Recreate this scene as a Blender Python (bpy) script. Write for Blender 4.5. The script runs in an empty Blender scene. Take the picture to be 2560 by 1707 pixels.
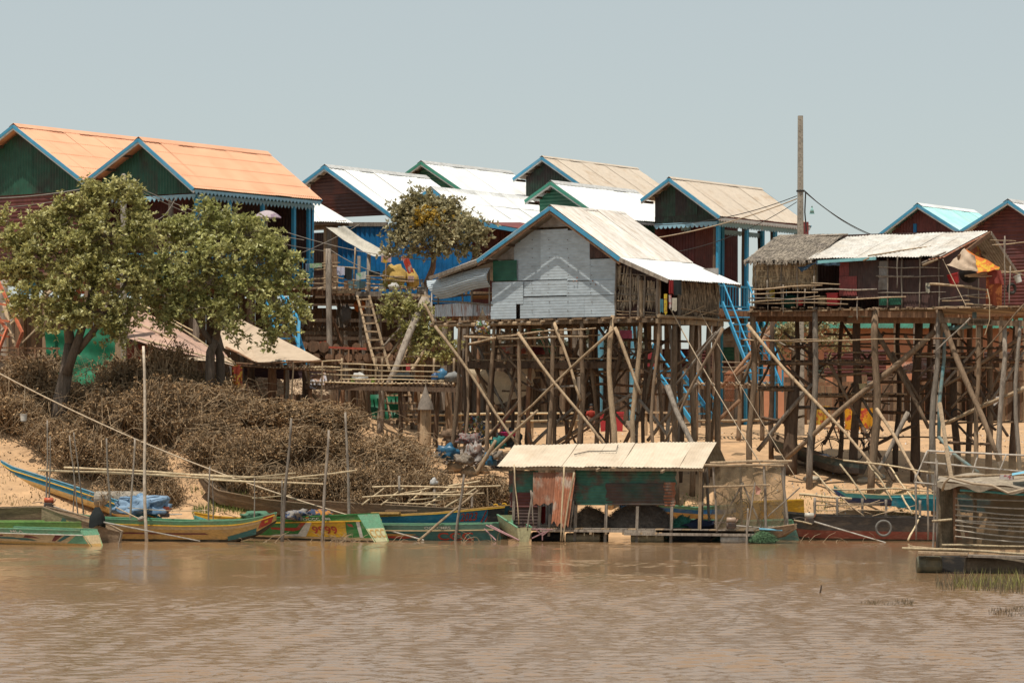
import bpy, math, random
import numpy as np
from mathutils import Vector, Matrix, noise as mn
# ---------------------------------------------------------------- camera, sky, sun, exposure
F, CX, HY, H = 7467.0, 1280.0, 1040.0, 3.53      # focal length and horizon in photo pixels, eye height in metres
scene = bpy.context.scene
C = scene.collection
cam = bpy.data.cameras.new('camera'); cam.lens = 105.0; cam.sensor_width = 36.0
cam.shift_y = (HY-853.5)/2560; cam.clip_start = 1; cam.clip_end = 8000
camo = bpy.data.objects.new('camera', cam); C.objects.link(camo)
camo.location = (0, 0, H); camo.rotation_euler = (math.pi/2, 0, 0)
scene.camera = camo
SUN_EL, SUN_AZ = math.radians(72), math.radians(208)     # azimuth clockwise from +Y
world = bpy.data.worlds.new('World'); scene.world = world; world.use_nodes = True
wn = world.node_tree.nodes; wl = world.node_tree.links
bg = wn['Background']; bg.inputs['Strength'].default_value = 0.09
sky = wn.new('ShaderNodeTexSky'); sky.sky_type = 'NISHITA'; sky.sun_disc = False
sky.sun_elevation = SUN_EL; sky.sun_rotation = SUN_AZ
sky.altitude = 0; sky.air_density = 1.0; sky.dust_density = 0.35; sky.ozone_density = 2.0
hz = wn.new('ShaderNodeMix'); hz.data_type = 'RGBA'; hz.inputs[0].default_value = 0.68     # thin even haze over the whole sky
hz.inputs[7].default_value = (6.75, 7.3, 7.0, 1)
wl.new(sky.outputs[0], hz.inputs[6]); wl.new(hz.outputs[2], bg.inputs[0])
sd = bpy.data.lights.new('sun', 'SUN'); sd.energy = 4.3; sd.angle = math.radians(0.55); sd.color = (1.0, 0.93, 0.82)
suno = bpy.data.objects.new('sun', sd); C.objects.link(suno); suno.location = (-20, 20, 60)
tosun = Vector((math.sin(SUN_AZ)*math.cos(SUN_EL), math.cos(SUN_AZ)*math.cos(SUN_EL), math.sin(SUN_EL)))
suno.rotation_euler = tosun.to_track_quat('Z', 'Y').to_euler()
vs = scene.view_settings; vs.view_transform = 'Standard'; vs.look = 'None'; vs.exposure = 0.0; vs.gamma = 1.0
vs.use_curve_mapping = False
scene.render.engine = 'CYCLES'
scene.cycles.max_bounces = 6; scene.cycles.transparent_max_bounces = 12
# ---------------------------------------------------------------- helpers
R = random.Random(11); NR = np.random.RandomState(5)
U = R.uniform
def P(px, py, Y): return Vector(((px-CX)*Y/F, Y, H-(py-HY)*Y/F))
def lerp(a, b, t): return a+(b-a)*t
def sm(a, b, x):
    t = min(1, max(0, (x-a)/(b-a))); return t*t*(3-2*t)
class MB:
    def __init__(s): s.v = []; s.f = []; s.m = []
    def add(s, vs, fs, mi=0):
        o = len(s.v); s.v += [tuple(v) for v in vs]; s.f += [tuple(i+o for i in f) for f in fs]; s.m += [mi]*len(fs); return s
    def box(s, c, d, M=None, mi=0):
        c = Vector(c); vs = []
        for x in (-.5, .5):
            for y in (-.5, .5):
                for z in (-.5, .5):
                    q = Vector((x*d[0], y*d[1], z*d[2]))
                    vs.append(c+(M @ q if M else q))
        return s.add(vs, [(0,1,3,2),(4,6,7,5),(0,4,5,1),(2,3,7,6),(0,2,6,4),(1,5,7,3)], mi)
    def bar(s, a, b, w, h, mi=0, up=(0,0,1)):            # squared timber from a to b, w across, h along up
        a = Vector(a); b = Vector(b); d = (b-a)
        if d.length < 1e-6: return s
        d.normalize(); up = Vector(up)
        r = d.cross(up)
        if r.length < 1e-3: r = d.cross(Vector((0,1,0)))
        r.normalize(); u = r.cross(d); r *= w/2; u *= h/2
        vs = [p+i*r+j*u for p in (a, b) for i, j in ((-1,-1),(1,-1),(1,1),(-1,1))]
        return s.add(vs, [(3,2,1,0),(4,5,6,7),(0,1,5,4),(1,2,6,5),(2,3,7,6),(3,0,4,7)], mi)
    def tube(s, pts, rad, n=6, mi=0, close=False):
        pts = [Vector(p) for p in pts]; k = len(pts)
        if not hasattr(rad, '__len__'): rad = [rad]*k
        rings = []; ref = None
        for i in range(k):
            if close: d = pts[(i+1) % k]-pts[i-1]
            else: d = pts[min(i+1, k-1)]-pts[max(i-1, 0)]
            d = d.normalized() if d.length > 1e-9 else Vector((0,0,1))
            if ref is None:
                ref = d.cross(Vector((.31,.95,.05)))
                if ref.length < .1: ref = d.cross(Vector((1,0,0)))
            r = (ref-d*ref.dot(d)).normalized(); ref = r; u = d.cross(r)
            rings += [pts[i]+(r*math.cos(6.2832*j/n)+u*math.sin(6.2832*j/n))*rad[i] for j in range(n)]
        fs = []
        for i in range(k if close else k-1):
            a = i*n; b = ((i+1) % k)*n
            fs += [(a+j, a+(j+1) % n, b+(j+1) % n, b+j) for j in range(n)]
        if not close: fs += [tuple(range(n))[::-1], tuple((k-1)*n+j for j in range(n))]
        return s.add(rings, fs, mi)
    def pole(s, a, b, r0, r1=None, wob=.03, n=6, k=6, mi=0, knob=.10):   # crooked natural pole
        a = Vector(a); b = Vector(b); r1 = r0*.75 if r1 is None else r1
        L = (b-a).length; d = (b-a).normalized(); x = d.cross(Vector((.2,.9,.3))).normalized(); y = d.cross(x)
        p1, p2 = U(0, 6.28), U(0, 6.28); w = wob*L/3
        pts = []; rad = []
        for i in range(k+1):
            t = i/k; e = math.sin(math.pi*t)
            pts.append(a+(b-a)*t+(x*math.sin(p1+t*5)+y*math.sin(p2+t*4.1))*w*e+x*U(-.2,.2)*w)
            rad.append(lerp(r0, r1, t)*(1+U(-knob, knob)))
        return s.tube(pts, rad, n, mi)
    def lathe(s, prof, n=12, o=(0,0,0), M=None, mi=0, caps=True):
        o = Vector(o); vs = []
        for r, z in prof:
            for j in range(n):
                q = Vector((r*math.cos(6.2832*j/n), r*math.sin(6.2832*j/n), z)); vs.append(o+(M @ q if M else q))
        fs = []
        for i in range(len(prof)-1):
            fs += [(i*n+j, i*n+(j+1) % n, (i+1)*n+(j+1) % n, (i+1)*n+j) for j in range(n)]
        if caps: fs += [tuple(range(n))[::-1], tuple((len(prof)-1)*n+j for j in range(n))]
        return s.add(vs, fs, mi)
    def grid(s, fn, nu, nv, mi=0):                        # fn(u,v) -> point
        vs = [fn(i/nu, j/nv) for j in range(nv+1) for i in range(nu+1)]
        fs = [(j*(nu+1)+i, j*(nu+1)+i+1, (j+1)*(nu+1)+i+1, (j+1)*(nu+1)+i) for j in range(nv) for i in range(nu)]
        return s.add(vs, fs, mi)
    def corr(s, o, A, B, N, a0, a1, lo, hi, pitch=.09, amp=.012, nb=1, seg=4, mi=0, wav=.0):
        # corrugated sheet: waves run across A from a0 to a1, sheet spans lo(a)..hi(a) along B
        o = Vector(o); A = Vector(A); B = Vector(B); N = Vector(N)
        n = max(4, int(round((a1-a0)/pitch*seg))); ph = U(0, 9)
        vs = []
        for j in range(nb+1):
            for i in range(n+1):
                a = lerp(a0, a1, i/n); l, h = lo(a), hi(a)
                if h < l: h = l
                b = lerp(l, h, j/nb)
                w = wav*(math.sin(ph+a*2.1+b*1.3)+.6*math.sin(ph*2+b*3.7-a)) if wav else 0
                vs.append(o+A*a+B*b+N*(amp*math.sin(6.2832*(a-a0)/pitch)+w))
        fs = [(j*(n+1)+i, j*(n+1)+i+1, (j+1)*(n+1)+i+1, (j+1)*(n+1)+i) for j in range(nb) for i in range(n)]
        return s.add(vs, fs, mi)
def mkmesh(name, mb, mats, off=None, inv=None, smooth=False):
    me = bpy.data.meshes.new(name)
    v = mb.v
    if inv is not None: v = [tuple(inv @ Vector(q)) for q in v]
    elif off is not None: v = [(q[0]-off[0], q[1]-off[1], q[2]-off[2]) for q in v]
    me.from_pydata(v, [], mb.f)
    for m in (mats if isinstance(mats, (list, tuple)) else [mats]): me.materials.append(m)
    if any(mb.m): me.polygons.foreach_set('material_index', mb.m)
    if smooth: me.polygons.foreach_set('use_smooth', [True]*len(me.polygons))
    me.update(); return me
def link(name, me, parent=None, loc=(0,0,0), rot=(0,0,0)):
    o = bpy.data.objects.new(name, me); C.objects.link(o); o.location = loc; o.rotation_euler = rot
    if parent is not None: o.parent = parent
    return o
def tag(o, label=None, cat=None, group=None, kind=None):
    if label: o['label'] = label
    if cat: o['category'] = cat
    if group: o['group'] = group
    if kind: o['kind'] = kind
    return o
class Thing:                                              # an Empty at the thing's base that parents its parts
    def __init__(s, name, label, cat, loc=(0,0,0), yaw=0, group=None, kind=None, M=None):
        s.o = link(name, None)
        s.M = M if M is not None else Matrix.Translation(Vector(loc)) @ Matrix.Rotation(yaw, 4, 'Z')
        s.o.matrix_world = s.M; s.inv = s.M.inverted()
        tag(s.o, label, cat, group, kind)
    def l(s, p): return s.inv @ Vector(p)
    def w(s, p): return s.M @ Vector(p)
    def hit(s, px, py, axis, val):                        # sight line of a photo pixel meets the plane local[axis]=val
        o = s.inv @ Vector((0, 0, H)); q = s.inv @ P(px, py, 100.0); d = q-o
        return o+d*((val-o[axis])/d[axis])
    def part(s, name, mb, mat, parent=None, world=False, smooth=False, label=None, kind=None):
        me = mkmesh(name, mb, mat, inv=s.inv if world else None, smooth=smooth)
        o = link(name, me, parent or s.o)
        if label: o['label'] = label
        if kind: o['kind'] = kind
        return o
    def inst(s, name, me, loc=(0,0,0), rot=(0,0,0), parent=None): return link(name, me, parent or s.o, loc, rot)
def single(name, mb, mat, label, cat, group=None, smooth=False, kind=None):   # a thing that is one mesh, world coordinates given
    v = np.array(mb.v); b = (float(v[:,0].mean()), float(v[:,1].mean()), float(v[:,2].min()))
    return tag(link(name, mkmesh(name, mb, mat, off=b, smooth=smooth), None, b), label, cat, group, kind)
# ---------------------------------------------------------------- materials
MATS = {}
def mat(name, col, col2=None, rough=.8, scale=2.5, stretch=(1,1,1), var=.22, thr=(.45,.7), metal=0.0, bump=0.0, bscale=30, rnd=.18, spec=.3, island=0.0, alpha=1.0, trans=0.0, detail=6):
    if name in MATS: return MATS[name]
    m = bpy.data.materials.new(name); m.use_nodes = True; nt = m.node_tree; N = nt.nodes; L = nt.links
    b = N['Principled BSDF']; b.inputs['Roughness'].default_value = rough; b.inputs['Metallic'].default_value = metal
    b.inputs['Specular IOR Level'].default_value = spec
    tc = N.new('ShaderNodeTexCoord'); mp = N.new('ShaderNodeMapping'); mp.inputs['Scale'].default_value = stretch
    oi = N.new('ShaderNodeObjectInfo'); L.new(tc.outputs['Object'], mp.inputs['Vector'])
    va = N.new('ShaderNodeVectorMath'); va.operation = 'ADD'; vm = N.new('ShaderNodeVectorMath'); vm.operation = 'SCALE'
    vm.inputs[0].default_value = (13.1, 7.7, 3.3); L.new(oi.outputs['Random'], vm.inputs['Scale'])
    L.new(mp.outputs[0], va.inputs[0]); L.new(vm.outputs[0], va.inputs[1])
    n1 = N.new('ShaderNodeTexNoise'); n1.inputs['Scale'].default_value = scale; n1.inputs['Detail'].default_value = detail
    n1.inputs['Roughness'].default_value = .65; L.new(va.outputs[0], n1.inputs['Vector'])
    n2 = N.new('ShaderNodeTexNoise'); n2.inputs['Scale'].default_value = scale*4.3; n2.inputs['Detail'].default_value = 4
    L.new(va.outputs[0], n2.inputs['Vector'])
    mr = N.new('ShaderNodeMapRange'); mr.inputs['From Min'].default_value = .3; mr.inputs['From Max'].default_value = .7
    mr.inputs['To Min'].default_value = 1-var; mr.inputs['To Max'].default_value = 1+var; L.new(n2.outputs['Fac'], mr.inputs['Value'])
    mx = N.new('ShaderNodeMix'); mx.data_type = 'RGBA'
    mx.inputs[6].default_value = (*col, 1); mx.inputs[7].default_value = (*(col2 or col), 1)
    rg = N.new('ShaderNodeMapRange'); rg.inputs['From Min'].default_value = thr[0]; rg.inputs['From Max'].default_value = thr[1]
    L.new(n1.outputs['Fac'], rg.inputs['Value']); L.new(rg.outputs[0], mx.inputs[0])
    ro = N.new('ShaderNodeMapRange'); ro.inputs['To Min'].default_value = 1-rnd; ro.inputs['To Max'].default_value = 1+rnd
    L.new(oi.outputs['Random'], ro.inputs['Value'])
    mu = N.new('ShaderNodeMath'); mu.operation = 'MULTIPLY'; L.new(mr.outputs[0], mu.inputs[0]); L.new(ro.outputs[0], mu.inputs[1])
    last = mu
    if island:
        ge = N.new('ShaderNodeNewGeometry'); ri = N.new('ShaderNodeMapRange')
        ri.inputs['To Min'].default_value = 1-island; ri.inputs['To Max'].default_value = 1+island
        L.new(ge.outputs['Random Per Island'], ri.inputs['Value'])
        m2 = N.new('ShaderNodeMath'); m2.operation = 'MULTIPLY'; L.new(mu.outputs[0], m2.inputs[0]); L.new(ri.outputs[0], m2.inputs[1]); last = m2
    sc = N.new('ShaderNodeVectorMath'); sc.operation = 'SCALE'; L.new(mx.outputs[2], sc.inputs[0]); L.new(last.outputs[0], sc.inputs['Scale'])
    L.new(sc.outputs[0], b.inputs['Base Color'])
    if bump:
        n3 = N.new('ShaderNodeTexNoise'); n3.inputs['Scale'].default_value = bscale; n3.inputs['Detail'].default_value = 4
        L.new(va.outputs[0], n3.inputs['Vector'])
        bp = N.new('ShaderNodeBump'); bp.inputs['Strength'].default_value = bump; bp.inputs['Distance'].default_value = .03
        L.new(n3.outputs['Fac'], bp.inputs['Height']); L.new(bp.outputs[0], b.inputs['Normal'])
    if trans:
        tr = N.new('ShaderNodeBsdfTranslucent'); L.new(sc.outputs[0], tr.inputs['Color'])
        ms = N.new('ShaderNodeMixShader'); ms.inputs[0].default_value = trans
        L.new(b.outputs[0], ms.inputs[1]); L.new(tr.outputs[0], ms.inputs[2]); L.new(ms.outputs[0], N['Material Output'].inputs['Surface'])
    if alpha < 1: b.inputs['Alpha'].default_value = alpha
    MATS[name] = m; return m
def wood(name, c, c2=None, **k):
    k.setdefault('scale', 3.0); k.setdefault('stretch', (3,3,.5)); k.setdefault('bump', .5); k.setdefault('rnd', .28)
    return mat(name, c, c2 or tuple(q*.5 for q in c), rough=.9, **k)
def paint(name, c, c2=None, **k):
    k.setdefault('var', .1); k.setdefault('scale', 3.0); k.setdefault('thr', (.52,.78)); k.setdefault('rnd', .08)
    return mat(name, c, c2 or tuple(q*.6+.03 for q in c), rough=k.pop('rough', .55), **k)
WOOD = wood('weathered_post', (.255,.175,.112), (.125,.082,.052))
WOODL = wood('pale_pole', (.41,.295,.185), (.23,.16,.10))
WOODG = wood('grey_timber', (.30,.25,.20), (.13,.10,.08))
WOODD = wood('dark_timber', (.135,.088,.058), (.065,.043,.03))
WOODR = wood('reddish_beam', (.27,.15,.085), (.12,.065,.04))
PLANKB = wood('brown_plank', (.25,.165,.10), (.12,.078,.05))
BAMBOO = wood('bamboo', (.55,.43,.27), (.33,.24,.15), bump=.2)
BLUE = paint('sky_blue_paint', (.04,.27,.46), (.13,.29,.38))
BLUET = paint('blue_trim_paint', (.065,.28,.44), (.22,.33,.40), scale=1.2)
GREENT = paint('green_trim_paint', (.05,.24,.17), (.15,.27,.22))
PALET = paint('pale_trim', (.62,.62,.60), (.42,.40,.37))
PALEB = paint('pale_blue_valance', (.26,.45,.55), (.36,.38,.38))
ORANGE = mat('orange_roof_sheet', (.75,.405,.245), (.67,.34,.20), rough=.5, scale=.8, var=.04, rnd=.02)
ORANGED = mat('orange_seam', (.50,.14,.06), rough=.6)
WHITER = mat('white_roof_sheet', (.80,.80,.78), (.66,.66,.64), rough=.42, scale=.7, var=.05, rnd=.05, spec=.5)
TANR = mat('dusty_roof_sheet', (.54,.455,.365), (.44,.33,.23), rough=.75, scale=1.6, var=.08, rnd=.025, thr=(.52,.74))
TURQR = mat('turquoise_roof_sheet', (.36,.66,.64), (.50,.70,.68), rough=.5, scale=.8, var=.06, rnd=.05)
STREAKR = mat('streaked_roof_sheet', (.66,.61,.55), (.45,.36,.28), rough=.6, scale=1.3, stretch=(1,6,1), var=.1, rnd=.15)
CAPG = mat('grey_ridge_cap', (.52,.51,.49), (.42,.40,.37), rough=.5, rnd=.05)
GREENW = mat('dark_green_sheet', (.022,.085,.055), (.045,.038,.03), rough=.5, scale=.7, thr=(.48,.66), rnd=.1)
GREENH = mat('green_siding', (.03,.135,.085), (.028,.09,.06), rough=.5, scale=.7, rnd=.08)
GREENB = mat('weathered_green_sheet', (.028,.07,.045), (.04,.03,.026), rough=.55, scale=.9, thr=(.34,.56), rnd=.1)
MAROON = mat('maroon_sheet', (.12,.035,.03), (.065,.028,.026), rough=.55, scale=1.0, rnd=.12)
MAROONF = mat('faded_maroon_siding', (.095,.045,.038), (.21,.06,.035), rough=.6, scale=.55, thr=(.5,.7), rnd=.08)
SILVER = mat('galvanised_sheet', (.45,.51,.55), (.38,.42,.44), rough=.45, scale=1.1, stretch=(1,1,2.5), metal=.15, rnd=.12, var=.14, spec=.5)
SILVERD = mat('dull_galvanised_sheet', (.34,.32,.30), (.22,.17,.13), rough=.6, scale=1.5, metal=.15, rnd=.15)
RUST = mat('rusty_sheet', (.30,.115,.06), (.36,.27,.21), rough=.8, scale=2.2, stretch=(2,2,.8), rnd=.15, thr=(.5,.62))
RUSTS = mat('rust_streaked_sheet', (.42,.44,.46), (.27,.11,.065), rough=.6, scale=3, stretch=(3,3,.5), thr=(.5,.62), metal=.15)
BLUEW = mat('blue_wall_sheet', (.008,.115,.30), (.012,.13,.26), rough=.45, scale=.8, rnd=.08)
BROWNW = mat('dark_brown_sheet', (.085,.045,.038), (.06,.045,.04), rough=.7, scale=1.8, stretch=(1,1,.6), rnd=.22)
REDW = mat('red_painted_sheet', (.22,.05,.045), (.14,.045,.04), rough=.6, rnd=.2)
THATCH = mat('palm_thatch', (.31,.24,.165), (.16,.125,.095), rough=.95, scale=3, island=.4, rnd=.1)
THATCHR = mat('old_roof_thatch', (.27,.225,.175), (.15,.125,.105), rough=.95, scale=2, island=.4, rnd=.1)
CONC = mat('concrete', (.36,.315,.255), (.25,.215,.175), rough=.9, scale=3, bump=.3)
CLOTHM = {}
def cloth(n, c, c2=None, sc=3): return mat('cloth_'+n, c, c2 or tuple(q*.75 for q in c), rough=.9, scale=sc, thr=(.5,.56) if c2 else (.4,.8), var=.1, rnd=.04, trans=.2)
def plastic(n, c): return mat('plastic_'+n, c, tuple(q*.6+.04 for q in c), rough=.4, var=.08, rnd=.05, spec=.4)
ROPE = mat('rope', (.40,.31,.215), rough=.95)
WIRE = mat('dark_wire', (.035,.032,.03), rough=.7)
TIRE = mat('tyre_rubber', (.03,.028,.026), (.07,.06,.05), rough=.85)
NETM = mat('brown_net', (.17,.125,.08), (.10,.075,.05), rough=.95, scale=5)
# ---------------------------------------------------------------- the setting: ground, water
def interp(x, pts):
    if x <= pts[0][0]: return pts[0][1]
    for (a, u), (b, v) in zip(pts, pts[1:]):
        if x <= b: return lerp(u, v, (x-a)/(b-a))
    return pts[-1][1]
PR_MID = [(-60,-3),(-6,-1.2),(0,0),(1,.38),(2,.8),(3.4,1.45),(5.6,1.95),(13,2.75),(27,3.3),(60,3.4)]
PR_LEFT = [(-60,-3),(-6,-1.2),(0,0),(1,.4),(2.6,1.1),(4,1.9),(6.2,3.1),(8.6,3.75),(15,3.95),(40,3.6),(60,3.4)]
def ground(x, y):
    d = y-86.7-.5*sm(-1,3,x)-.25*math.sin(x*.35+1)-.15*math.sin(x*.9)
    k = 1-sm(-7.0, -2.6, x)
    z = lerp(interp(d, PR_MID), interp(d, PR_LEFT), k)
    if 0 < d < 60: z += (.10*mn.noise(Vector((x*.5, y*.5, 0)))+.05*mn.noise(Vector((x*1.7, y*1.7, 3))))*min(1, d/2)
    return z
def axis(fine0, fine1, step, far0, far1):
    a = list(np.arange(fine0, fine1+1e-6, step)); w = step
    x = fine1
    while x < far1: w *= 1.5; x += w; a.append(min(x, far1))
    w = step; x = fine0
    while x > far0: w *= 1.5; x -= w; a.insert(0, max(x, far0))
    return a
xs = axis(-24, 24, .5, -3500, 3500); ys = axis(80, 128, .45, -300, 6000)
mb = MB(); nx = len(xs)
mb.v = [(x, y, ground(x, y)) for y in ys for x in xs]
mb.f = [(j*nx+i, j*nx+i+1, (j+1)*nx+i+1, (j+1)*nx+i) for j in range(len(ys)-1) for i in range(nx-1)]
mb.m = [0]*len(mb.f)
SAND = mat('sandy_ground', (.52,.325,.175), (.40,.255,.145), rough=.95, scale=.8, var=.16, thr=(.4,.7), bump=.6, bscale=9, rnd=0)
tag(link('ground', mkmesh('ground', mb, SAND, smooth=True)), 'bare orange sandy river bank and village ground', None, None, 'structure')
# water
wm = bpy.data.materials.new('muddy_river_water'); wm.use_nodes = True; nt = wm.node_tree; N = nt.nodes; L = nt.links
b = N['Principled BSDF']; b.inputs['Base Color'].default_value = (.25,.150,.077,1); b.inputs['Roughness'].default_value = .07
b.inputs['IOR'].default_value = 1.6; b.inputs['Specular IOR Level'].default_value = .5
tc = N.new('ShaderNodeTexCoord')
def wnoise(sx, sy, detail, rough=.55):
    mp = N.new('ShaderNodeMapping'); mp.inputs['Scale'].default_value = (sx, sy, 1); L.new(tc.outputs['Object'], mp.inputs[0])
    n = N.new('ShaderNodeTexNoise'); n.inputs['Scale'].default_value = 1; n.inputs['Detail'].default_value = detail
    n.inputs['Roughness'].default_value = rough; L.new(mp.outputs[0], n.inputs['Vector']); return n
n1 = wnoise(5, 9, 3); b.inputs['Roughness'].default_value = .10
sp = N.new('ShaderNodeSeparateXYZ'); L.new(tc.outputs['Object'], sp.inputs[0]); n4 = wnoise(.05, .14, 4)
wv = N.new('ShaderNodeMath'); wv.operation = 'MULTIPLY_ADD'; wv.inputs[1].default_value = 14; L.new(n4.outputs['Fac'], wv.inputs[0]); L.new(sp.outputs['Y'], wv.inputs[2])
lm_ = N.new('ShaderNodeMapRange'); lm_.interpolation_type = 'SMOOTHSTEP'; lm_.inputs['From Min'].default_value = 66; lm_.inputs['From Max'].default_value = 73
lm_.inputs['To Min'].default_value = 1.0; lm_.inputs['To Max'].default_value = .12; L.new(wv.outputs[0], lm_.inputs['Value'])
ml = N.new('ShaderNodeMath'); ml.operation = 'MULTIPLY'; L.new(n1.outputs['Fac'], ml.inputs[0]); L.new(lm_.outputs[0], ml.inputs[1])
bp = N.new('ShaderNodeBump'); bp.inputs['Strength'].default_value = 1.0; bp.inputs['Distance'].default_value = .016
L.new(ml.outputs[0], bp.inputs['Height']); L.new(bp.outputs[0], b.inputs['Normal'])
# real wavelets: calm in the lee of the bank, wind ripples in the open river
wx = np.arange(-19, 19.01, .09); wy = np.arange(36, 90.01, .07); WX, WY = np.meshgrid(wx, wy); rw = np.random.RandomState(21)
def soft(kx, ky, n, s):                                   # smooth random field in 0..1 out of a few long waves
    r_ = np.random.RandomState(s); f = sum(np.sin(r_.normal(0,kx)*WX+r_.normal(0,ky)*WY+r_.uniform(0,6.28)) for _ in range(n)); return .5+.5*np.tanh(f/n**.5)
lee = 1/(1+np.exp((WY-61-5*(soft(.25,.2,6,3)-.5)-.12*WX)/1.6)); patch = .8+.7*soft(.5,.55,9,5)*soft(.16,.3,7,8)*2
amp = (.09+.91*lee)*patch+.35*(soft(.35,.9,8,12) > .72)*(1-lee)
Z = np.zeros_like(WX); gx_ = WX+.25*np.sin(WY*.9+WX*.5)+.15*np.sin(WX*1.7-WY*.6); gy_ = WY+.3*np.sin(WX*.8+1)+.18*np.sin(WX*2.3+WY*.7)
for k in range(22):
    lam = rw.uniform(.22,.62); th = rw.normal(math.pi/2, .38); kk = 6.2832/lam; Z += lam*.0064*np.sin(kk*(math.cos(th)*gx_+math.sin(th)*gy_)+rw.uniform(0,6.28))
edge = np.clip((WX+19)/1.5,0,1)*np.clip((19-WX)/1.5,0,1)*np.clip((WY-36)/1.5,0,1)*np.clip((90-WY)/1.0,0,1)
Z *= amp*edge
nw, nh = len(wx), len(wy); idx = np.arange(nw*nh).reshape(nh,nw)
q = np.stack([idx[:-1,:-1],idx[:-1,1:],idx[1:,1:],idx[1:,:-1]],-1).reshape(-1,4)
wme = bpy.data.meshes.new('river_water'); co = np.stack([WX,WY,Z],-1).reshape(-1,3)
outer = np.array([(-1500,-300,0),(1500,-300,0),(1500,92,0),(-1500,92,0),(-19,36,0),(19,36,0),(19,90,0),(-19,90,0)]); o0 = len(co); co = np.concatenate([co,outer])
q = np.concatenate([q, np.array([(0,1,5,4),(1,2,6,5),(2,3,7,6),(3,0,4,7)])+o0])
wme.vertices.add(len(co)); wme.vertices.foreach_set('co', co.astype(np.float32).ravel()); wme.loops.add(len(q)*4); wme.loops.foreach_set('vertex_index', q.astype(np.int32).ravel())
wme.polygons.add(len(q)); wme.polygons.foreach_set('loop_start', np.arange(0,len(q)*4,4,dtype=np.int32)); wme.polygons.foreach_set('loop_total', np.full(len(q),4,dtype=np.int32)); wme.polygons.foreach_set('use_smooth', np.ones(len(q),dtype=bool))
wme.materials.append(wm); wme.update(calc_edges=True)
tag(link('river_water', wme), 'muddy brown river water with small ripples', None, None, 'structure')
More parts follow.
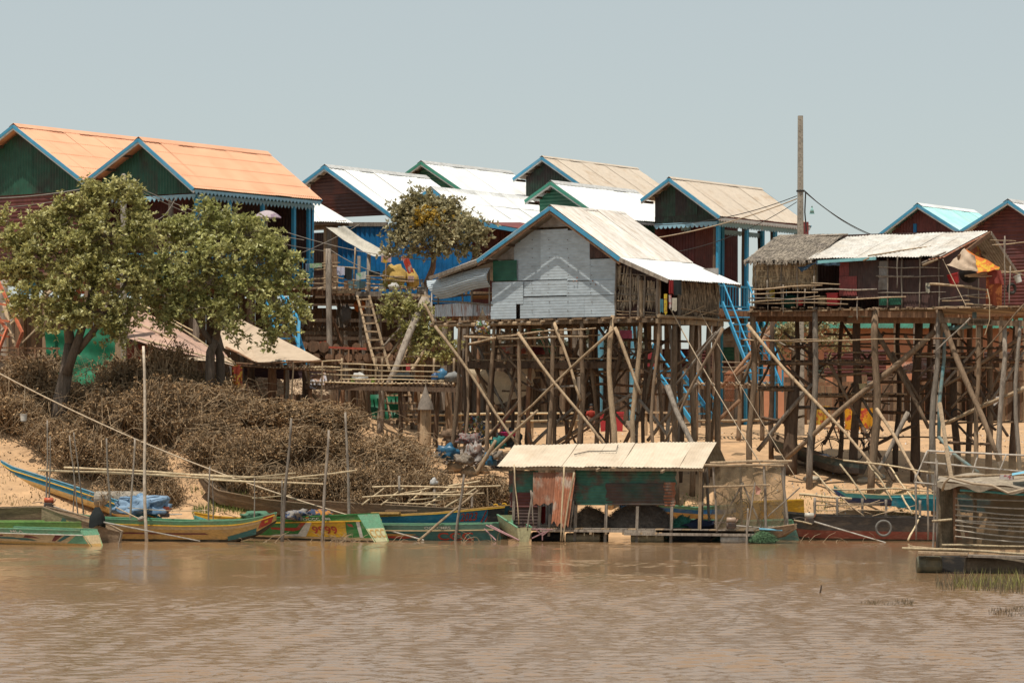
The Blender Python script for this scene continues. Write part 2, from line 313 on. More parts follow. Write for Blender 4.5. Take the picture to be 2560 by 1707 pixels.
# ---------------------------------------------------------------- stilt houses
YAW = math.radians(-35)
def sheets(T, name, o, A, B, N, a0, a1, lo, hi, m, w=.85, pitch=.1, amp=.014, parent=None, wav=.004, nb=1, ov=.05, label=None):
    n = max(1, int(round((a1-a0)/w))); st = (a1-a0)/n; out = []
    o = Vector(o); N = Vector(N)
    for i in range(n):
        s = a0+i*st; e = s+st+(ov if i < n-1 else 0)
        if hi((s+e)/2)-lo((s+e)/2) < .05: continue
        mb = MB(); mb.corr(o+N*(.012*(i % 2)+U(0,.005)), A, B, N, s, e, lo, hi, pitch, amp, nb=nb, wav=wav)
        out.append(T.part(name, mb, m[i % len(m)] if isinstance(m, list) else m, parent, smooth=True, label=label))
    return out
class House: pass
def house(name, label, apex, Y, left, right, rend, roofm, gm, trim, gvert=True, oh=.45, yaw=YAW, zfl=4.3, gbot=None, inset=.35,
          rows=2, cap=None, capw=.28, pitch=.12, group=None, lower=None, lvert=True, posts=True, sheetw=.95, sides=True, pale=True, gsheet=.9, L_extra=0, floor=True, trim2=None, screws=False):
    A = P(*apex, Y); Rm = Matrix.Rotation(yaw, 3, 'Z')
    b = A-Rm @ Vector((0, -oh, 0)); gz = ground(b.x, b.y)
    T = Thing(name, label, 'house', (b.x, b.y, gz), yaw, group)
    h = House(); h.T = T; h.zr = zr = A.z-gz; h.oh = oh
    lp = [(0, zr)]+[(p.x, p.z) for p in (T.hit(*q, 1, -oh) for q in left)]
    rp = [(0, zr)]+[(p.x, p.z) for p in (T.hit(*q, 1, -oh) for q in right)]
    h.L = Ln = T.hit(*rend, 0, 0).y+L_extra
    roof = T.o
    for pr in (lp, rp):
        for si, ((x0, z0), (x1, z1)) in enumerate(zip(pr, pr[1:])):
            D = Vector((x1-x0, 0, z1-z0)); ln = D.length; D.normalize()
            Nn = Vector((0,1,0)).cross(D); Nn = -Nn if Nn.z < 0 else Nn
            nr = 1
            for r in range(nr):
                s0 = ln*r/nr; s1 = ln*(r+1)/nr+(.10 if r < nr-1 else .0)
                sheets(T, 'roof_sheet', Vector((x0, -oh, z0))+Nn*(.03*(nr-r)/nr+(.02 if si == 0 and len(pr) > 2 else 0)), (0,1,0), D, Nn, 0, Ln+oh, lambda a, v=s0: v, lambda a, v=s1: v,
                       roofm[min(si, len(roofm)-1)] if isinstance(roofm, list) else roofm, w=sheetw, pitch=pitch, amp=.016, wav=.006)
            if screws:
                for t in (.07, .28, .52, .76, .97):
                    sb = MB(); c0 = Vector((lerp(x0,x1,t), 0, lerp(z0,z1,t)))+Nn*.062; k = -oh+.06
                    while k < Ln: sb.add([c0+Vector((0,k-.018,0))-D*.022, c0+Vector((0,k+.018,0))-D*.022, c0+Vector((0,k,0))+D*.03, c0+Vector((0,k,0))+Nn*.025], [(0,1,3),(1,2,3),(2,0,3)]); k += .12
                    T.part('screw_row', sb, ORANGED, kind='stuff')
            for yy in (-oh-.03, Ln+.03):
                bb = MB(); bb.bar((x0, yy, z0-.03), (x1, yy, z1-.03), .035, .11); T.part('bargeboard', bb, trim if si == 0 or not trim2 else trim2)
            if pale and (si == 0 or not trim2):
                bb = MB(); bb.bar((x0*.98, -oh, z0-.115), (x1, -oh, z1-.115), .05, .07); T.part('bargeboard_strip', bb, PALET)
    if cap:
        mb = MB(); (lx, lz), (rx, rz) = lp[1], rp[1]
        dl = Vector((lx, 0, lz-zr)).normalized()*capw; dr = Vector((rx, 0, rz-zr)).normalized()*capw; n = int((Ln+oh)/.12); n += n % 2
        vs = []
        for i in range(n+1):
            y = -oh-.02+(Ln+oh+.04)*i/n; e = (1 if i % 2 else .86)
            vs += [(dl.x*e, y, zr+dl.z*e+.075), (0, y, zr+.085), (dr.x*e, y, zr+dr.z*e+.075)]
        mb.add(vs, [(i*3+j, i*3+j+1, i*3+j+4, i*3+j+3) for i in range(n) for j in (0, 1)]); T.part('ridge_cap', mb, cap)
    # purlin ends under the verge
    for pr in (lp, rp):
        (x0, z0), (x1, z1) = pr[0], pr[1]
        for t in (.3, .62, .92):
            mb = MB(); mb.bar((lerp(x0,x1,t), -oh+.05, lerp(z0,z1,t)-.13), (lerp(x0,x1,t), .25, lerp(z0,z1,t)-.13), .07, .09); T.part('purlin', mb, WOODD)
    h.xl = xl = lp[-1][0]+inset; h.xr = xr = rp[1][0]-inset if len(rp) > 2 else rp[-1][0]-inset
    def prof(x):
        pr = lp if x < 0 else rp
        ps = sorted((abs(a), z) for a, z in pr); return interp(abs(x), ps)-.10
    h.prof = prof; h.ezl = prof(xl); h.ezr = prof(xr); h.lp = lp; h.rp = rp
    zb = (T.hit(*gbot, 1, 0).z if isinstance(gbot, tuple) else gbot) if gbot is not None else min(h.ezl, h.ezr); h.zb = zb
    if gm:
        if gvert: sheets(T, 'gable_sheet', (0,0,0), (1,0,0), (0,0,1), (0,-1,0), xl, xr, lambda a: zb, prof, gm, w=gsheet, pitch=.13, amp=.015)
        else:
            def xa(z, s):                                    # where the roof line crosses height z
                lo_, hi_ = 0, (xr if s > 0 else -xl)
                if prof(s*hi_) >= z: return hi_
                for _ in range(20):
                    m_ = (lo_+hi_)/2
                    if prof(s*m_) >= z: lo_ = m_
                    else: hi_ = m_
                return lo_
            sheets(T, 'gable_sheet', (0,0,0), (0,0,1), (1,0,0), (0,-1,0), zb, zr-.14, lambda z: -xa(z,-1), lambda z: xa(z,1), gm, w=gsheet, pitch=.13, amp=.013)
    h.zf = zf = zfl if not isinstance(zfl, tuple) else T.hit(*zfl, 1, 0).z
    if lower:
        if lvert: sheets(T, 'wall_sheet', (0,.03,0), (1,0,0), (0,0,1), (0,-1,0), xl, xr, lambda a: zf, lambda a: zb+.02, lower, pitch=.13, amp=.015)
        else: sheets(T, 'wall_sheet', (0,.03,0), (0,0,1), (1,0,0), (0,-1,0), zf, zb+.02, lambda a: xl, lambda a: xr, lower, pitch=.13, amp=.013)
    if sides and (lower or sides == 2):
        m = lower or gm
        sheets(T, 'wall_sheet', (xr,0,0), (0,1,0), (0,0,1), (1,0,0), 0, Ln-.3, lambda a: zf, lambda a: h.ezr, m, pitch=.13, amp=.015, w=1.1)
        sheets(T, 'wall_sheet', (xl,0,0), (0,1,0), (0,0,1), (-1,0,0), 0, Ln-.3, lambda a: zf, lambda a: h.ezl, m, pitch=.13, amp=.015, w=1.1)
        sheets(T, 'wall_sheet', (0,Ln-.3,0), (1,0,0), (0,0,1), (0,1,0), xl, xr, lambda a: zf, prof, m, pitch=.13, amp=.015, w=1.1)
    if not floor: return h
    mb = MB(); mb.box(((xl+xr)/2, Ln/2-.1, zf-.05), (xr-xl+.3, Ln, .08)); T.part('floor', mb, PLANKB)
    for yy in np.linspace(.05, Ln-.4, 4):
        mb = MB(); mb.bar((xl-.2, yy, zf-.2), (xr+.2, yy, zf-.2), .12, .2); T.part('floor_beam', mb, WOODR)
    mb = MB(); mb.bar((xr+.12, -.2, zf-.12), (xr+.12, Ln, zf-.12), .07, .24); T.part('floor_beam', mb, WOODR)
    if posts:
        for xx in np.linspace(xl+.1, xr-.1, 4 if posts is True else posts):
            for yy in np.linspace(.15, Ln-.5, 3):
                mb = MB(); w = T.w((xx, yy, 0)); g0 = ground(w.x, w.y)-gz
                mb.pole((xx, yy, g0-.15), (xx+U(-.06,.06), yy, zf-.08), .13, .10, .012, k=4, n=7); T.part('post', mb, WOODG if U(0,1) < .5 else WOOD)
    return h
def valance(T, a, b, m, drop=.2, n=None, scallop=False, parent=None):
    a = Vector(a); b = Vector(b); L_ = (b-a).length; n = n or max(3, int(L_/.19)); mb = MB()
    d = (b-a)/n; nrm = d.cross(Vector((0,0,1))).normalized()*.012
    for s in (-1, 1):
        vs = []; fs = []
        for i in range(n):
            p = a+d*i+nrm*s; q = p+d; k = len(vs)
            if scallop: vs += [p, q, q-Vector((0,0,drop*.45)), p+d*.8-Vector((0,0,drop*.85)), p+d*.5-Vector((0,0,drop)), p+d*.2-Vector((0,0,drop*.85)), p-Vector((0,0,drop*.45))]; fs.append(tuple(range(k, k+7)))
            else: vs += [p, q, q-Vector((0,0,drop*.35)), p+d*.5-Vector((0,0,drop)), p-Vector((0,0,drop*.35))]; fs.append(tuple(range(k, k+5)))
        mb.add(vs, fs)
    return T.part('valance', mb, m, parent)
def stair(T, a, b, w, m, n=9, step_m=None, side=None):     # open ladder stair between two local points
    a = Vector(a); b = Vector(b); s = (side or (b-a).cross(Vector((0,0,1)))).normalized()*w/2
    for k in (-1, 1):
        mb = MB(); mb.bar(a+s*k, b+s*k, .05, .17); T.part('stringer', mb, m)
    for i in range(1, n):
        mb = MB(); p = lerp(a, b, i/n); mb.bar(p-s*1.05, p+s*1.05, .18, .04); T.part('tread', mb, step_m or m)
G_BACK = None
hA = house('stilt_house', 'orange roofed stilt house with dark green gable over maroon wall, cut by left edge', (34,314), 104, [(-140,452)], [(211,454)], (365,352), ORANGE, GREENW, BLUET,
           rows=5, cap=ORANGE, zfl=4.6, gbot=(100,484), screws=True, sheetw=.8, lower=MAROON, lvert=False, oh=.5)
hB = house('stilt_house', 'orange roofed stilt house with green gable and bright blue veranda posts', (347,348), 101, [(211,454)], [(485,472)], (668,382), ORANGE, GREENW, BLUET,
           rows=5, cap=ORANGE, zfl=4.2, oh=.5, gbot=(400,487), screws=True, sheetw=.8, sides=False, L_extra=0)
T = hB.T; zb, xl, xr, L_ = hB.zb, hB.xl, hB.xr, hB.L
# green band under the eave, lace valances, blue posts, recessed walls
sheets(T, 'wall_sheet', (xr,0,0), (0,1,0), (0,0,1), (1,0,0), 0, L_, lambda a: zb-.06, lambda a: hB.ezr+.05, GREENW, pitch=.13)
valance(T, (xl,-.03,zb-.04), (xr+.02,-.03,zb-.04), PALEB); valance(T, (xr+.04,0,zb-.06), (xr+.04,L_,zb-.06), PALEB)
e = hB.rp[-1]; valance(T, (e[0]-.02,-.45,e[1]-.02), (e[0]-.02,L_,e[1]-.02), PALEB, drop=.17)
zf = hB.zf
sheets(T, 'wall_sheet', (0,1.4,0), (1,0,0), (0,0,1), (0,-1,0), xl, xr-1.6, lambda a: zf, lambda a: zb+.4, MAROON, pitch=.13)
sheets(T, 'wall_sheet', (xr-1.6,1.4,0), (0,1,0), (0,0,1), (1,0,0), 0, L_-1.6, lambda a: zf, lambda a: zb+.4, BROWNW, pitch=.13)
sheets(T, 'wall_sheet', (0,L_-.1,0), (1,0,0), (0,0,1), (0,-1,0), xl, xr, lambda a: zf, lambda a: zb+.3, BROWNW, pitch=.13)
sheets(T, 'wall_sheet', (xl,0,0), (0,1,0), (0,0,1), (-1,0,0), 0, L_, lambda a: zf, lambda a: zb+.3, MAROON, pitch=.13)
mb = MB(); mb.box(((xl+xr-1.6)/2+.5, 1.37, zf+1.0), (.85,.04,1.9)); T.part('door', mb, MAROONF)
for yy in (.05, 1.75, 3.5, 5.2, L_-.25):
    mb = MB()
    if yy in (.05, L_-.25):
        mb.bar((xr-.02, yy, zf), (xr-.02, yy, zb-.05), .11, .11); mb.bar((xr-.02, yy+.17, zf), (xr-.02, yy+.22, zb-.05), .09, .09)
    else: mb.bar((xr-.02, yy, zf), (xr-.02, yy, zb-.05), .12, .12)
    T.part('veranda_post', mb, BLUE)
for yy in (.9, 2.7, 4.3):
    mb = MB(); mb.pole((xr-.9, yy+.4, zf), (xr-.9, yy+.4, zb), .09, .08, .01); T.part('post', mb, WOODG)
mb = MB(); mb.pole((xr-1.2, 0.1, zf), (xr-1.2, 0.1, zb), .10, .09, .01); T.part('post', mb, WOODG)
for zz in (.15, .55, .95):
    mb = MB(); mb.bar((xr+.0, 0, zf+zz), (xr+.0, L_, zf+zz), .05, .07); T.part('rail', mb, BLUE)
    mb = MB(); mb.bar((xl, -.02, zf+zz), (xr-.1, -.02, zf+zz), .05, .07); T.part('rail', mb, BLUE)
for i in range(26):
    mb = MB(); y = (i+.5)*L_/26; mb.bar((xr, y, zf+.15), (xr, y, zf+.95), .03, .03); T.part('baluster', mb, BLUE)
# blue stair down towards the porch
a = T.l(P(700, 735, 101)); b_ = T.l(P(748, 800, 100)); c_ = T.l(P(746, 880, 99.5))
mb = MB(); mb.bar(a, b_, .09, .09); mb.bar(b_, c_, .09, .09); mb.bar(T.l(P(712,790,100.4)), T.l(P(746,860,99.6)), .07, .07); T.part('stair_rail', mb, BLUE)
stair(T, T.l(P(690,745,101.5)), T.l(P(742,915,99.5)), .8, BLUE, 10)

hC = house('stilt_house', 'white roofed house with faded maroon gable above bright blue wall', (812,416), 112, [(742,468)], [(985,543)], (1065,448), WHITER, MAROONF, BLUET,
           gvert=False, cap=CAPG, zfl=4.15, oh=.4, lower=None, sides=False)
T = hC.T; xl, xr, L_, zb, zf = hC.xl, hC.xr, hC.L, hC.zb, hC.zf
yb = -1.4
bl = T.hit(845, 568, 1, yb); br = T.hit(1180, 568, 1, yb); bz0 = T.hit(1000, 762, 1, yb).z
sheets(T, 'wall_sheet', (0,yb,0), (1,0,0), (0,0,1), (0,-1,0), bl.x, br.x, lambda a: bz0, lambda a: bl.z, BLUEW, pitch=.22, amp=.03, w=.9)
for q in ((765,777),(815,845)):
    p0 = T.hit(q[0],560,1,yb); p1 = T.hit(q[1],560,1,yb)
    w_ = (p1.x-p0.x)/2
    for i in range(2):
        mb = MB(); mb.box((p0.x+w_*(i+.5), yb-.01*i, (p0.z+zf)/2), (w_*.97, .04, p0.z-zf)); T.part('plank', mb, PLANKB if i else WOODG)
p0 = T.hit(777,572,1,yb); p1 = T.hit(815,690,1,yb)
mb = MB(); mb.bar((p0.x,yb-.05,p0.z), (p0.x,yb-.05,zf), .09,.07); mb.bar((p1.x,yb-.05,p0.z), (p1.x,yb-.05,zf), .09,.07); mb.bar((p0.x-.05,yb-.06,p0.z), (p1.x+.05,yb-.06,p0.z), .09,.14); T.part('door_frame', mb, WOODL)
for i in range(12):
    mb = MB(); x = lerp(p0.x, p1.x, (i+.5)/12); mb.bar((x,yb-.02,zf), (x,yb-.02,zf+.75), .02,.02); T.part('gate_bar', mb, WOODD)
sheets(T, 'wall_sheet', (0,yb+2.2,0), (1,0,0), (0,0,1), (0,-1,0), xl-.5, bl.x+.3, lambda a: zf, lambda a: bl.z, BROWNW, pitch=.13)
a = T.hit(772,561,1,yb-.06); b_ = T.hit(968,561,1,yb-.06)
mb = MB(); mb.bar(a, b_, .1, .15); T.part('lintel_beam', mb, WOODG)
mb = MB(); mb.pole(T.hit(765,560,1,yb-.25), T.hit(865,556,1,yb-.25), .09, .08, .01); T.part('lintel_beam', mb, WOODG)
mb = MB(); mb.box((lerp(xl,br.x,.5), .6, zf-.06), (br.x-xl+.6, 4, .09)); T.part('floor', mb, PLANKB)
# small white awning roof beside the gable
q = [T.hit(*c, 1, yb-.4) for c in ((763,553),(880,557))]; q2 = [T.hit(*c, 1, yb+1.5) for c in ((763,503),(785,500))]
for i in range(3):
    mb = MB(); s0, s1 = i/3, (i+1)/3+.02
    pa, pb = lerp(q[0],q[1],s0), lerp(q[0],q[1],s1); pc, pd = lerp(q2[0],q2[1],s0), lerp(q2[0],q2[1],s1)
    n_ = (pb-pa).cross(pc-pa).normalized()
    mb.grid(lambda u, v: lerp(lerp(pa,pb,u),lerp(pc,pd,u),v)+n_*(.015*math.sin(u*6.2832*7)+.012*(i % 2)), 28, 2); T.part('awning_sheet', mb, WHITER, smooth=True)
# posts under the blue wall
for px in (862, 905, 1030, 1110, 1165):
    mb = MB(); p = T.hit(px, 745, 1, yb+.3); mb.pole((p.x, yb+.3, -.1), (p.x, yb+.3, bz0), .13, .12, .01, n=7); T.part('post', mb, WOODG)

hD = house('stilt_house', 'white roofed house with plain green gable and green bargeboards, rearmost of the white ones', (1053,406), 124, [(985,455)], [(1215,517)], (1275,437), WHITER, GREENH, GREENT, gvert=False, cap=CAPG, zfl=4.6, lower=GREENH, lvert=False)
hE = house('stilt_house', 'white roofed house with swept maroon gable just behind the yellow flowering tree', (1077,471), 111, [(1020,512)], [(1122,508),(1170,541),(1234,561)], (1320,505), WHITER, MAROON, BLUET, gvert=False, cap=CAPG, zfl=4.2, lower=MAROON, oh=.4)
T = hE.T
a = T.hit(1211,562,1,-1.1); b_ = T.hit(1300,578,1,-1.1)
mb = MB(); mb.bar(a, b_, .04, .13); T.part('bargeboard', mb, BLUET)
mb = MB(); mb.grid(lambda u, v: lerp(a,b_,u)+Vector((0,.05+v*2.2,.09+v*.12)), 4, 1); T.part('awning_sheet', mb, REDW)
hF = house('stilt_house', 'dusty tan roofed house with dark green gable, highest and farthest back', (1355,394), 125, [(1283,447)], [(1500,497)], (1593,428), TANR, GREENB, BLUET, cap=TANR, zfl=4.8, lower=MAROON, capw=.15)
hG = house('stilt_house', 'white roofed house with plain green gable right behind the silver hut', (1377,456), 112, [(1313,502)], [(1503,544)], (1588,483), WHITER, GREENH, GREENT, gvert=False, cap=CAPG, zfl=4.4, lower=GREENH, lvert=False)
e = hG.rp[-1]; valance(hG.T, (e[0]-.02,-.3,e[1]-.02), (e[0]-.02,hG.L,e[1]-.02), PALET, drop=.12)
hH = house('stilt_house', 'dusty tan roofed house with sooty green gable and open veranda on blue posts', (1673,447), 110, [(1603,500)], [(1800,542)], (1903,478), TANR, GREENB, BLUET, cap=TANR, capw=.15, zfl=4.35, oh=.4, sides=False)
T = hH.T; xl, xr, L_, zb, zf = hH.xl, hH.xr, hH.L, hH.zb, hH.zf
sheets(T, 'wall_sheet', (xr,0,0), (0,1,0), (0,0,1), (1,0,0), 0, L_-.2, lambda a: zb-.28, lambda a: hH.ezr+.05, REDW, pitch=.13)
sheets(T, 'gable_sheet', (0,.02,0), (1,0,0), (0,0,1), (0,-1,0), xl, xr, lambda a: zb-.28, lambda a: zb+.05, GREENB, pitch=.13)
e = hH.rp[-1]
valance(T, (e[0]-.02,-.35,e[1]-.02), (e[0]-.02,L_,e[1]-.02), PALET, drop=.15, scallop=True)
valance(T, (xl,-.03,zb-.27), (xr+.02,-.03,zb-.27), PALEB, drop=.2, scallop=True); valance(T, (xr+.04,0,zb-.27), (xr+.04,L_-.2,zb-.27), PALEB, drop=.2, scallop=True)
valance(T, (xr-1.7,.2,zb-.35), (xr-1.7,L_-.2,zb-.35), PALEB, drop=.2, scallop=True)
for x in (xr-.05, xr-1.65):
    for yy in ((.05, 2.1, 4.2, L_-.3) if x > xr-1 else (3.0, L_-.3)):
        mb = MB(); mb.bar((x, yy, -.1), (x+.04, yy, zb-.25), .1, .1); mb.bar((x+.02, yy+.13, zf), (x+.05, yy+.13, zb-.25), .04, .04); T.part('veranda_post', mb, BLUE)
        mb = MB(); mb.pole((x-.14, yy+.1, -.1), (x-.12, yy+.1, zb-.25), .1, .09, .01); T.part('post', mb, WOODD)
sheets(T, 'wall_sheet', (0,.9,0), (1,0,0), (0,0,1), (0,-1,0), xl, xr-1.5, lambda a: zf, lambda a: zb+.2, MAROON, pitch=.13)
sheets(T, 'wall_sheet', (xr-1.5,.9,0), (0,1,0), (0,0,1), (1,0,0), 0, 1.6, lambda a: zf, lambda a: zb+.2, MAROON, pitch=.13)
sheets(T, 'wall_sheet', (xl,0,0), (0,1,0), (0,0,1), (-1,0,0), 0, L_-.3, lambda a: zf, lambda a: zb, MAROON, pitch=.13)
for zz in (.1, .85):
    mb = MB(); mb.bar((xr, 0, zf+zz), (xr, L_-.3, zf+zz), .06, .07); T.part('rail', mb, BLUE)
    mb = MB(); mb.bar((xr-1.6, -.02, zf+zz), (xr, -.02, zf+zz), .06, .07); T.part('rail', mb, BLUE)
for i in range(30):
    y = (i+.5)*(L_-.3)/30; mb = MB(); mb.bar((xr, y, zf+.1), (xr, y, zf+.85), .035, .035); T.part('baluster', mb, BLUE)
for i in range(9):
    x = xr-1.6+(i+.5)*1.6/9; mb = MB(); mb.bar((x, -.02, zf+.1), (x, -.02, zf+.85), .035, .035); T.part('baluster', mb, BLUE)
# long blue stair of the veranda house, seen between the two front huts
a = T.l(P(1838,758,106)); b_ = T.l(P(1925,975,102.5)); stair(T, a, b_, .95, BLUE, 12)
for dx in (-.5, .5):
    mb = MB(); o_ = Vector((dx,0,.75)); mb.bar(a+o_, b_+o_, .04, .05); mb.bar(b_+o_, b_+Vector((dx,0,0)), .05, .05); mb.bar(lerp(a,b_,.5)+o_, lerp(a,b_,.5)+Vector((dx,0,0)), .04, .04); T.part('stair_rail', mb, BLUE)
a = T.l(P(1660,910,104)); b_ = T.l(P(1758,1052,101)); stair(T, a, b_, .9, BLUE, 8)
for dx in (-.45, .45):
    mb = MB(); o_ = Vector((dx,0,.7)); mb.bar(a+o_, b_+o_, .05, .05); mb.bar(a+o_, a+Vector((dx,0,0)), .05, .05); mb.bar(b_+o_*.9, b_+Vector((dx,0,0)), .05, .05); T.part('stair_rail', mb, BLUE)
hK = house('stilt_house', 'house with pale turquoise roof and maroon gable at far right', (2294,512), 120, [(2198,586)], [(2402,580)], (2435,546), TURQR, MAROON, BLUET, cap=WHITER, zfl=4.4, lower=MAROON, sheetw=.8)
T = hK.T; a = T.hit(2288,575,1,-.03)
mb = MB(); mb.box((a.x, -.04, a.z-.1), (.14,.05,.7)); T.part('window_shutter', mb, BLUEW)
hM = house('stilt_house', 'tall maroon house with white roof and blue bargeboards cut by right edge', (2520,502), 115, [(2400,578)], [(2640,583)], (2740,535), WHITER, MAROON, BLUET, gvert=False, zfl=4.4, cap=CAPG, lower=MAROON, lvert=False, group=None)
# ---------------------------------------------------------------- shared small builders
def stilt(T, xt, yt, xb, pl, r, m, r1=None, wob=.03, dy=0, name='post'):   # post from a photo point on plane local y=pl down to the ground
    a = T.hit(xt, yt, 1, pl); x = T.hit(xb, 1110, 1, pl+dy).x
    w = T.w((x, pl+dy, 0)); z = ground(w.x, w.y)-T.M.translation.z-.12
    mb = MB(); mb.pole((x, pl+dy, z), a, r, r1 or r*.8, wob, n=7, k=7); return T.part(name, mb, m, smooth=True)
def strut(T, p, q, pl, r, m, name='brace', ql=None, wob=.03):
    mb = MB(); mb.pole(T.hit(*p, 1, pl), T.hit(*q, 1, pl if ql is None else ql), r, r*.75, wob, n=6, k=7); return T.part(name, mb, m, smooth=True)
def thatch(T, o, Ux, Dn, Nn, w, h, rows=4, per=26, m=None, name='thatch_panel', bl=.5, parent=None, rag=.5, thick=1.0):
    o = Vector(o); Ux = Vector(Ux).normalized(); Dn = Vector(Dn).normalized(); Nn = Vector(Nn).normalized(); mb = MB()
    for r in range(rows):
        for i in range(int(per*w)):
            u = U(0, w); v = h*r/rows+U(-.05,.05); ln = bl*U(.6,1.25); bw = U(.012,.032); sk = U(-.22,.22)*rag
            if v+ln > h+.18: ln = max(.08, h+U(-.05,.18)-v)
            p = o+Ux*u+Dn*v+Nn*(.05*(rows-r)/rows+U(0,.03))*thick; q = p+Dn*ln*.55+Ux*ln*sk*.4+Nn*U(.0,.05)*thick; e = p+Dn*ln+Ux*ln*sk+Nn*U(-.03,.05)*thick
            mb.add([p-Ux*bw, p+Ux*bw, q+Ux*bw, q-Ux*bw, e], [(0,1,2,3),(3,2,4)])
    return T.part(name, mb, m or THATCH, parent, kind='stuff')
def hang(name, label, cat, a, b, drop, m, nu=10, nv=6, amp=.05, taper=.0, group=None, over=.15, sway=0, ragged=.1):
    # cloth hung over a line between a and b; a short back flap makes it a folded piece
    a = Vector(a); b = Vector(b); t = (b-a).normalized(); n = t.cross(Vector((0,0,1))).normalized()
    if n.y > 0: n = -n
    ph = U(0,6); f = U(1.5,3.2); mb = MB()
    def fn(u, v):
        uu = .5+(u-.5)*(1-taper*v); p = lerp(a, b, uu)
        w = amp*(.3+v)*math.sin(ph+u*6.28*f)+amp*.5*math.sin(ph*2+u*13+v*2)
        return p+n*(.02+w)+Vector((0,0,-drop*v*(1-ragged*math.sin(ph+u*4)**2)))+t*sway*v
    mb.grid(fn, nu, nv)
    if over: mb.grid(lambda u, v: lerp(a,b,u)-n*(.02+.01*math.sin(ph+u*9))+Vector((0,0,.005-over*v)), nu, 1)
    return single(name, mb, m, label, cat, group, smooth=True)
def sheetcloth(name, label, cat, corners, m, sag=.1, n=10, group=None, wr=.02):
    a, b, c, d = [Vector(q) for q in corners]; ph = U(0,6); mb = MB()      # a-b top edge, d-c bottom edge
    nn = (b-a).cross(d-a).normalized()
    mb.grid(lambda u, v: lerp(lerp(a,b,u),lerp(d,c,u),v)-Vector((0,0,sag*4*u*(1-u)*.5+sag*4*v*(1-v)*.5))+nn*wr*(math.sin(ph+u*11+v*4)+math.sin(ph*2+v*13-u*5)), n, n)
    return single(name, mb, m, label, cat, group, smooth=True)
def bucket(name, label, cat, base, r, h, m, tip=None, handle=True, group=None):
    Mx = Matrix.Rotation(tip, 3, 'Y') if tip else Matrix.Identity(3); base = Vector(base)
    T = Thing(name, label, cat, base, 0, group)
    mb = MB(); mb.lathe([(r*.8,0),(r*.97,h*.92),(r*1.06,h*.93),(r*1.06,h),(r*.95,h),(r*.75,.03)], 14, M=Mx, caps=True); T.part('body', mb, m, smooth=False)
    if handle:
        mb = MB(); mb.tube([Mx @ Vector((r*1.02*math.cos(t), 0, h*.95+r*.9*math.sin(t))) for t in np.linspace(0, math.pi, 9)], .008, 5); T.part('handle', mb, WIRE)
    return T
def barrel(name, label, base, r, h, m, axis=None, group=None, cat='barrel'):
    Mx = axis if axis else Matrix.Identity(3)
    mb = MB(); mb.lathe([(r*.9,0),(r*.98,.03),(r,h*.1),(r*1.02,h*.31),(r*1.05,h*.33),(r*1.02,h*.35),(r*1.02,h*.64),(r*1.05,h*.66),(r*1.02,h*.68),(r,h*.9),(r*.97,h*.97),(r*.9,h)], 18, o=base, M=Mx)
    return single(name, mb, m, label, cat, group, smooth=False)
def sack(name, label, cat, c, rx, ry, rz, m, lump=.12, group=None, seed=0, n=14, flat=.3):
    c = Vector(c); mb = MB()
    def fn(u, v):
        th = u*6.2832; ph = (v-.5)*math.pi; d = Vector((math.cos(ph)*math.cos(th), math.cos(ph)*math.sin(th), math.sin(ph)))
        k = 1+lump*2*mn.noise(d*2.1+Vector((seed,seed*1.7,0)))+lump*mn.noise(d*5+Vector((seed*3,0,seed)))
        p = Vector((d.x*rx*k, d.y*ry*k, d.z*rz*k)); p.z = max(p.z, -rz*(1-flat)) if flat else p.z
        return c+p
    mb.grid(fn, n, n//2+2)
    return single(name, mb, m, label, cat, group, smooth=True)
def bottle_net(name, label, top, drop, r, m_net=None, ratio=.45, seed=1, sphere=False):    # net bag full of cans and bottles
    top = Vector(top); T = Thing(name, label, 'net bag', top-Vector((0,0,drop)), 0); rr = random.Random(seed)
    prof = [(0,.02),(.10,.015),(.35,.35),(.55,.62),(.75,.9),(.9,.95),(1,.55)] if not sphere else [(0,.1),(.08,.4),(.3,.8),(.55,1),(.8,.85),(1,.4)]
    zs = [drop*(1-t) for t, _ in prof]; rs = [max(.01, r*q) for _, q in prof]
    mb = MB(); k = 18
    for j in range(k):                                                 # net strands, crossing both ways
        for s in (-1, 1):
            mb.tube([(rs[i]*math.cos(6.2832*j/k+s*i*.35), rs[i]*math.sin(6.2832*j/k+s*i*.35), zs[i]) for i in range(len(zs))], .006, 3)
    T.part('net', mb, m_net or NETM, kind='stuff')
    cols = [(.5,.5,.5),(.45,.06,.05),(.6,.6,.58),(.1,.3,.12),(.08,.2,.4),(.5,.35,.1),(.4,.42,.45)]
    ms = [plastic('can%d' % i, c) for i, c in enumerate(cols)]
    mb = MB(); cnt = 150 if sphere else 70
    for _ in range(cnt):
        t = rr.uniform(.55 if not sphere else .03, .97); z = drop*(1-t); R_ = interp(t, prof)*r*.93; an = rr.uniform(0, 6.28); q = R_*math.sqrt(rr.uniform(.55,1))
        Mx = Matrix.Rotation(rr.uniform(0,3), 3, (rr.uniform(-1,1), rr.uniform(-1,1), rr.uniform(-1,1)))
        mb.lathe([(.033,-.06),(.033,.05),(.02,.06)], 6, (q*math.cos(an), q*math.sin(an), z), Mx, rr.randrange(len(ms)))
    T.part('cans', mb, ms, kind='stuff'); return T
def tyre(name, label, c, r, w, M_=None, m=None, group=None):
    mb = MB(); c = Vector(c); M_ = M_ or Matrix.Identity(3)
    mb.tube([c+M_ @ Vector((r*math.cos(t), 0, r*math.sin(t))) for t in np.linspace(0, 6.2832, 25)[:-1]], w, 8, close=True)
    return single(name, mb, m or TIRE, label, 'tyre', group, smooth=True)
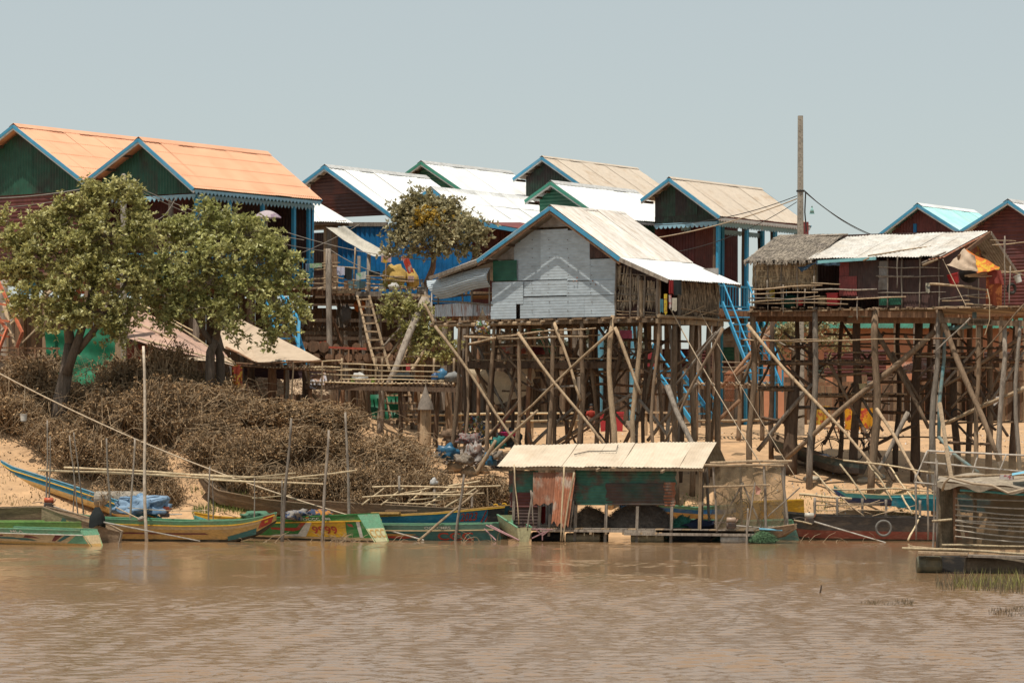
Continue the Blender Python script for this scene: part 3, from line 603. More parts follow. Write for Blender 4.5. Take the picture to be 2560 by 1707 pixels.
def wire(name, label, a, b, sag, r, m=None, cat='cable', n=24, group=None):
    a = Vector(a); b = Vector(b); mb = MB()
    mb.tube([lerp(a,b,i/n)-Vector((0,0,sag*4*(i/n)*(1-i/n))) for i in range(n+1)], r, 4)
    return single(name, mb, m or WIRE, label, cat, group)
# ---------------------------------------------------------------- the silver tin hut on tall stilts
hS = house('stilt_hut', 'silver corrugated hut with patched gable on a thicket of crooked stilts', (1376,518), 90, [(1194,651),(1074,694)], [(1550,647),(1672,701)], (1560,537), [STREAKR, WHITER], None, BLUET,
           oh=.5, zfl=(1300,797), floor=False, trim2=WOODG, sheetw=.75, pitch=.1, pale=False, cap=STREAKR, capw=.12)
T = hS.T; L_ = hS.L; zf = hS.zf
for pr in (hS.lp, hS.rp):                                              # rusty lower edge of the blue boards
    (x0,z0),(x1,z1) = pr[0], pr[1]; mb = MB(); mb.bar((x0,-.5,z0-.15), (x1,-.5,z1-.15), .05, .06); T.part('bargeboard_strip', mb, WOODR)
def gx(px, py, pl=0): return T.hit(px, py, 1, pl)
def patch(x0, y0, x1, y1, m, off, horiz=True, name='wall_sheet', tl=None, pitch=.085, n=1, skew=0):
    a = gx(x0, y1, -off); c = gx(x1, y0, -off)
    for i in range(n):
        s = lerp(a.x, c.x, i/n); e = lerp(a.x, c.x, (i+1)/n)+(.04 if i < n-1 else 0); o = off+.012*(i % 2)
        hi = (lambda v: (lambda q: min(c.z, hS.prof(q)-.02)))(0)
        mb = MB()
        if horiz:
            def xa(z, lim):
                x = lim
                for _ in range(60):
                    if hS.prof(x) >= z+.02: break
                    x *= .97
                return x
            mb.corr((0,-o,0), (0,0,1), (1,0,0), (0,-1,0), a.z+skew*(i/n), c.z, lambda z, s=s: (xa(z,s) if s < 0 else s), lambda z, e=e: (xa(z,e) if e > 0 else e), pitch, .0028, nb=6, wav=.004)
        else: mb.corr((0,-o,0), (1,0,0), (0,0,1), (0,-1,0), s, e, lambda q: a.z, hi, pitch, .010, nb=3, wav=.006)
        T.part(name, mb, m, smooth=True)
patch(1285, 524, 1500, 572, SILVERD, .0, n=1)
patch(1232, 560, 1290, 650, SILVERD, .0, n=1)
patch(1232, 545, 1300, 608, GREENH, .035, horiz=False)
patch(1285, 572, 1420, 702, SILVER, .02, n=2); patch(1418, 574, 1475, 702, SILVER, .03, n=1)
patch(1473, 646, 1539, 702, SILVER, .02)
patch(1474, 590, 1540, 646, BROWNW, .045, horiz=False)
patch(1285, 700, 1420, 742, SILVER, .03, n=2); patch(1417, 700, 1539, 740, SILVER, .045, n=2)
patch(1300, 738, 1538, 796, SILVER, .06, n=3)
patch(1230, 703, 1308, 762, SILVER, .065); patch(1227, 752, 1290, 798, SILVER, .085)
patch(1232, 650, 1292, 703, GREENH, .07, pitch=.11)
# bolts with rust runs
mb = MB()
for (x, y) in ((1417,702),(1424,711),(1442,694),(1441,703),(1433,703)): mb.lathe([(.022,0),(.015,.02)], 6, gx(x+65 if x < 1430 else x+1, y, -.09), Matrix.Rotation(math.pi/2, 3, 'X'))
T.part('bolt', mb, RUST)
for px in (1330, 1372, 1420, 1478):
    mb = MB()
    for py in range(600, 790, 22): mb.lathe([(.016,0),(.012,.014)], 5, gx(px+U(-2,2), py, -.075), Matrix.Rotation(math.pi/2, 3, 'X'))
    T.part('nail_row', mb, WOODD, kind='stuff')
XL = gx(1087,797).x; XR = gx(1645,790).x; XW = gx(1538,790).x; XWL = gx(1230,790).x
# closed body behind the gable
for nm, args in (('b', ((0,L_-.15,0),(1,0,0),(0,0,1),(0,1,0), XL, XR)),): sheets(T, 'wall_sheet', *args, lambda a: zf, lambda a: hS.prof(a) if a < 2.6 else hS.prof(2.6), SILVERD)
sheets(T, 'wall_sheet', (XW-.02,0,0), (0,1,0), (0,0,1), (1,0,0), .1, L_-.15, lambda a: zf, lambda a: hS.prof(XW), BROWNW)
sheets(T, 'wall_sheet', (XWL+.02,0,0), (0,1,0), (0,0,1), (-1,0,0), .1, L_-.15, lambda a: zf, lambda a: hS.prof(XWL), SILVERD)
# floor: joists, edge beam, slat ends
for i in range(16):
    mb = MB(); x = lerp(XL, XR+.1, (i+.5)/16); mb.bar((x,-.2,zf-.04), (x,L_,zf-.04), .36, .05); T.part('floor_plank', mb, PLANKB)
for pl, dz in ((-.08,-.13),(1.3,-.15),(2.6,-.15)):
    mb = MB(); mb.pole((XL-.1,pl,zf+dz), ((XL+XR)/2,pl,zf+dz-.02), .06,.06,.01); T.part('floor_beam', mb, WOODL if pl < 0 else WOOD)
    mb = MB(); mb.bar(((XL+XR)/2-.3,pl+.02,zf+dz+.01), (XR+.15,pl+.02,zf+dz), .08,.13); T.part('floor_beam', mb, WOOD)
mb = MB(); mb.bar((XR+.08,-.2,zf-.16), (XR+.08,L_,zf-.16), .07,.14); T.part('floor_beam', mb, WOODL)
mb = MB(); mb.pole((XR+.2,-.3,zf-.02), (XR+.18,L_+.2,zf-.05), .055,.045,.02); T.part('floor_beam', mb, WOODL)
for i in range(15):
    mb = MB(); x = lerp(XL, XR, i/14)+U(-.1,.1); mb.pole((x,-.25,zf-.1+U(-.02,.02)), (x+U(-.1,.1),.5,zf-.1), .035,.03,.01,k=2); T.part('joist', mb, WOODL if i % 2 else WOODG)
# left lean-to: hanging curled tin, tin balustrade, poles
def curl(u, v):
    a = gx(1067, 702, -.12); b = gx(1227, 667, -.12); c = gx(1227, 716, -.12); d = gx(1100, 748, -.12)
    p = lerp(lerp(a,b,u), lerp(d,c,u), v); s = math.sin(v*math.pi)
    return p+Vector((0,-.22*s-.012*math.sin(v*60), -.03*math.sin(u*7)))
mb = MB(); mb.grid(curl, 14, 60); T.part('tin_awning', mb, SILVER, smooth=True)
a = gx(1087,792,-.03); c = gx(1227,757,-.03)
sheets(T, 'balustrade_sheet', (0,-.03,0), (1,0,0), (0,0,1), (0,-1,0), a.x, c.x, lambda q: a.z, lambda q: c.z+.02*math.sin(q*3), [RUSTS, RUSTS], w=.85, pitch=.075, amp=.012)
strut(T, (1080,752), (1232,762), -.08, .03, WOODG, 'rail'); strut(T, (1085,745), (1232,735), .6, .03, WOODG, 'rail')
for px in (1098, 1157, 1180, 1222): strut(T, (px,672 if px > 1150 else 700), (px+U(-3,3),798), .05, .035, WOODG, 'lean_to_post')
strut(T, (1075,693), (1230,636), -.35, .035, WOODD, 'rafter'); strut(T, (1090,700), (1225,655), .2, .035, WOODD, 'rafter')
# right wing: thatch, poles
def tp(x0, y0, x1, y1, pl, rows, bl=.45, per=30, m=None, ax=1):
    a = T.hit(x0, y0, ax, pl); b = T.hit(x1, y0, ax, pl); c = T.hit(x0, y1, ax, pl)
    n_ = Vector((0,-1,0)) if ax == 1 else Vector((1,0,0))
    return thatch(T, a, b-a, Vector((0,0,-1)), n_, (b-a).length, a.z-c.z, rows, per, m, bl=bl)
tp(1540, 668, 1580, 775, .06, 5); tp(1578, 690, 1612, 760, .07, 4); tp(1610, 705, 1640, 765, .06, 4)
sheets(T, 'wall_sheet', (0,.14,0), (1,0,0), (0,0,1), (0,-1,0), XW, XR-.05, lambda a: zf, lambda a: interp(a, [(hS.rp[1][0], hS.rp[1][1]),(hS.rp[2][0], hS.rp[2][1])])-.15, BROWNW)
for (x, y0, y1, r) in ((1541,660,797,.035),(1577,672,797,.03),(1598,690,800,.055),(1612,690,797,.03),(1645,692,800,.05)): strut(T, (x,y0), (x-2,y1), -.06, r, WOODG, 'wall_pole')
for (y, e) in ((684,1640),(715,1640),(735,1640),(752,1640),(777,1640),(786,1640)): strut(T, (1540,y), (e,y+U(-3,8)), -.02, .018, WOODL if y > 740 else WOODG, 'batten')
XS = XR+.02                                                            # right-hand side wall
def sx(px, py, off=0): return T.hit(px, py, 0, XS+off)
a = sx(1690,705); b = sx(1792,705); c = sx(1690,800)
thatch(T, (XS+.03,a.y,a.z), (0,1,0), (0,0,-1), (1,0,0), b.y-a.y, a.z-c.z-.25, 5, 46, bl=.55)
sheets(T, 'wall_sheet', (XS-.1,0,0), (0,1,0), (0,0,1), (1,0,0), a.y, L_-.1, lambda q: zf, lambda q: a.z+.05, BROWNW)
for (x, y0, y1, r) in ((1697,690,815,.06),(1792,700,815,.04),(1740,700,810,.03)):
    p = sx(x,y0,.08); q = sx(x,y1,.08); mb = MB(); mb.pole((XS+.08,p.y,q.z), (XS+.08,p.y,p.z), r, r*.8, .02); T.part('wall_pole', mb, WOODG)
for (p, q) in (((1700,792),(1760,765)),((1722,800),(1790,775)),((1700,770),(1795,785))):
    mb = MB(); mb.pole(sx(*p,.12), sx(*q,.12), .02,.018,.02); T.part('batten', mb, WOODL)
# stilts: front row read off the photograph, rows behind
FR = [(1152,795,1128,.075),(1236,798,1214,.075),(1300,800,1286,.075),(1384,802,1370,.085),(1455,795,1440,.085),(1532,788,1526,.095),(1600,700,1588,.085),(1648,690,1642,.055),(1170,800,1158,.05)]
for (xt,yt,xb,r) in FR: stilt(T, xt, yt, xb, -.05, r*.98, WOOD if xt not in (1532,1600) else WOODL, wob=.06)
for pl, cols in ((1.25, (1178,1250,1318,1392,1470,1545,1612,1668)), (2.5, (1205,1290,1372,1452,1532,1640,1700)), (3.6, (1240,1330,1420,1500,1590,1690,1735,1780))):
    for x in cols: x += U(-8,8); stilt(T, x, 806, x+U(-14,10), pl, U(.055,.09), R.choice([WOOD, WOODR, WOODG, WOODD]), wob=.06)
for y, dx in ((.9,0),(1.9,3),(2.9,-4),(L_-.2,0)):                      # right side row
    w = T.w((XR,y,0)); mb = MB(); z0 = ground(w.x,w.y)-T.M.translation.z-.1
    mb.pole((XR+U(-.1,.1),y,z0), (XR+.02,y,zf-.1), .095,.08,.03,n=7); T.part('post', mb, WOOD, smooth=True)
for (p, q, r) in (((1088,815),(1300,1120),.055),((1295,832),(1515,1118),.055),((1532,825),(1298,1042),.05),((1385,806),(1452,1000),.055),((1090,818),(1062,760),.06),
                  ((1538,818),(1602,985),.06),((1240,845),(1172,860),.045),((1243,842),(1490,820),.03),((1245,846),(1470,842),.04),((1160,842),(1240,845),.04)):
    strut(T, p, q, -.22 if q[1] > 1000 else -.12, r, WOODL, ql=-.5 if q[1] > 1000 else None)
for (p, q) in (((1178,830),(1260,1020)),((1205,1110),(1300,1000)),((1240,845),(1330,1105)),((1330,1112),(1475,980)),((1350,930),(1440,1110)),((1415,1105),(1455,985)),((1460,830),(1390,1000)),
               ((1475,960),(1590,1090)),((1385,1110),(1580,985)),((1392,1116),(1590,1000)),((1560,1112),(1650,950)),((1600,1000),(1670,1090)),((1540,930),(1700,830)),((1600,965),(1770,860)),
               ((1620,1100),(1740,960)),((1690,940),(1790,830)),((1390,850),(1530,960)),((1250,870),(1330,960)),((1160,860),(1235,1010)),((1430,1000),(1520,1112)),((1300,900),(1250,1090)),((1480,900),(1420,1090)),((1560,860),(1510,1050)),((1640,860),(1600,1050))):
    strut(T, p, q, U(.3,2.2), U(.04,.07), R.choice([WOODD, WOODD, WOOD, WOODG]), ql=U(.3,2.8))
strut(T, (1668,965), (1752,1165), -.6, .09, WOODG, ql=-1.6)              # raking props right of the hut
strut(T, (1808,820), (1660,1110), .0, .05, WOOD, ql=-.6); strut(T, (1806,818), (1690,960), .3, .05, WOODG)
strut(T, (1195,1165), (1345,1025), -.9, .06, WOODL, ql=-.4); strut(T, (1150,1182), (1235,1120), -1.0, .06, WOOD, ql=-.4); strut(T, (1190,1185), (1240,1100), -1.3, .07, WOODL, ql=-.9)
# lower working platform between the stilts
pz = T.hit(1300, 906, 1, 1.2).z
for i, (x0, x1) in enumerate(((1160,1330),(1325,1480),(1470,1605))):
    mb = MB(); mb.bar(T.hit(x0,912,1,1.0), T.hit(x1,912+i,1,1.0), .12, .2); T.part('platform_beam', mb, WOODD)
for i in range(14):
    mb = MB(); a = T.hit(1165+i*32, 905, 1, .9); mb.pole((a.x,.9,pz), (a.x+U(-.2,.2),3.0,pz), .05,.04,.02,k=3); T.part('platform_pole', mb, WOODD if i % 3 else WOODL)
for (y, x0, x1) in ((900,1180,1420),(895,1330,1470),(896,1420,1610),(866,1230,1400),(835,1330,1500)): strut(T, (x0,y), (x1,y+U(-4,4)), 1.0, .025, WOODL, 'platform_rail')

for _ in range(26):                                                    # tangle of short braces and ties among the stilts
    x = U(1170,1640); y = U(830,1040); pl = U(.4,3.4); a = U(-1.1,1.1); l = U(45,130)
    strut(T, (x-l*math.cos(a)/2, y-l*math.sin(a)/2), (x+l*math.cos(a)/2, y+l*math.sin(a)/2), pl, U(.025,.055), R.choice([WOODD, WOODD, WOOD, WOODG]), ql=pl+U(-.3,.3), wob=.05)
for (y, x0, x1, pl) in ((838,1160,1330,.5),(862,1170,1300,1.8),(884,1200,1420,2.2),(925,1340,1600,2.6),(944,1330,1520,3.2),(960,1480,1640,2.8),(870,1500,1640,1.6),(850,1560,1720,2.6),(985,1520,1700,3.4),(900,1610,1740,2.4)): strut(T, (x0,y), (x1,y+U(-8,8)), pl, U(.03,.05), R.choice([WOODL, WOOD, WOODR]), 'cross_pole', wob=.03)
# ---------------------------------------------------------------- thatch and tin hut on the right
def qsheets(T, name, a, b, c, d, m, n=4, waves=8, amp=.014, wav=.01, nv=3, ov=.03, world=False, label=None):   # a-b lower edge, d-c upper edge, sheets side by side along a-b
    a, b, c, d = [Vector(q) for q in (a,b,c,d)]; nn = (b-a).cross(d-a).normalized()
    if nn.z < 0: nn = -nn
    for i in range(n):
        s0 = i/n; s1 = min(1, (i+1)/n+ov); mb = MB(); ph = U(0,9); lift = .014*(i % 2)
        mb.grid(lambda u, v: lerp(lerp(a,b,lerp(s0,s1,u)), lerp(d,c,lerp(s0,s1,u)), v)+nn*(lift+amp*math.sin(u*6.2832*waves)+wav*math.sin(ph+u*3+v*5)), waves*4, nv)
        T.part(name, mb, m[i % len(m)] if isinstance(m, list) else m, smooth=True, world=world, label=label)
o_ = P(2110, 1100, 90)
YT = math.radians(-28)
T = TR = Thing('stilt_hut', 'long low hut with half thatch half tin roof on tall brown stilts', 'house', (o_.x, 90, ground(o_.x, 90)), YT)
def fx(px, py, pl=0): return TR.hit(px, py, 1, pl)
zf = fx(2110, 772).z
A_, B_ = fx(2018,647,-.4), fx(2352,641,-.4); D_, C_ = fx(2118,591,2.5), fx(2472,579,2.5)
qsheets(T, 'roof_sheet', A_, B_, C_, D_, mat('dusty_white_sheet', (.58,.55,.50), (.49,.43,.36), rough=.65, rnd=.05, scale=1.2), 6, 9)
bk = [C_+Vector((.0,2.6,-1.15)), D_+Vector((-.2,2.6,-1.15))]
qsheets(T, 'roof_sheet', bk[1], bk[0], C_, D_, SILVERD, 6, 9)
e1, e2 = fx(2300,660,-.45), fx(2352,640,-.45); e3 = fx(2470,585,2.4); e4 = fx(2420,592,2.3)
qsheets(T, 'rusty_roof_sheet', fx(2318,650,-.46), fx(2362,642,-.46), fx(2478,580,2.5), fx(2440,583,2.5), RUST, 1, 5)
mb = MB(); mb.bar(C_+Vector((.05,0,-.05)), C_+Vector((.05,-2.9,-.05-(C_.z-B_.z))), .05,.12); T.part('bargeboard', mb, WOODR)
mb = MB(); mb.bar(C_+Vector((.06,0,-.05)), C_+Vector((.06,2.6,-1.2)), .05,.12); T.part('bargeboard', mb, WOODG)
a = fx(2045,655,-.45); b = fx(2190,646,-.45); mb = MB(); mb.bar(a,b,.06,.09); T.part('gutter', mb, plastic('pale_turquoise', (.22,.48,.50)))
# thatch roof half
ta, tb = fx(1862,655,-.45), fx(2030,653,-.45); td, tc_ = fx(1948,592,2.5), fx(2122,590,2.5)
mb = MB(); mb.grid(lambda u, v: lerp(lerp(ta,tb,u),lerp(td,tc_,u),v)+Vector((0,0,-.06+.03*math.sin(u*9+v*7))), 12, 8); mb.grid(lambda u, v: lerp(lerp(td,tc_,u), lerp(td,tc_,u)+Vector((-.1,2.6,-1.15)), v)+Vector((0,0,-.05)), 6, 3)
T.part('thatch_base', mb, THATCHR)
ux = (tb-ta); dn = (ta-td)
thatch(T, td+Vector((0,0,.03)), ux, dn, Vector((0,-.4,.9)), ux.length, dn.length-.05, 12, 120, THATCHR, 'thatch_roof', bl=.42, rag=.6, thick=.4)
thatch(T, ta+Vector((0,-.02,.05)), ux, Vector((0,0,-1)), Vector((0,-1,0)), ux.length, .12, 1, 45, THATCHR, 'thatch_fringe', bl=.14, rag=1, thick=.5)
strut(T, (1945,598), (2120,586), 2.2, .03, WOODG, 'ridge_pole'); strut(T, (1960,606), (2010,603), 2.1, .02, WOODL, 'ridge_pole')
strut(T, (2170,640), (2440,602), -.5, .022, WOODL, 'roof_pole', ql=2.0); strut(T, (2305,658), (2440,603), -.55, .03, WOODG, 'roof_pole', ql=1.6)
strut(T, (2330,645), (2365,630), -.8, .03, WOODG, 'roof_pole'); strut(T, (2158,652), (2172,645), -.6, .03, WOODL, 'rafter_end'); strut(T, (2306,664), (2345,648), -.8, .04, WOODL, 'rafter_end')
# front wall
def fp(x0, y0, x1, y1, m, off, vert=True, n=1, name='wall_sheet', pitch=.085, amp=.01):
    a = fx(x0, y1, -off); c = fx(x1, y0, -off)
    if vert: sheets(T, name, (0,-off,0), (1,0,0), (0,0,1), (0,-1,0), a.x, c.x, lambda q: a.z, lambda q: c.z, m, w=(c.x-a.x)/n, pitch=pitch, amp=amp, wav=.008, nb=3)
    else: sheets(T, name, (0,-off,0), (0,0,1), (1,0,0), (0,-1,0), a.z, c.z, lambda q: a.x, lambda q: c.x, m, w=(c.z-a.z)/n, pitch=pitch, amp=amp, wav=.008, nb=3)
a = fx(1884,655,.0); b = fx(2042,655,.0); c = fx(1884,716,.0)
thatch(T, a, (1,0,0), (0,0,-1), (0,-1,0), b.x-a.x, a.z-c.z, 5, 60, mat('golden_thatch', (.40,.29,.175), (.22,.16,.105), rough=.95, scale=3, island=.4, rnd=.1), 'thatch_panel', bl=.42)
mb = MB(); mb.box(((a.x+b.x)/2, .08, (a.z+c.z)/2), (b.x-a.x, .03, a.z-c.z)); T.part('thatch_backing', mb, THATCHR)
for y in (664,678,692,706): strut(T, (1884,y), (2040,y+U(-2,2)), -.1, .012, BAMBOO, 'batten')
for x in (1888,1920,1953,1993,2036): strut(T, (x,652), (x+U(-2,2),768), -.11, .02, WOODG, 'wall_pole')
fp(2098,652,2122,690,REDW,.05); fp(2118,650,2198,745,BROWNW,.02,n=2); fp(2098,690,2142,740,REDW,.07); fp(2196,652,2222,725,SILVERD,.03,n=1)
fp(2218,648,2348,770,BROWNW,.02,n=3); fp(2196,725,2222,768,BROWNW,.01); fp(2198,745,2255,763,GREENH,.045,n=2); fp(2300,655,2350,770,BROWNW,.035)
for x in (2219,2255,2300,2348): strut(T, (x,645), (x+U(-4,0),770), -.12, .028, WOODG, 'wall_pole')
for (y, x0, x1) in ((667,2195,2350),(692,2195,2360),(690,2190,2285),(732,2195,2365),(743,2195,2265)): strut(T, (x0,y), (x1,y+U(-3,4)), -.16, .018, WOODG, 'batten')
# dark interior, end wall, back wall
XE = fx(2350,700).x; XS_ = fx(1884,700).x
sheets(T, 'wall_sheet', (0,2.6,0), (1,0,0), (0,0,1), (0,-1,0), XS_, XE, lambda q: zf, lambda q: zf+2.4, BROWNW, w=1)
sheets(T, 'wall_sheet', (XS_,0,0), (0,1,0), (0,0,1), (-1,0,0), .1, 2.6, lambda q: zf, lambda q: zf+1.3, BROWNW, w=1)
def ex(px, py, off=0): return TR.hit(px, py, 0, XE+off)
ez0 = B_.z-.05
def eprof(y): return interp(y, [(-.4,B_.z),(2.5,C_.z),(5.1,C_.z-1.15)])-.08
sheets(T, 'end_wall_sheet', (XE,0,0), (0,1,0), (0,0,1), (1,0,0), 0, 5.0, lambda q: zf, eprof, [BROWNW, MAROON, BROWNW], w=.8, pitch=.09, amp=.01)
for (x0,y0,x1,y1,m) in ((2455,612,2472,640,SILVERD),(2474,612,2500,662,GREENH)):
    p = ex(x0,y1,.04); q = ex(x1,y0,.04); sheets(T, 'end_wall_sheet', (XE+.04,0,0), (0,1,0), (0,0,1), (1,0,0), p.y, q.y, lambda v: p.z, lambda v: min(q.z, eprof(v)), m, pitch=.09, amp=.01)
p = ex(2410,655,.05); q = ex(2452,602,.05)
mb = MB(); mb.grid(lambda u, v: Vector((XE+.05+.02*math.sin(u*9), lerp(p.y,q.y,u), lerp(p.z, eprof(lerp(p.y,q.y,u)), v))), 8, 4); T.part('patterned_lining', mb, cloth('red_yellow', (.30,.10,.07), (.45,.30,.08), 5))
for (p0, q0) in (((2460,668),(2520,640)),((2455,638),(2500,635)),((2510,600),(2512,780)),((2480,640),(2560,690))): 
    mb = MB(); mb.pole(ex(*p0,.1), ex(*q0,.1), .025,.02,.02); T.part('wall_pole', mb, WOODG)
# floor, beams and railing; the deck runs on to the right of the hut
XD = fx(2600,770).x
for i in range(24):
    mb = MB(); x = lerp(XS_-.1, XD, (i+.5)/24); mb.bar((x,-.55 if x > XE else -.3,zf-.04+U(-.01,.01)), (x,4.8,zf-.04), .30+U(-.02,.06), .045); T.part('floor_plank', mb, PLANKB if i % 3 else WOODL)
for (x0,x1,y,pl) in ((1878,2040,783,-.12),(2036,2200,783,-.1),(2196,2352,786,-.12)):
    mb = MB(); mb.bar(fx(x0,y,pl), fx(x1,y+1,pl), .1, .18); T.part('floor_beam', mb, WOODR)
for (x0,x1,y) in ((1885,2120,796),(2110,2350,800)):
    mb = MB(); mb.bar(fx(x0,y,.5), fx(x1,y,.5), .1, .2); T.part('floor_beam', mb, WOODR)
for (x0,x1,y) in ((2350,2480,800),(2420,2600,806)):
    mb = MB(); mb.bar(fx(x0,y,-.3), fx(x1,y+4,-.3), .1, .16); T.part('floor_beam', mb, WOOD)
for i in range(30):
    mb = MB(); a = fx(1880+i*24+U(-6,6), 770+U(-2,2), -.4); mb.pole(a, a+Vector((U(-.1,.1),.6,0)), .03,.025,.01,k=2); T.part('joist', mb, WOODL if U(0,1) < .5 else WOOD)
for (x0,y0,x1,y1,r) in ((1880,724,2056,713,.03),(2030,725,2192,723,.028),(1872,746,2050,748,.022),(1872,756,2050,740,.02),(1880,735,2045,731,.02),(2028,708,2100,711,.025),(2030,748,2265,742,.022),(1880,757,2120,760,.025),(2325,710,2430,716,.04),(2412,716,2470,726,.045),(2350,748,2420,738,.02),(2355,752,2425,751,.02),(2415,740,2470,745,.02),(2420,738,2470,735,.018),(2412,760,2480,763,.03),(2340,769,2410,766,.022),(2440,772,2520,770,.03),(2420,692,2480,690,.02)):
    strut(T, (x0,y0), (x1,y1), -.45, r, WOODL if U(0,1) < .6 else WOODG, 'rail')
for (x,y0,y1) in ((1918,700,778),(1958,712,782),(1995,720,768),(2013,722,766),(2035,690,770),(2143,742,800),(2103,745,775),(2244,640,720),(2421,714,768),(2447,696,770),(2526,665,760),(2512,590,700)): strut(T, (x,y0), (x+U(-3,3),y1), -.42, .022, WOODG, 'rail_post')
strut(T, (2412,690), (2570,676), -.3, .03, WOODL, 'clothes_pole'); strut(T, (2470,672), (2560,688), .3, .02, WOODL, 'clothes_pole'); strut(T, (2470,600), (2540,603), 2.4, .018, WOODL, 'roof_pole'); strut(T, (2480,613), (2575,605), 1.5, .022, WOODL, 'roof_pole')
# stilts
for (xt,yt,xb,pl,r,m) in ((1880,765,1875,-.1,.12,WOOD),(2037,768,2024,-.15,.12,WOODG),(2190,768,2176,-.15,.14,WOOD),(2346,772,2336,-.12,.11,WOODG),(2447,800,2440,-.2,.09,WOOD),(2511,815,2507,-.2,.10,WOODG),(2552,800,2543,-.3,.08,WOODG),
                         (2141,790,2134,1.6,.17,WOODD),(2298,790,2287,1.6,.17,WOODD),(1993,800,1985,2.2,.10,WOODD),(2105,800,2098,3.6,.09,WOODD),(2245,800,2238,2.6,.10,WOODD),(2385,800,2392,1.5,.14,WOODD),(2425,800,2420,3.5,.11,WOODD),(2475,800,2470,1.8,.12,WOOD),(2540,800,2530,2.5,.14,WOODD),(1930,790,1928,3.5,.10,WOODD),(2190,800,2186,4.4,.11,WOODD),(2330,800,2325,4.4,.11,WOODD),(2030,800,2026,4.6,.12,WOODD)):
    stilt(T, xt, yt, xb, pl, r*.88, m, wob=.05)
stilt(T, 1985, 968, 1972, 1.0, .24, WOODD, wob=.02)
for (p,q,pl,ql,r,m) in (((1869,812),(2205,1192),-.3,-1.2,.062,WOODL),((2338,828),(1965,1146),.4,-.2,.105,WOOD),((2188,820),(2322,1070),.6,.6,.09,WOOD),((2347,774),(2497,1152),-.2,-.6,.10,WOOD),((2560,970),(2360,1060),-.1,.5,.07,WOODL),((2426,795),(2335,882),-.5,-.6,.03,WOODG),((2560,760),(2440,900),-.6,-.3,.03,WOOD),((2560,840),(2360,965),.5,.8,.06,WOOD),
    ((2160,800),(2088,800),.5,.5,.04,WOODD),((1895,1125),(2030,960),.8,.6,.08,WOODG),((2192,1022),(2310,1215),-.6,-2.6,.06,WOODL),((2270,1030),(2195,1180),.4,-.3,.08,WOODG),((2160,1125),(2290,1060),1.2,.9,.06,WOODD),((2075,910),(2140,1040),1.0,1.0,.06,WOOD),((2140,1040),(2235,1200),1.0,-.2,.07,WOODD),((2210,830),(2110,1000),1.6,1.6,.05,WOODD),((1900,900),(1878,820),.5,.2,.05,WOOD),((1855,960),(1925,790),.9,.9,.06,WOOD),
    ((2400,900),(2520,1090),1.0,.6,.06,WOODD),((2520,830),(2420,1010),1.0,1.2,.05,WOODD),((2440,1040),(2540,860),.6,.4,.05,WOOD),((2355,1020),(2440,1110),.9,.4,.05,WOODD),((2360,960),(2450,860),1.0,1.0,.05,WOODG),((2480,1000),(2560,880),.4,.3,.05,WOODG),((2300,980),(2390,880),.8,.8,.05,WOODD),((2230,880),(2300,1000),.8,.8,.05,WOOD),((2060,1110),(2140,960),1.8,1.5,.06,WOODD),((1960,830),(2040,900),1.9,1.9,.05,WOODD),((2350,1105),(2480,1110),.6,.3,.05,WOODD),((2380,880),(2490,1000),1.4,1.2,.05,WOODD)):
    strut(T, p, q, pl, r, m, ql=ql, wob=.025)
for (x0,x1,y,pl,r,m) in ((1862,2325,849,-.3,.026,WOODL),(1855,2050,850,-.33,.016,WOODL),(2330,2450,846,-.3,.025,WOODR),(2060,2350,925,1.2,.02,WOODL),(2100,2330,882,1.3,.03,WOODL),(2290,2420,890,.5,.03,WOODL),(2100,2390,1095,1.2,.03,WOODD),(2150,2340,860,1.5,.03,WOODD),(2360,2480,920,.9,.03,WOODL),(2330,2560,900,1.3,.05,WOODD),(2330,2560,870,1.6,.05,WOODD)):
    strut(T, (x0,y), (x1,y+U(-3,3)), pl, r, m, 'cross_pole')
# two lower shelves of poles
for nm, (x0,x1,y,pl,n) in {'a': (1885,2185,903,.9,26), 'b': (1885,1985,968,.8,10), 'c': (2040,2220,985,1.4,16)}.items():
    z = fx(x0,y,pl).z; a = fx(x0,y,pl).x; b = fx(x1,y,pl).x
    for k in range(3):
        mb = MB(); mb.pole((a,pl+k*.7,z-.06), (b,pl+k*.7,z-.06+U(-.04,.04)), .05,.045,.015); T.part('shelf_beam', mb, WOODD if k else WOOD)
    for i in range(n):
        mb = MB(); x = lerp(a,b,(i+.5)/n); mb.pole((x,pl-.15+U(-.1,.1),z+U(-.01,.02)), (x+U(-.15,.15),pl+1.7,z), .03,.03,.01,k=2); T.part('shelf_pole', mb, R.choice([WOODL, WOOD, WOODD]))
for _ in range(44):
    x = U(1890,2570); y = U(830,1080); pl = U(.5,4.4); a = U(-1.2,1.2); l = U(50,150)
    strut(T, (x-l*math.cos(a)/2, y-l*math.sin(a)/2), (x+l*math.cos(a)/2, y+l*math.sin(a)/2), pl, U(.025,.06), R.choice([WOODD, WOODD, WOOD, WOODG]), ql=pl+U(-.3,.3), wob=.05)
for (y, x0, x1, pl) in ((865,1960,2200,1.8),(885,2200,2420,2.0),(940,2020,2240,2.4),(955,2200,2400,2.2),(1000,2090,2280,3.0),(912,2350,2570,1.6),(950,2380,2560,2.4),(985,2300,2480,2.8),(835,2060,2330,2.6),(1030,2200,2400,2.6),(1060,2330,2560,2.0)): strut(T, (x0,y), (x1,y+U(-8,8)), pl, U(.03,.055), R.choice([WOODL, WOOD, WOODR, WOODD]), 'cross_pole', wob=.03)
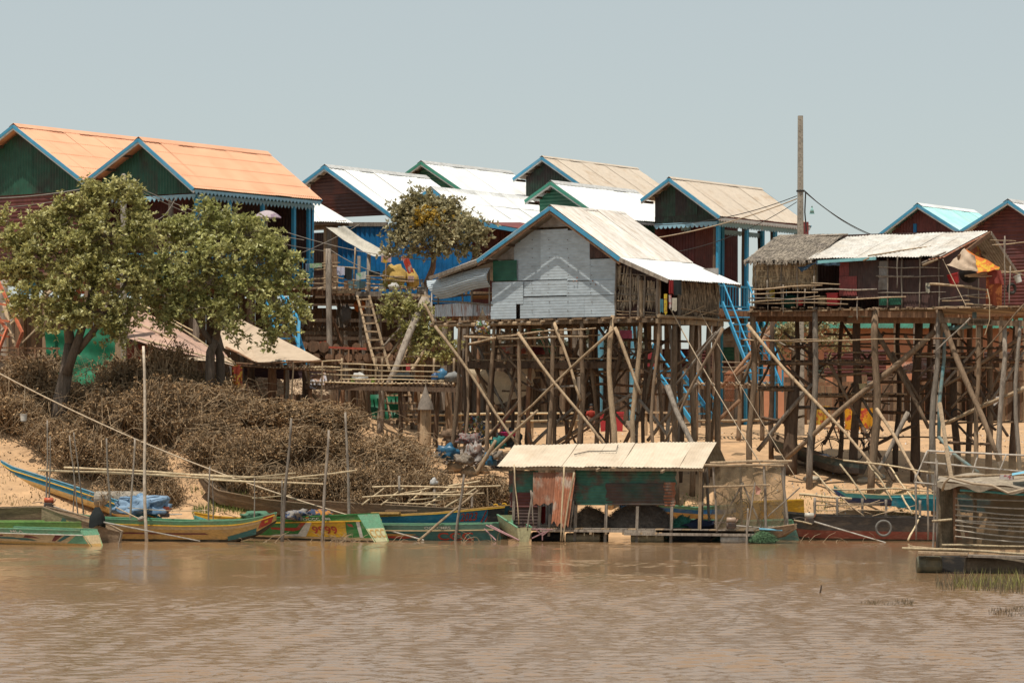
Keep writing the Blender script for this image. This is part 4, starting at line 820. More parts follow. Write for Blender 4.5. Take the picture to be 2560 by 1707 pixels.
# drainpipe
mb = MB(); mb.tube([fx(2360,822,.2), fx(2425,815,.0), fx(2436,800,0), fx(2436,780,0)], .07, 8); mb.tube([fx(2362,830,.1), fx(2360,900,.1), fx(2349,1000,-.2), fx(2347,1092,-.3)], .055, 8); mb.tube([fx(2347,1092,-.3), fx(2385,1135,-1.0), fx(2445,1180,-1.8)], .055, 8)
T.part('drainpipe', mb, mat('faded_blue_pipe', (.13,.30,.33), (.28,.27,.22), rough=.6, scale=2, thr=(.4,.65)), smooth=True)
# things on and around the right hut
barrel('blue_barrel', 'pale blue plastic barrel standing on the hut deck, left of a brighter one', fx(2385,770,-.1), .24, .72*.55, plastic('worn_blue', (.08,.22,.42)))
barrel('blue_barrel', 'bright blue plastic barrel on the hut deck under the black pan', fx(2420,772,-.15), .27, .66*.55, plastic('bright_blue', (.02,.20,.42)))
T_ = Thing('laundry_basket', 'red plastic basket hung tilted on the hut end wall', 'basket', fx_w := TR.w(fx(2388,712,.2)), 0)
Mx = Matrix.Rotation(-.25, 3, 'Y'); mb = MB(); mb.lathe([(.10,0),(.13,.05),(.16,.30),(.175,.31),(.175,.345),(.15,.345),(.11,.03)], 14, M=Mx); T_.part('body', mb, plastic('red', (.50,.03,.03)))
for k in range(8):
    mb = MB(); t = k*.785; mb.bar(Mx @ Vector((.135*math.cos(t),.135*math.sin(t),.06)), Mx @ Vector((.168*math.cos(t),.168*math.sin(t),.29)), .012,.012); T_.part('rib', mb, plastic('red', (.50,.03,.03)))
mb = MB(); c = TR.w(fx(2424,681,.3)); Mx = Matrix.Rotation(math.radians(98), 3, 'X') @ Matrix.Rotation(.2, 3, 'Y')
mb.lathe([(.0,.14),(.10,.13),(.22,.08),(.29,.0),(.32,-.01),(.29,-.02)], 22, c, Mx, caps=False)
single('wok', mb, mat('dark_iron_pan', (.03,.03,.032), (.06,.05,.045), rough=.35, metal=.6), 'large round black iron pan hung on the hut wall', 'pan', smooth=True)
tyre('tyre', 'small black tyre standing on the far right deck', TR.w(fx(2529,722,.0)), .13, .045, Matrix.Rotation(.5, 3, 'Z'))
bucket('paint_bucket', 'small white bucket hung tipped on the right end of the deck', 'bucket', TR.w(fx(2548,706,0)), .11, .22, plastic('white', (.62,.60,.54)), tip=-.35)
bucket('paint_bucket', 'red bucket on the hut floor inside the dark doorway', 'bucket', TR.w(fx(1999,764,.3)), .13, .22, plastic('red', (.50,.03,.03)), handle=False)
bucket('paint_bucket', 'tan round basin on the hut floor beside the doorway', 'basin', TR.w(fx(2058,762,.2)), .19, .26, plastic('tan', (.33,.25,.14)), handle=False)
T_ = Thing('plastic_crate', 'red plastic crate on the hut floor below the maroon sheets', 'crate', TR.w(fx(2085,764,.1)), YT)
mb = MB(); mb.box((0,0,.18), (.34,.3,.34)); T_.part('body', mb, plastic('red', (.50,.03,.03))); mb = MB(); mb.box((0,0,.36), (.38,.34,.04)); T_.part('rim', mb, plastic('red', (.50,.03,.03)))
sack('storage_tub', 'dark green covered tub behind the hut railing', 'tub', TR.w(fx(1978,757,.5)), .32, .25, .25, cloth('darkgreen', (.02,.09,.06)), .06)
sheetcloth('awning_cloth', 'cream and orange cloth awning stretched at the right end of the long hut', 'awning', [TR.w(q) for q in (fx(2412,622,-.1), fx(2438,640,-.9), fx(2445,680,-.9), fx(2365,662,-.4))], cloth('cream', (.62,.47,.34)), .05)
sheetcloth('awning_cloth', 'orange yellow patterned cloth hung beside the cream awning', 'awning', [TR.w(q) for q in (fx(2414,622,-.12), fx(2500,668,-.2), fx(2496,674,-.35), fx(2443,680,-.85))], cloth('orange_pattern', (.62,.17,.04), (.68,.42,.05), 6), .04)
hang('towel', 'dark red towel draped over the deck clothes pole', 'towel', TR.w(fx(2466,674,-.35)), TR.w(fx(2502,676,-.35)), .42, cloth('brickred', (.27,.06,.045)), sway=.12)
hang('sarong', 'long orange and rust cloth hanging below the dark red towel', 'cloth', TR.w(fx(2466,690,-.1)), TR.w(fx(2505,690,-.1)), .95, cloth('rust', (.38,.10,.05), (.70,.27,.10), 2.5))
sheetcloth('tarpaulin', 'small dark blue tarpaulin tied under the eave above the doorway', 'tarpaulin', [TR.w(q) for q in (fx(1995,668,-.35), fx(2045,654,-.4), fx(2030,662,-.5), fx(2004,680,-.45))], cloth('navy', (.06,.10,.15)), .02)
sheetcloth('tarpaulin', 'long grey blue tarpaulin strip below the pale gutter', 'tarpaulin', [TR.w(q) for q in (fx(2040,652,-.3), fx(2100,655,-.35), fx(2100,663,-.4), fx(2040,662,-.4))], cloth('greyblue', (.13,.20,.28)), .01)
hang('cloth_scrap', 'white and yellow rag hung on the brown sheet wall', 'rag', TR.w(fx(2315,708,-.2)), TR.w(fx(2325,708,-.2)), .3, cloth('offwhite', (.6,.55,.42), (.1,.1,.1), 8), nu=4)
hang('yellow_packets', 'strip of yellow packets hanging behind the thatch wall', 'packets', TR.w(fx(1916,710,.1)), TR.w(fx(1938,710,.1)), .5, cloth('yellow', (.55,.40,.05), (.5,.5,.45), 9), nu=6)
mb = MB(); mb.tube([TR.w(q) for q in (fx(2468,722,-.5), fx(2474,750,-.55), fx(2474,800,-.55), fx(2462,838,-.5))], .014, 5); single('bent_cane', mb, BAMBOO, 'long bent cane hanging from the deck rail of the right hut', 'cane')
wire('hut_guy_line', 'thin taut cord from the tin eave down to the deck edge', TR.w(fx(2357,648,-.7)), TR.w(fx(2415,765,-.8)), 0, .012, ROPE, 'cord')
tyre('tyre', 'black bicycle tyre hung among the stilts of the long hut', TR.w(fx(2392,1037,.9)), .17, .022, Matrix.Rotation(.2, 3, 'Z'))
bucket('paint_bucket', 'white bucket on the pole shelf under the long hut', 'bucket', TR.w(fx(2176,975,1.5)), .11, .28, plastic('white', (.62,.60,.54)))
T_ = bucket('wicker_basket', 'cream basket on the pole shelf beside the white bucket', 'basket', TR.w(fx(2157,973,1.5)), .13, .18, plastic('cream', (.60,.50,.28)), handle=False)
# ---------------------------------------------------------------- sheds, porch and fillers behind the front row
def wpole(T, p, q, r, m, name='pole', wob=.02, r1=None):
    mb = MB(); mb.pole(P(*p), P(*q), r, r1 or r*.85, wob, n=6, k=5); return T.part(name, mb, m, world=True, smooth=True)
def wbar(T, p, q, w, h, m, name='beam'):
    mb = MB(); mb.bar(P(*p), P(*q), w, h); return T.part(name, mb, m, world=True)
def gpost(T, x0, y0, Y0, x1, Y1, r, m, name='post', wob=.02):      # post from a photo point down to the ground
    b = P(x1, 1040, Y1); mb = MB(); mb.pole((b.x, Y1, ground(b.x, Y1)-.15), P(x0, y0, Y0), r, r*.85, wob, n=7, k=6); return T.part(name, mb, m, world=True, smooth=True)
def wthing(name, label, cat, px, Y, group=None):
    b = P(px, 1040, Y); return Thing(name, label, cat, (b.x, Y, ground(b.x, Y)), 0, group)
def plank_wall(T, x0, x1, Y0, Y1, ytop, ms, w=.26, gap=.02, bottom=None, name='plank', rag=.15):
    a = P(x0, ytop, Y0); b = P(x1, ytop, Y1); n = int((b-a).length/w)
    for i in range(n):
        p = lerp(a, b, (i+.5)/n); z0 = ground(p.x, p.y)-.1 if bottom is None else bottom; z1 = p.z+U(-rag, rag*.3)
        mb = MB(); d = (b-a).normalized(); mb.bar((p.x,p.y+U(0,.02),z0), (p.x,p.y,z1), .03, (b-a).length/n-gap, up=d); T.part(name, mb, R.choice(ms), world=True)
# ground floor enclosures
T = wthing('plank_shed', 'dark plank enclosure below the white roofed houses, behind the silver hut stilts', 'shed', 1270, 119)
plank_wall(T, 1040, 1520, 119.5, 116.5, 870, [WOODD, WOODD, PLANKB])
for y in (905,960): wbar(T, (1040,y,119.2), (1520,y,116.2), .06, .1, WOODR)
T = wthing('plank_shed', 'dark boarded lower storey right of the blue posts, under the veranda house', 'shed', 1680, 119)
plank_wall(T, 1500, 1880, 121, 117.5, 905, [WOODD, WOODD, WOODD, PLANKB], w=.3)
for i in range(9):
    a = P(1640+i*26, 872, 116.5-.15*i); mb = MB(); mb.corr((a.x,a.y,a.z), (0,0,1), (1,0,0), (0,-1,0), -.75, 0, lambda q: 0, lambda q: .43, .12, .012); T.part('wall_sheet', mb, MAROON, world=True, smooth=True)
wbar(T, (1600,940,116), (1790,938,113), .14, .2, WOODR); wbar(T, (1600,965,115), (1790,966,112), .1, .14, WOODR)
for (x, y) in ((1640,900),(1700,905),(1730,960),(1765,950),(1775,960)): gpost(T, x, y, 113, x+4, 113, .09, WOOD)
for i in range(14): wpole(T, (1590+i*14,948+U(-4,4),114.5), (1596+i*14,950,112.2), .04, WOODL, 'deck_pole')
T = wthing('plank_shed', 'black shaded store under the timber porch behind the stacked logs', 'shed', 880, 111)
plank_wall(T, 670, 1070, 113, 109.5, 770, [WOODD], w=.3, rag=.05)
for y in (760,800,845): wbar(T, (690,y,110.5), (1060,y+2,107.5), .05, .12, WOODD)
T = wthing('plank_shed', 'dark store under the two orange roofed houses behind the left tree', 'shed', 230, 108)
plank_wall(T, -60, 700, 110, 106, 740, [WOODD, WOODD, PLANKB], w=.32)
for (x0,x1,y0,y1,m) in ((48,96,704,736,BLUE),(112,175,690,728,mat('terracotta_board', (.36,.12,.075), rough=.8)),(190,240,695,735,mat('terracotta_board', (.36,.12,.075))),(300,420,700,740,BLUE)):
    a = P(x0,y1,104.5); b = P(x1,y0,104.5); mb = MB(); mb.box(((a.x+b.x)/2,104.5,(a.z+b.z)/2), (b.x-a.x,.05,b.z-a.z)); T.part('painted_board', mb, m, world=True)
# orange plastered building far right, white garage, low sheds
T = wthing('plaster_house', 'long orange plastered house with green tin eave seen behind the long hut stilts', 'house', 2250, 134)
TERRA = mat('orange_plaster', (.58,.27,.155), (.48,.22,.13), rough=.9, scale=.8, var=.06)
a = P(1880,818,135); b = P(2640,818,131); z0 = 3.2
d_ = (b-a).normalized(); n_ = Vector((d_.y,-d_.x,0))
mb = MB(); mb.add([(a.x,a.y,z0),(b.x,b.y,z0),b,a,(a.x,a.y+5,z0),(b.x,b.y+5,z0),b+Vector((0,5,0)),a+Vector((0,5,0))], [(0,1,2,3),(5,4,7,6),(4,0,3,7),(1,5,6,2),(3,2,6,7)]); T.part('wall', mb, TERRA, world=True)
for i in range(14):
    mb = MB(); p = lerp(a,b,i/14); q = lerp(a,b,(i+1)/14); mb.corr(p+n_*.5+Vector((0,0,-.05)), d_, Vector((-n_.x*.92,-n_.y*.92,.4)), Vector((0,-.4,.9)), 0, (q-p).length+.04, lambda v: 0, lambda v: 2.6, .14, .015); T.part('roof_sheet', mb, GREENH, world=True, smooth=True)
for (x0,x1,y0,y1,m) in ((2140,2215,875,955,MAROON),(2060,2140,880,940,MAROON),(1990,2060,900,960,GREENB),(2280,2400,890,960,BROWNW),(2460,2560,880,930,BROWNW),(2215,2240,925,975,WOODD)):
    p = P(x0,y1,130); q = P(x1,y0,130); mb = MB(); mb.corr((p.x,130-.01*(x0 % 7),p.z), (0,0,1), (1,0,0), (0,-1,0), 0, q.z-p.z, lambda v: 0, lambda v: q.x-p.x, .13, .015); T.part('wall_sheet', mb, m, world=True, smooth=True)
mb = MB(); mb.box((P(2200,0,129).x,129,3.8), (3.4,.2,1.1)); T.part('plinth', mb, mat('whitewash', (.55,.53,.48), (.38,.34,.28), rough=.9), world=True)
T = wthing('plank_shed', 'dark board sheds in front of the orange house behind the long hut stilts', 'shed', 2230, 124)
plank_wall(T, 1960, 2330, 126, 123, 935, [WOODD, WOODD, PLANKB, WOODR], w=.3, rag=.5)
plank_wall(T, 2330, 2640, 124, 121, 890, [WOODD, PLANKB, WOODD], w=.3, rag=.4)
for (x0,x1,y) in ((1960,2330,960),(2330,2640,925)): wbar(T, (x0,y,122.6), (x1,y-3,121), .08, .14, WOODR)
qsheets(T, 'roof_sheet', P(2240,935,122), P(2440,928,121.4), P(2420,900,124), P(2260,904,124), RUST, 4, 8, world=True)
T = wthing('small_store', 'little green and grey store with white roof edge between the two front huts', 'shed', 1835, 116)
for (x0,x1,y0,y1,m) in ((1790,1870,825,868,SILVERD),(1790,1870,868,900,GREENH)):
    p = P(x0,y1,114); q = P(x1,y0,114); mb = MB(); mb.corr((p.x,114-(y0 > 860)*.03,p.z), (0,0,1), (1,0,0), (0,-1,0), 0, q.z-p.z, lambda v: 0, lambda v: q.x-p.x, .13, .015); T.part('wall_sheet', mb, m, world=True, smooth=True)
qsheets(T, 'roof_sheet', P(1790,838,113), P(1862,832,113.2), P(1872,800,115.5), P(1838,806,115.5), WHITER, 2, 6, world=True)
for x in (1795, 1868): gpost(T, x, 850, 114.2, x, 114.2, .08, WOODD)
# pole landing between the huts, at photo height 955
T = wthing('pole_landing', 'low pole landing strewn with sticks between the two front huts', 'platform', 1830, 101)
for i in range(20): wpole(T, (1735+i*9.5,955+U(-3,3),101.5), (1742+i*9.5,962+U(-3,3),99.6), .035, R.choice([WOODL,WOOD,WOODL]), 'deck_pole')
wbar(T, (1730,968,99.8), (1925,966,99.8), .08, .12, WOOD); wbar(T, (1730,964,101.6), (1925,962,101.6), .08, .12, WOOD)
for x in (1740,1790,1850,1905): gpost(T, x, 966, 99.8, x+U(-4,4), 99.8, .08, WOOD)
for (p,q) in (((1930,825,100.5),(1805,965,99.5)),((1890,860,100.8),(1950,790,100.8)),((1825,948,100),(1890,895,100.5)),((1850,1000,99.2),(1790,1055,99))): wpole(T, p, q, .07, WOODR)
for y in (905,918,930): wpole(T, (1805,y,100.6), (1895,y+2,100.6), .03, WOOD, 'rung')
wpole(T, (1745,1052,104), (1965,1048,104), .05, WOODL, 'curb_pole')
# ---------------------------------------------------------------- timber porch in front of the blue wall
T = TPch = wthing('timber_porch', 'weathered timber porch with pole railings in front of the blue wall', 'porch', 880, 104)
for (x0,x1,y,Y0,Y1,m,h) in ((735,895,732,104,103.4,WOODR,.19),(825,895,729,103.3,103.2,WOODL,.13),(888,955,735,103.2,103,WOODG,.17),(945,1065,745,103.4,103,WOODG,.14),(830,1060,742,104.6,104.2,WOODG,.2),(735,1060,752,106,105.4,WOODD,.2)): wbar(T, (x0,y,Y0), (x1,y,Y1), .1, h, m)
for i in range(26): wbar(T, (735+i*12.6,722,103.5), (742+i*12.6,718,107.5), .15, .035, R.choice([WOODL,PLANKB,WOOD]), 'deck_plank')
for i in range(16): wpole(T, (735+i*20,724+U(-1,2),103.2), (737+i*20,723,103.9), .035, WOODL, 'joist')
gpost(T, 820, 622, 103, 828, 102.6, .12, WOODG, wob=.015); gpost(T, 897, 640, 103.6, 900, 103.6, .06, WOODG)
gpost(T, 922, 635, 103.4, 925, 103.4, .09, WOODG)
for (x,y0,y1) in ((888,618,725),(966,640,725),(845,690,730)): wpole(T, (x,y0,103.2), (x-4,y1,103.2), .03, WOODL, 'rail_post')
for (x0,y0,x1,y1) in ((738,698,820,696),(735,709,820,709),(830,693,862,697),(878,700,895,701),(830,704,892,715),(915,690,1010,692),(915,696,1030,705),(915,709,960,712),(1000,716,1035,720),(805,659,850,657),(785,675,825,672),(820,668,895,672),(800,664,890,670)): wpole(T, (x0,y0,103.1), (x1,y1,103.1), .026, WOODL, 'rail')
for (x,Y) in ((1000,106),(945,106),(755,105.5),(850,106),(1035,105.5)): gpost(T, x, 750, Y, x+U(-4,4), Y, .13, WOODG)
for y, x0, x1, Y in ((822,735,952,105),(832,740,955,104.6)): wbar(T, (x0,y,Y), (x1,y+2,Y), .1, .12, WOOD)
for i in range(24): wpole(T, (738+i*9,818+U(-2,2),104.5), (740+i*9,817,106.5), .03, R.choice([WOODL, WOOD]), 'shelf_pole')
for (p,q,r,m) in (((790,720,104),(760,830,105),.05,WOODD),((830,790,104),(865,880,104),.05,WOODR),((1062,745,100.5),(972,960,98.2),.14,WOODG),((1045,790,101),(950,920,100),.05,WOODL),((1020,800,101.5),(955,870,101),.05,WOODG),((790,880,104),(745,880,105),.05,WOODD),((1090,810,99.8),(1052,700,100.8),.07,WOODG),((1080,700,100.6),(1078,800,100),.03,SILVERD)): wpole(T, p, q, r, m, 'brace')
# wooden block on the prop head
mb = MB(); mb.lathe([(.14,0),(.14,.34)], 12, P(1050,728,100.6)-Vector((.1,0,0)), Matrix.Rotation(math.pi/2, 3, 'Y')); T.part('log_end', mb, WOODG, world=True)
wbar(T, (1030,737,100.6), (1078,742,100.4), .2, .09, WOODL, 'plate')
# ladders
def ladder(label, a, b, w, n, m, wr=.05, rung=None, cat='ladder', group=None):
    a = P(*a); b = P(*b); s = Vector((w/2,0,0)); T = Thing('wooden_ladder', label, cat, (b.x,b.y,b.z), 0, group)
    for k in (-1, 1):
        mb = MB(); mb.pole(b+s*k, a+s*k, wr, wr*.9, .015, n=6, k=4); T.part('rail', mb, m, world=True)
    for i in range(n):
        p = lerp(b, a, (i+.6)/n); mb = MB(); mb.bar(p-s*1.2+Vector((0,-.06,U(-.02,.02))), p+s*1.2+Vector((0,-.06,U(-.02,.02))), .09,.055); T.part('rung', mb, rung or m, world=True)
    return T
ladder('grey wooden ladder leaning from the lower landing up to the porch', (908,740,102.8), (958,925,99.5), .42, 9, WOODL)
ladder('brown wooden ladder rising right behind the lower landing', (1062,840,100.6), (1008,925,99), .55, 4, WOODL)
ladder('wide wooden ladder standing under the lower landing', (992,980,98.2), (1010,1060,97.4), .78, 4, WOOD, .05, WOODL)
ladder('short wooden ladder under the landing leaning behind the wide one', (1045,1000,99.5), (1035,1062,99), .5, 4, WOODL)
# lower landing of poles
T = TLand = wthing('pole_landing', 'pole landing with bamboo rails above the dry bushes, left of the silver hut', 'platform', 960, 97.5)
wbar(T, (765,967,97.2), (1150,975,95.8), .1, .15, WOODD); wbar(T, (765,962,99.5), (1150,968,98), .1, .15, WOODD)
for i in range(34): wpole(T, (770+i*11,957+U(-1.5,1.5)+i*.08,97.1-i*.04), (772+i*11,951,99.6-i*.04), .035, R.choice([WOODL, WOODL, WOOD]), 'deck_pole')
for (x0,y0,x1,y1) in ((850,909,1100,915),(855,922,1100,930),(765,918,850,918),(770,935,1095,942),(850,948,1110,952),(765,956,1110,958),(770,905,855,901),(765,925,880,925)): wpole(T, (x0,y0,97), (x1,y1,96), .024, BAMBOO, 'rail')
for x in (855,940,955,1085,1135,770): wpole(T, (x,895,97), (x+U(-2,2),965,97), .04, WOODL, 'rail_post')
for (x,m,r) in ((858,WOODR,.10),(955,WOODG,.12),(900,WOOD,.07),(1095,WOODD,.09),(1140,WOODD,.09),(775,WOODR,.08),(1000,WOODD,.08)): gpost(T, x, 965, 97.3, x-U(-4,8), 97.3, r, m)
for (x,Y) in ((908,99.3),(1050,98.8),(1120,98.5)): gpost(T, x, 960, Y, x+4, Y, .13, WOOD)
gpost(T, 1064, 985, 95.2, 1062, 95.2, .22, WOODL, 'stump', .01)
for (p,q) in (((780,985,97.6),(852,1060,97.4)),((905,1000,98),(880,1060,97.8)),((860,1005,98),(800,1070,97.6))): wpole(T, p, q, .05, WOODL, 'brace')
for i in range(3):
    a = P(833+i*25, 868, 98.5); mb = MB(); mb.bar(a, a+Vector((0,0,-.52)), .07,.07); T.part('red_baluster', mb, WOODR, world=True)
wbar(T, (822,868,98.5), (916,872,98.3), .05, .07, mat('red_oxide_paint', (.40,.08,.045), (.25,.10,.07), rough=.7), 'red_rail')
for x in (833,850,872,895): wbar(T, (x,872,98.4), (x-2,908,98.4), .05, .05, WOODR, 'red_baluster')
# stacked logs
lm = MB(); 
log_me = None
for i in range(30):
    row = i//16; x = (744+i*26 if row == 0 else 760+(i-16)*27); Y = 103.2+U(-.3,.3); r = U(.11,.2)
    p = P(x+U(-4,4), 893-row*24+U(-3,3), Y); mb = MB(); mb.pole(p-Vector((0,.9,0)), p+Vector((U(-.1,.1),.9,0)), r, r*.95, .01, n=8, k=2)
    single('firewood_log', mb, wood('firewood', (.24,.14,.085), (.12,.07,.045)), 'cut log in the firewood stack under the timber porch', 'log', 'stacked firewood logs')
T = wthing('log_rack', 'dark timber rack carrying the firewood under the porch', 'rack', 900, 103.2)
wbar(T, (735,906,102.6), (1160,908,102), .1, .14, WOODD); wbar(T, (735,902,104), (1160,902,103.4), .1, .14, WOODD)
for x in (745,830,915,1000,1080,1150): gpost(T, x, 905, 103, x, 103, .08, WOODD)
# ---------------------------------------------------------------- left sheds and deck
T = wthing('tarp_shed', 'open shed with faded pinkish tarp roof right of the left tree trunk', 'shed', 440, 99.5)
TARP = mat('faded_tarp', (.48,.31,.235), (.36,.25,.21), rough=.85, scale=1.2, var=.08)
TAN = mat('tan_tarp', (.60,.47,.345), (.50,.38,.27), rough=.85, scale=1.2, var=.07)
def wsheet(T, name, c, m, n=8, wr=.03, sag=.08, label=None):
    a, b, cc, d = [P(*q) for q in c]; ph = U(0,6); mb = MB(); nn = (b-a).cross(d-a).normalized()
    mb.grid(lambda u, v: lerp(lerp(a,b,u),lerp(d,cc,u),v)+nn*wr*(math.sin(ph+u*9+v*3)+.6*math.sin(ph+v*15-u*5))-Vector((0,0,sag*4*u*(1-u)*v)), n*2, n); return T.part(name, mb, m, world=True, smooth=True, label=label)
wsheet(T, 'tarp_roof', ((308,846,97.6),(586,913,96.4),(560,880,100.2),(335,762,101.2)), TARP)
wsheet(T, 'tarp_flap', ((385,880,97.0),(588,914,96.2),(575,895,97.6),(395,862,98)), TAN, wr=.05)
for (p,q) in (((345,845,97.4),(590,912,96.2)),((332,800,99.5),(470,870,98.4)),((420,800,99.8),(585,905,97)),((350,760,101.2),(500,835,100.6))): wpole(T, p, q, .03, BAMBOO, 'roof_pole')
for i in range(5):
    a = P(488+i*18, 960, 99); b = P(488+(i+1)*18, 905, 99); mb = MB(); mb.corr((a.x,99-.02*(i % 2),a.z-.6), (1,0,0), (0,0,1), (0,-1,0), 0, b.x-a.x+.03, lambda v: 0, lambda v: b.z-a.z+.6, .08, .012); T.part('wall_sheet', mb, SILVERD, world=True, smooth=True)
wsheet(T, 'wall_cloth', ((310,850,97.9),(395,872,97.7),(395,960,97.7),(310,960,97.9)), cloth('pinkred', (.42,.13,.10), (.40,.22,.16), 1.5), sag=.02)
wsheet(T, 'back_cloth', ((330,800,101),(560,880,100.2),(560,1000,100.2),(330,1000,101)), WOODD, sag=.0)
for x, y in ((300,820),(583,905),(340,848),(450,880)): gpost(T, x, y, 97.6, x, 97.6, .07, WOODL if x == 300 else WOOD)
mb = MB(); a = P(298,850,97.5); mb.box((a.x,97.5,a.z-.9), (.24,.2,2.2)); T.part('brick_pier', mb, mat('pale_block', (.42,.30,.19), rough=.9), world=True)
# green tarp
GT = mat('green_tarp', (.012,.15,.075), (.02,.11,.06), rough=.55, scale=1.5, var=.15, trans=.15)
T_ = wthing('green_tarpaulin', 'bright green tarpaulin hung as a wall behind the left tree trunk', 'tarpaulin', 205, 98.8)
wsheet(T_, 'cloth', ((112,828,98.8),(292,815,98.6),(290,960,98.2),(122,945,98.6)), GT, n=12, wr=.06, sag=.05)
wsheet(T_, 'loose_corner', ((180,930,98.2),(255,915,98),(235,965,96.8),(190,950,97.2)), GT, n=8, wr=.05)
# second shed, tan tarp roof
T = wthing('tarp_shed', 'open shed with pale tan sloping roof over dark posts, right of the second tree', 'shed', 690, 98.5)
wsheet(T, 'tarp_roof', ((640,906,96.4),(802,898,95.9),(600,797,101.5),(545,812,101.8)), TAN, wr=.02)
wsheet(T, 'tarp_roof', ((560,868,99.2),(640,906,96.4),(600,797,101.5),(545,812,101.8)), TAN, wr=.02)
for (p,q) in (((565,868,98.6),(645,907,96.4)),((590,908,96.6),(770,922,96)),((600,915,96.4),(765,925,96.1)),((640,908,96.3),(805,903,95.9)),((700,920,96),(840,930,96))): wpole(T, p, q, .035, WOODR, 'roof_pole')
for i in range(22): wpole(T, (660+i*8,918+U(-1,2),95.9), (662+i*8,916,97.5), .02, BAMBOO, 'slat')
for (x,r,m) in ((622,.05,WOODR),(680,.16,WOODR),(712,.05,WOODR),(717,.08,WOODG),(765,.15,WOODD),(630,.11,WOODD)): gpost(T, x, 912, 97.6, x, 97.6, r, m)
for x in (733,806): gpost(T, x, 905, 95.6, x-4, 95.6, .03, WOODL)
wsheet(T, 'hanging_tarp', ((610,915,98.4),(815,925,97.8),(800,938,97.8),(610,935,98.2)), cloth('darkplum', (.06,.035,.04)), sag=.15)
wpole(T, (630,940,98), (655,1010,98), .05, WOODR, 'brace')
# heap of pale dried nets under the shed
def heap(name, label, cat, c, rx, ry, rz, m, n=1500, ln=.12, seed=3, w=.012):
    rr = np.random.RandomState(seed); c = Vector(c); mb = MB()
    for _ in range(n):
        a = rr.uniform(0,6.283); rad = math.sqrt(rr.uniform(0,1)); x = rad*math.cos(a); y = rad*math.sin(a); z = (1-rad**1.7)*(.8+.25*mn.noise(Vector((x*3,y*3,seed))))
        p = c+Vector((x*rx,y*ry,z*rz)); d = Vector(rr.normal(0,1,3)); d.z *= .4; d.normalize(); d *= ln*rr.uniform(.5,1.4); s = d.cross(Vector((0,-.7,.7))).normalized()*w
        mb.add([p-s,p+s,p+d*.5+s+Vector((0,0,ln*.18)),p+d*.5-s+Vector((0,0,ln*.18)),p+d], [(0,1,2,3),(3,2,4)])
    base = MB(); 
    mb.grid(lambda u, v: c+Vector((rx*.97*v*math.cos(u*6.2832), ry*.97*v*math.sin(u*6.2832), rz*(1-v**1.7)*.85-.02)), 20, 8)
    return single(name, mb, m, label, cat, None, kind=None)
heap('net_heap', 'long heap of pale tan dried netting under the second shed', 'net', P(700,985,100), 1.55, .9, .85, mat('pale_net', (.50,.37,.25), (.34,.25,.17), rough=.95, island=.35), 2600, .16)
sheetcloth('tarpaulin', 'crumpled grey plastic sheet beside the net heap under the shed', 'tarpaulin', [P(770,945,98), P(815,925,98), P(815,965,97), P(775,970,97)], cloth('greyplastic', (.42,.40,.42), (.35,.22,.15), 2), .06, wr=.05)
# dark cloth and baskets hung at the shed corner
hang('patterned_cloth', 'red and yellow patterned cloth hung at the shed corner right of the second tree', 'cloth', P(580,910,97.4), P(606,910,97.4), .95, cloth('redyellow2', (.30,.05,.03), (.5,.32,.06), 8))
# left deck with red ladder
T = wthing('timber_deck', 'red brown timber deck with low railing at the left edge', 'deck', 60, 97)
wbar(T, (-20,912,96.8), (150,905,96.8), .1, .18, WOODG); wbar(T, (-20,906,99), (140,900,99), .1, .15, WOODD)
for i in range(16): wbar(T, (-15+i*10.5,902,96.7), (-12+i*10.5,897,99.4), .12, .04, R.choice([WOODL, WOODR]), 'deck_plank')
for (x0,y0,x1,y1) in ((-10,869,150,871),(0,880,92,882),(0,892,92,893),(95,896,150,896),(0,897,95,898)): wbar(T, (x0,y0,96.7), (x1,y1,96.7), .05, .055, WOODR, 'rail')
for x in (-5,46,88,95,143): wbar(T, (x,868,96.7), (x,902,96.7), .06, .07, WOODR, 'rail_post')
for x in (10,55,120): gpost(T, x, 908, 97, x+U(-5,5), 97, .09, WOODG)
gpost(T, 15, 905, 96.8, 40, 96.4, .06, WOODL); gpost(T, 70, 905, 96.8, 95, 96.4, .05, WOODL)
gpost(T, 8, 700, 99.5, 12, 99.5, .17, WOODG, 'thick_post'); gpost(T, 20, 790, 98.5, 18, 98.4, .05, WOODL)
for (p,q,r,m) in (((10,760,98.4),(38,868,97.2),.07,WOODL),((60,770,99),(-20,850,97.6),.05,WOODG),((135,722,99.4),(0,830,98),.06,WOODL),((210,700,100),(45,868,97),.05,WOODL)): wpole(T, p, q, r, m, 'brace')
RP = mat('red_ladder_paint', (.48,.13,.06), (.33,.12,.07), rough=.7)
T_ = wthing('red_ladder', 'red painted wooden ladder leaning at the left edge above the deck', 'ladder', 30, 97)
for (p,q) in (((-8,695,97.6),(56,832,96.6)),((-20,770,98),(18,825,97)),((56,832,96.6),(42,868,96.5)),((18,822,96.9),(-5,880,96.5))): wbar(T_, p, q, .06, .1, RP, 'rail')
for y in (760,800,838): wbar(T_, (-15,y-3,97.4), (24,y+4,97), .05, .06, RP, 'rung')
wbar(T_, (0,832,97), (36,837,96.8), .05, .06, WOODL, 'rung')
ladder('short pale stick ladder hanging off the left deck', (112,885,96.2), (135,932,95.8), .42, 3, WOODL, .045)
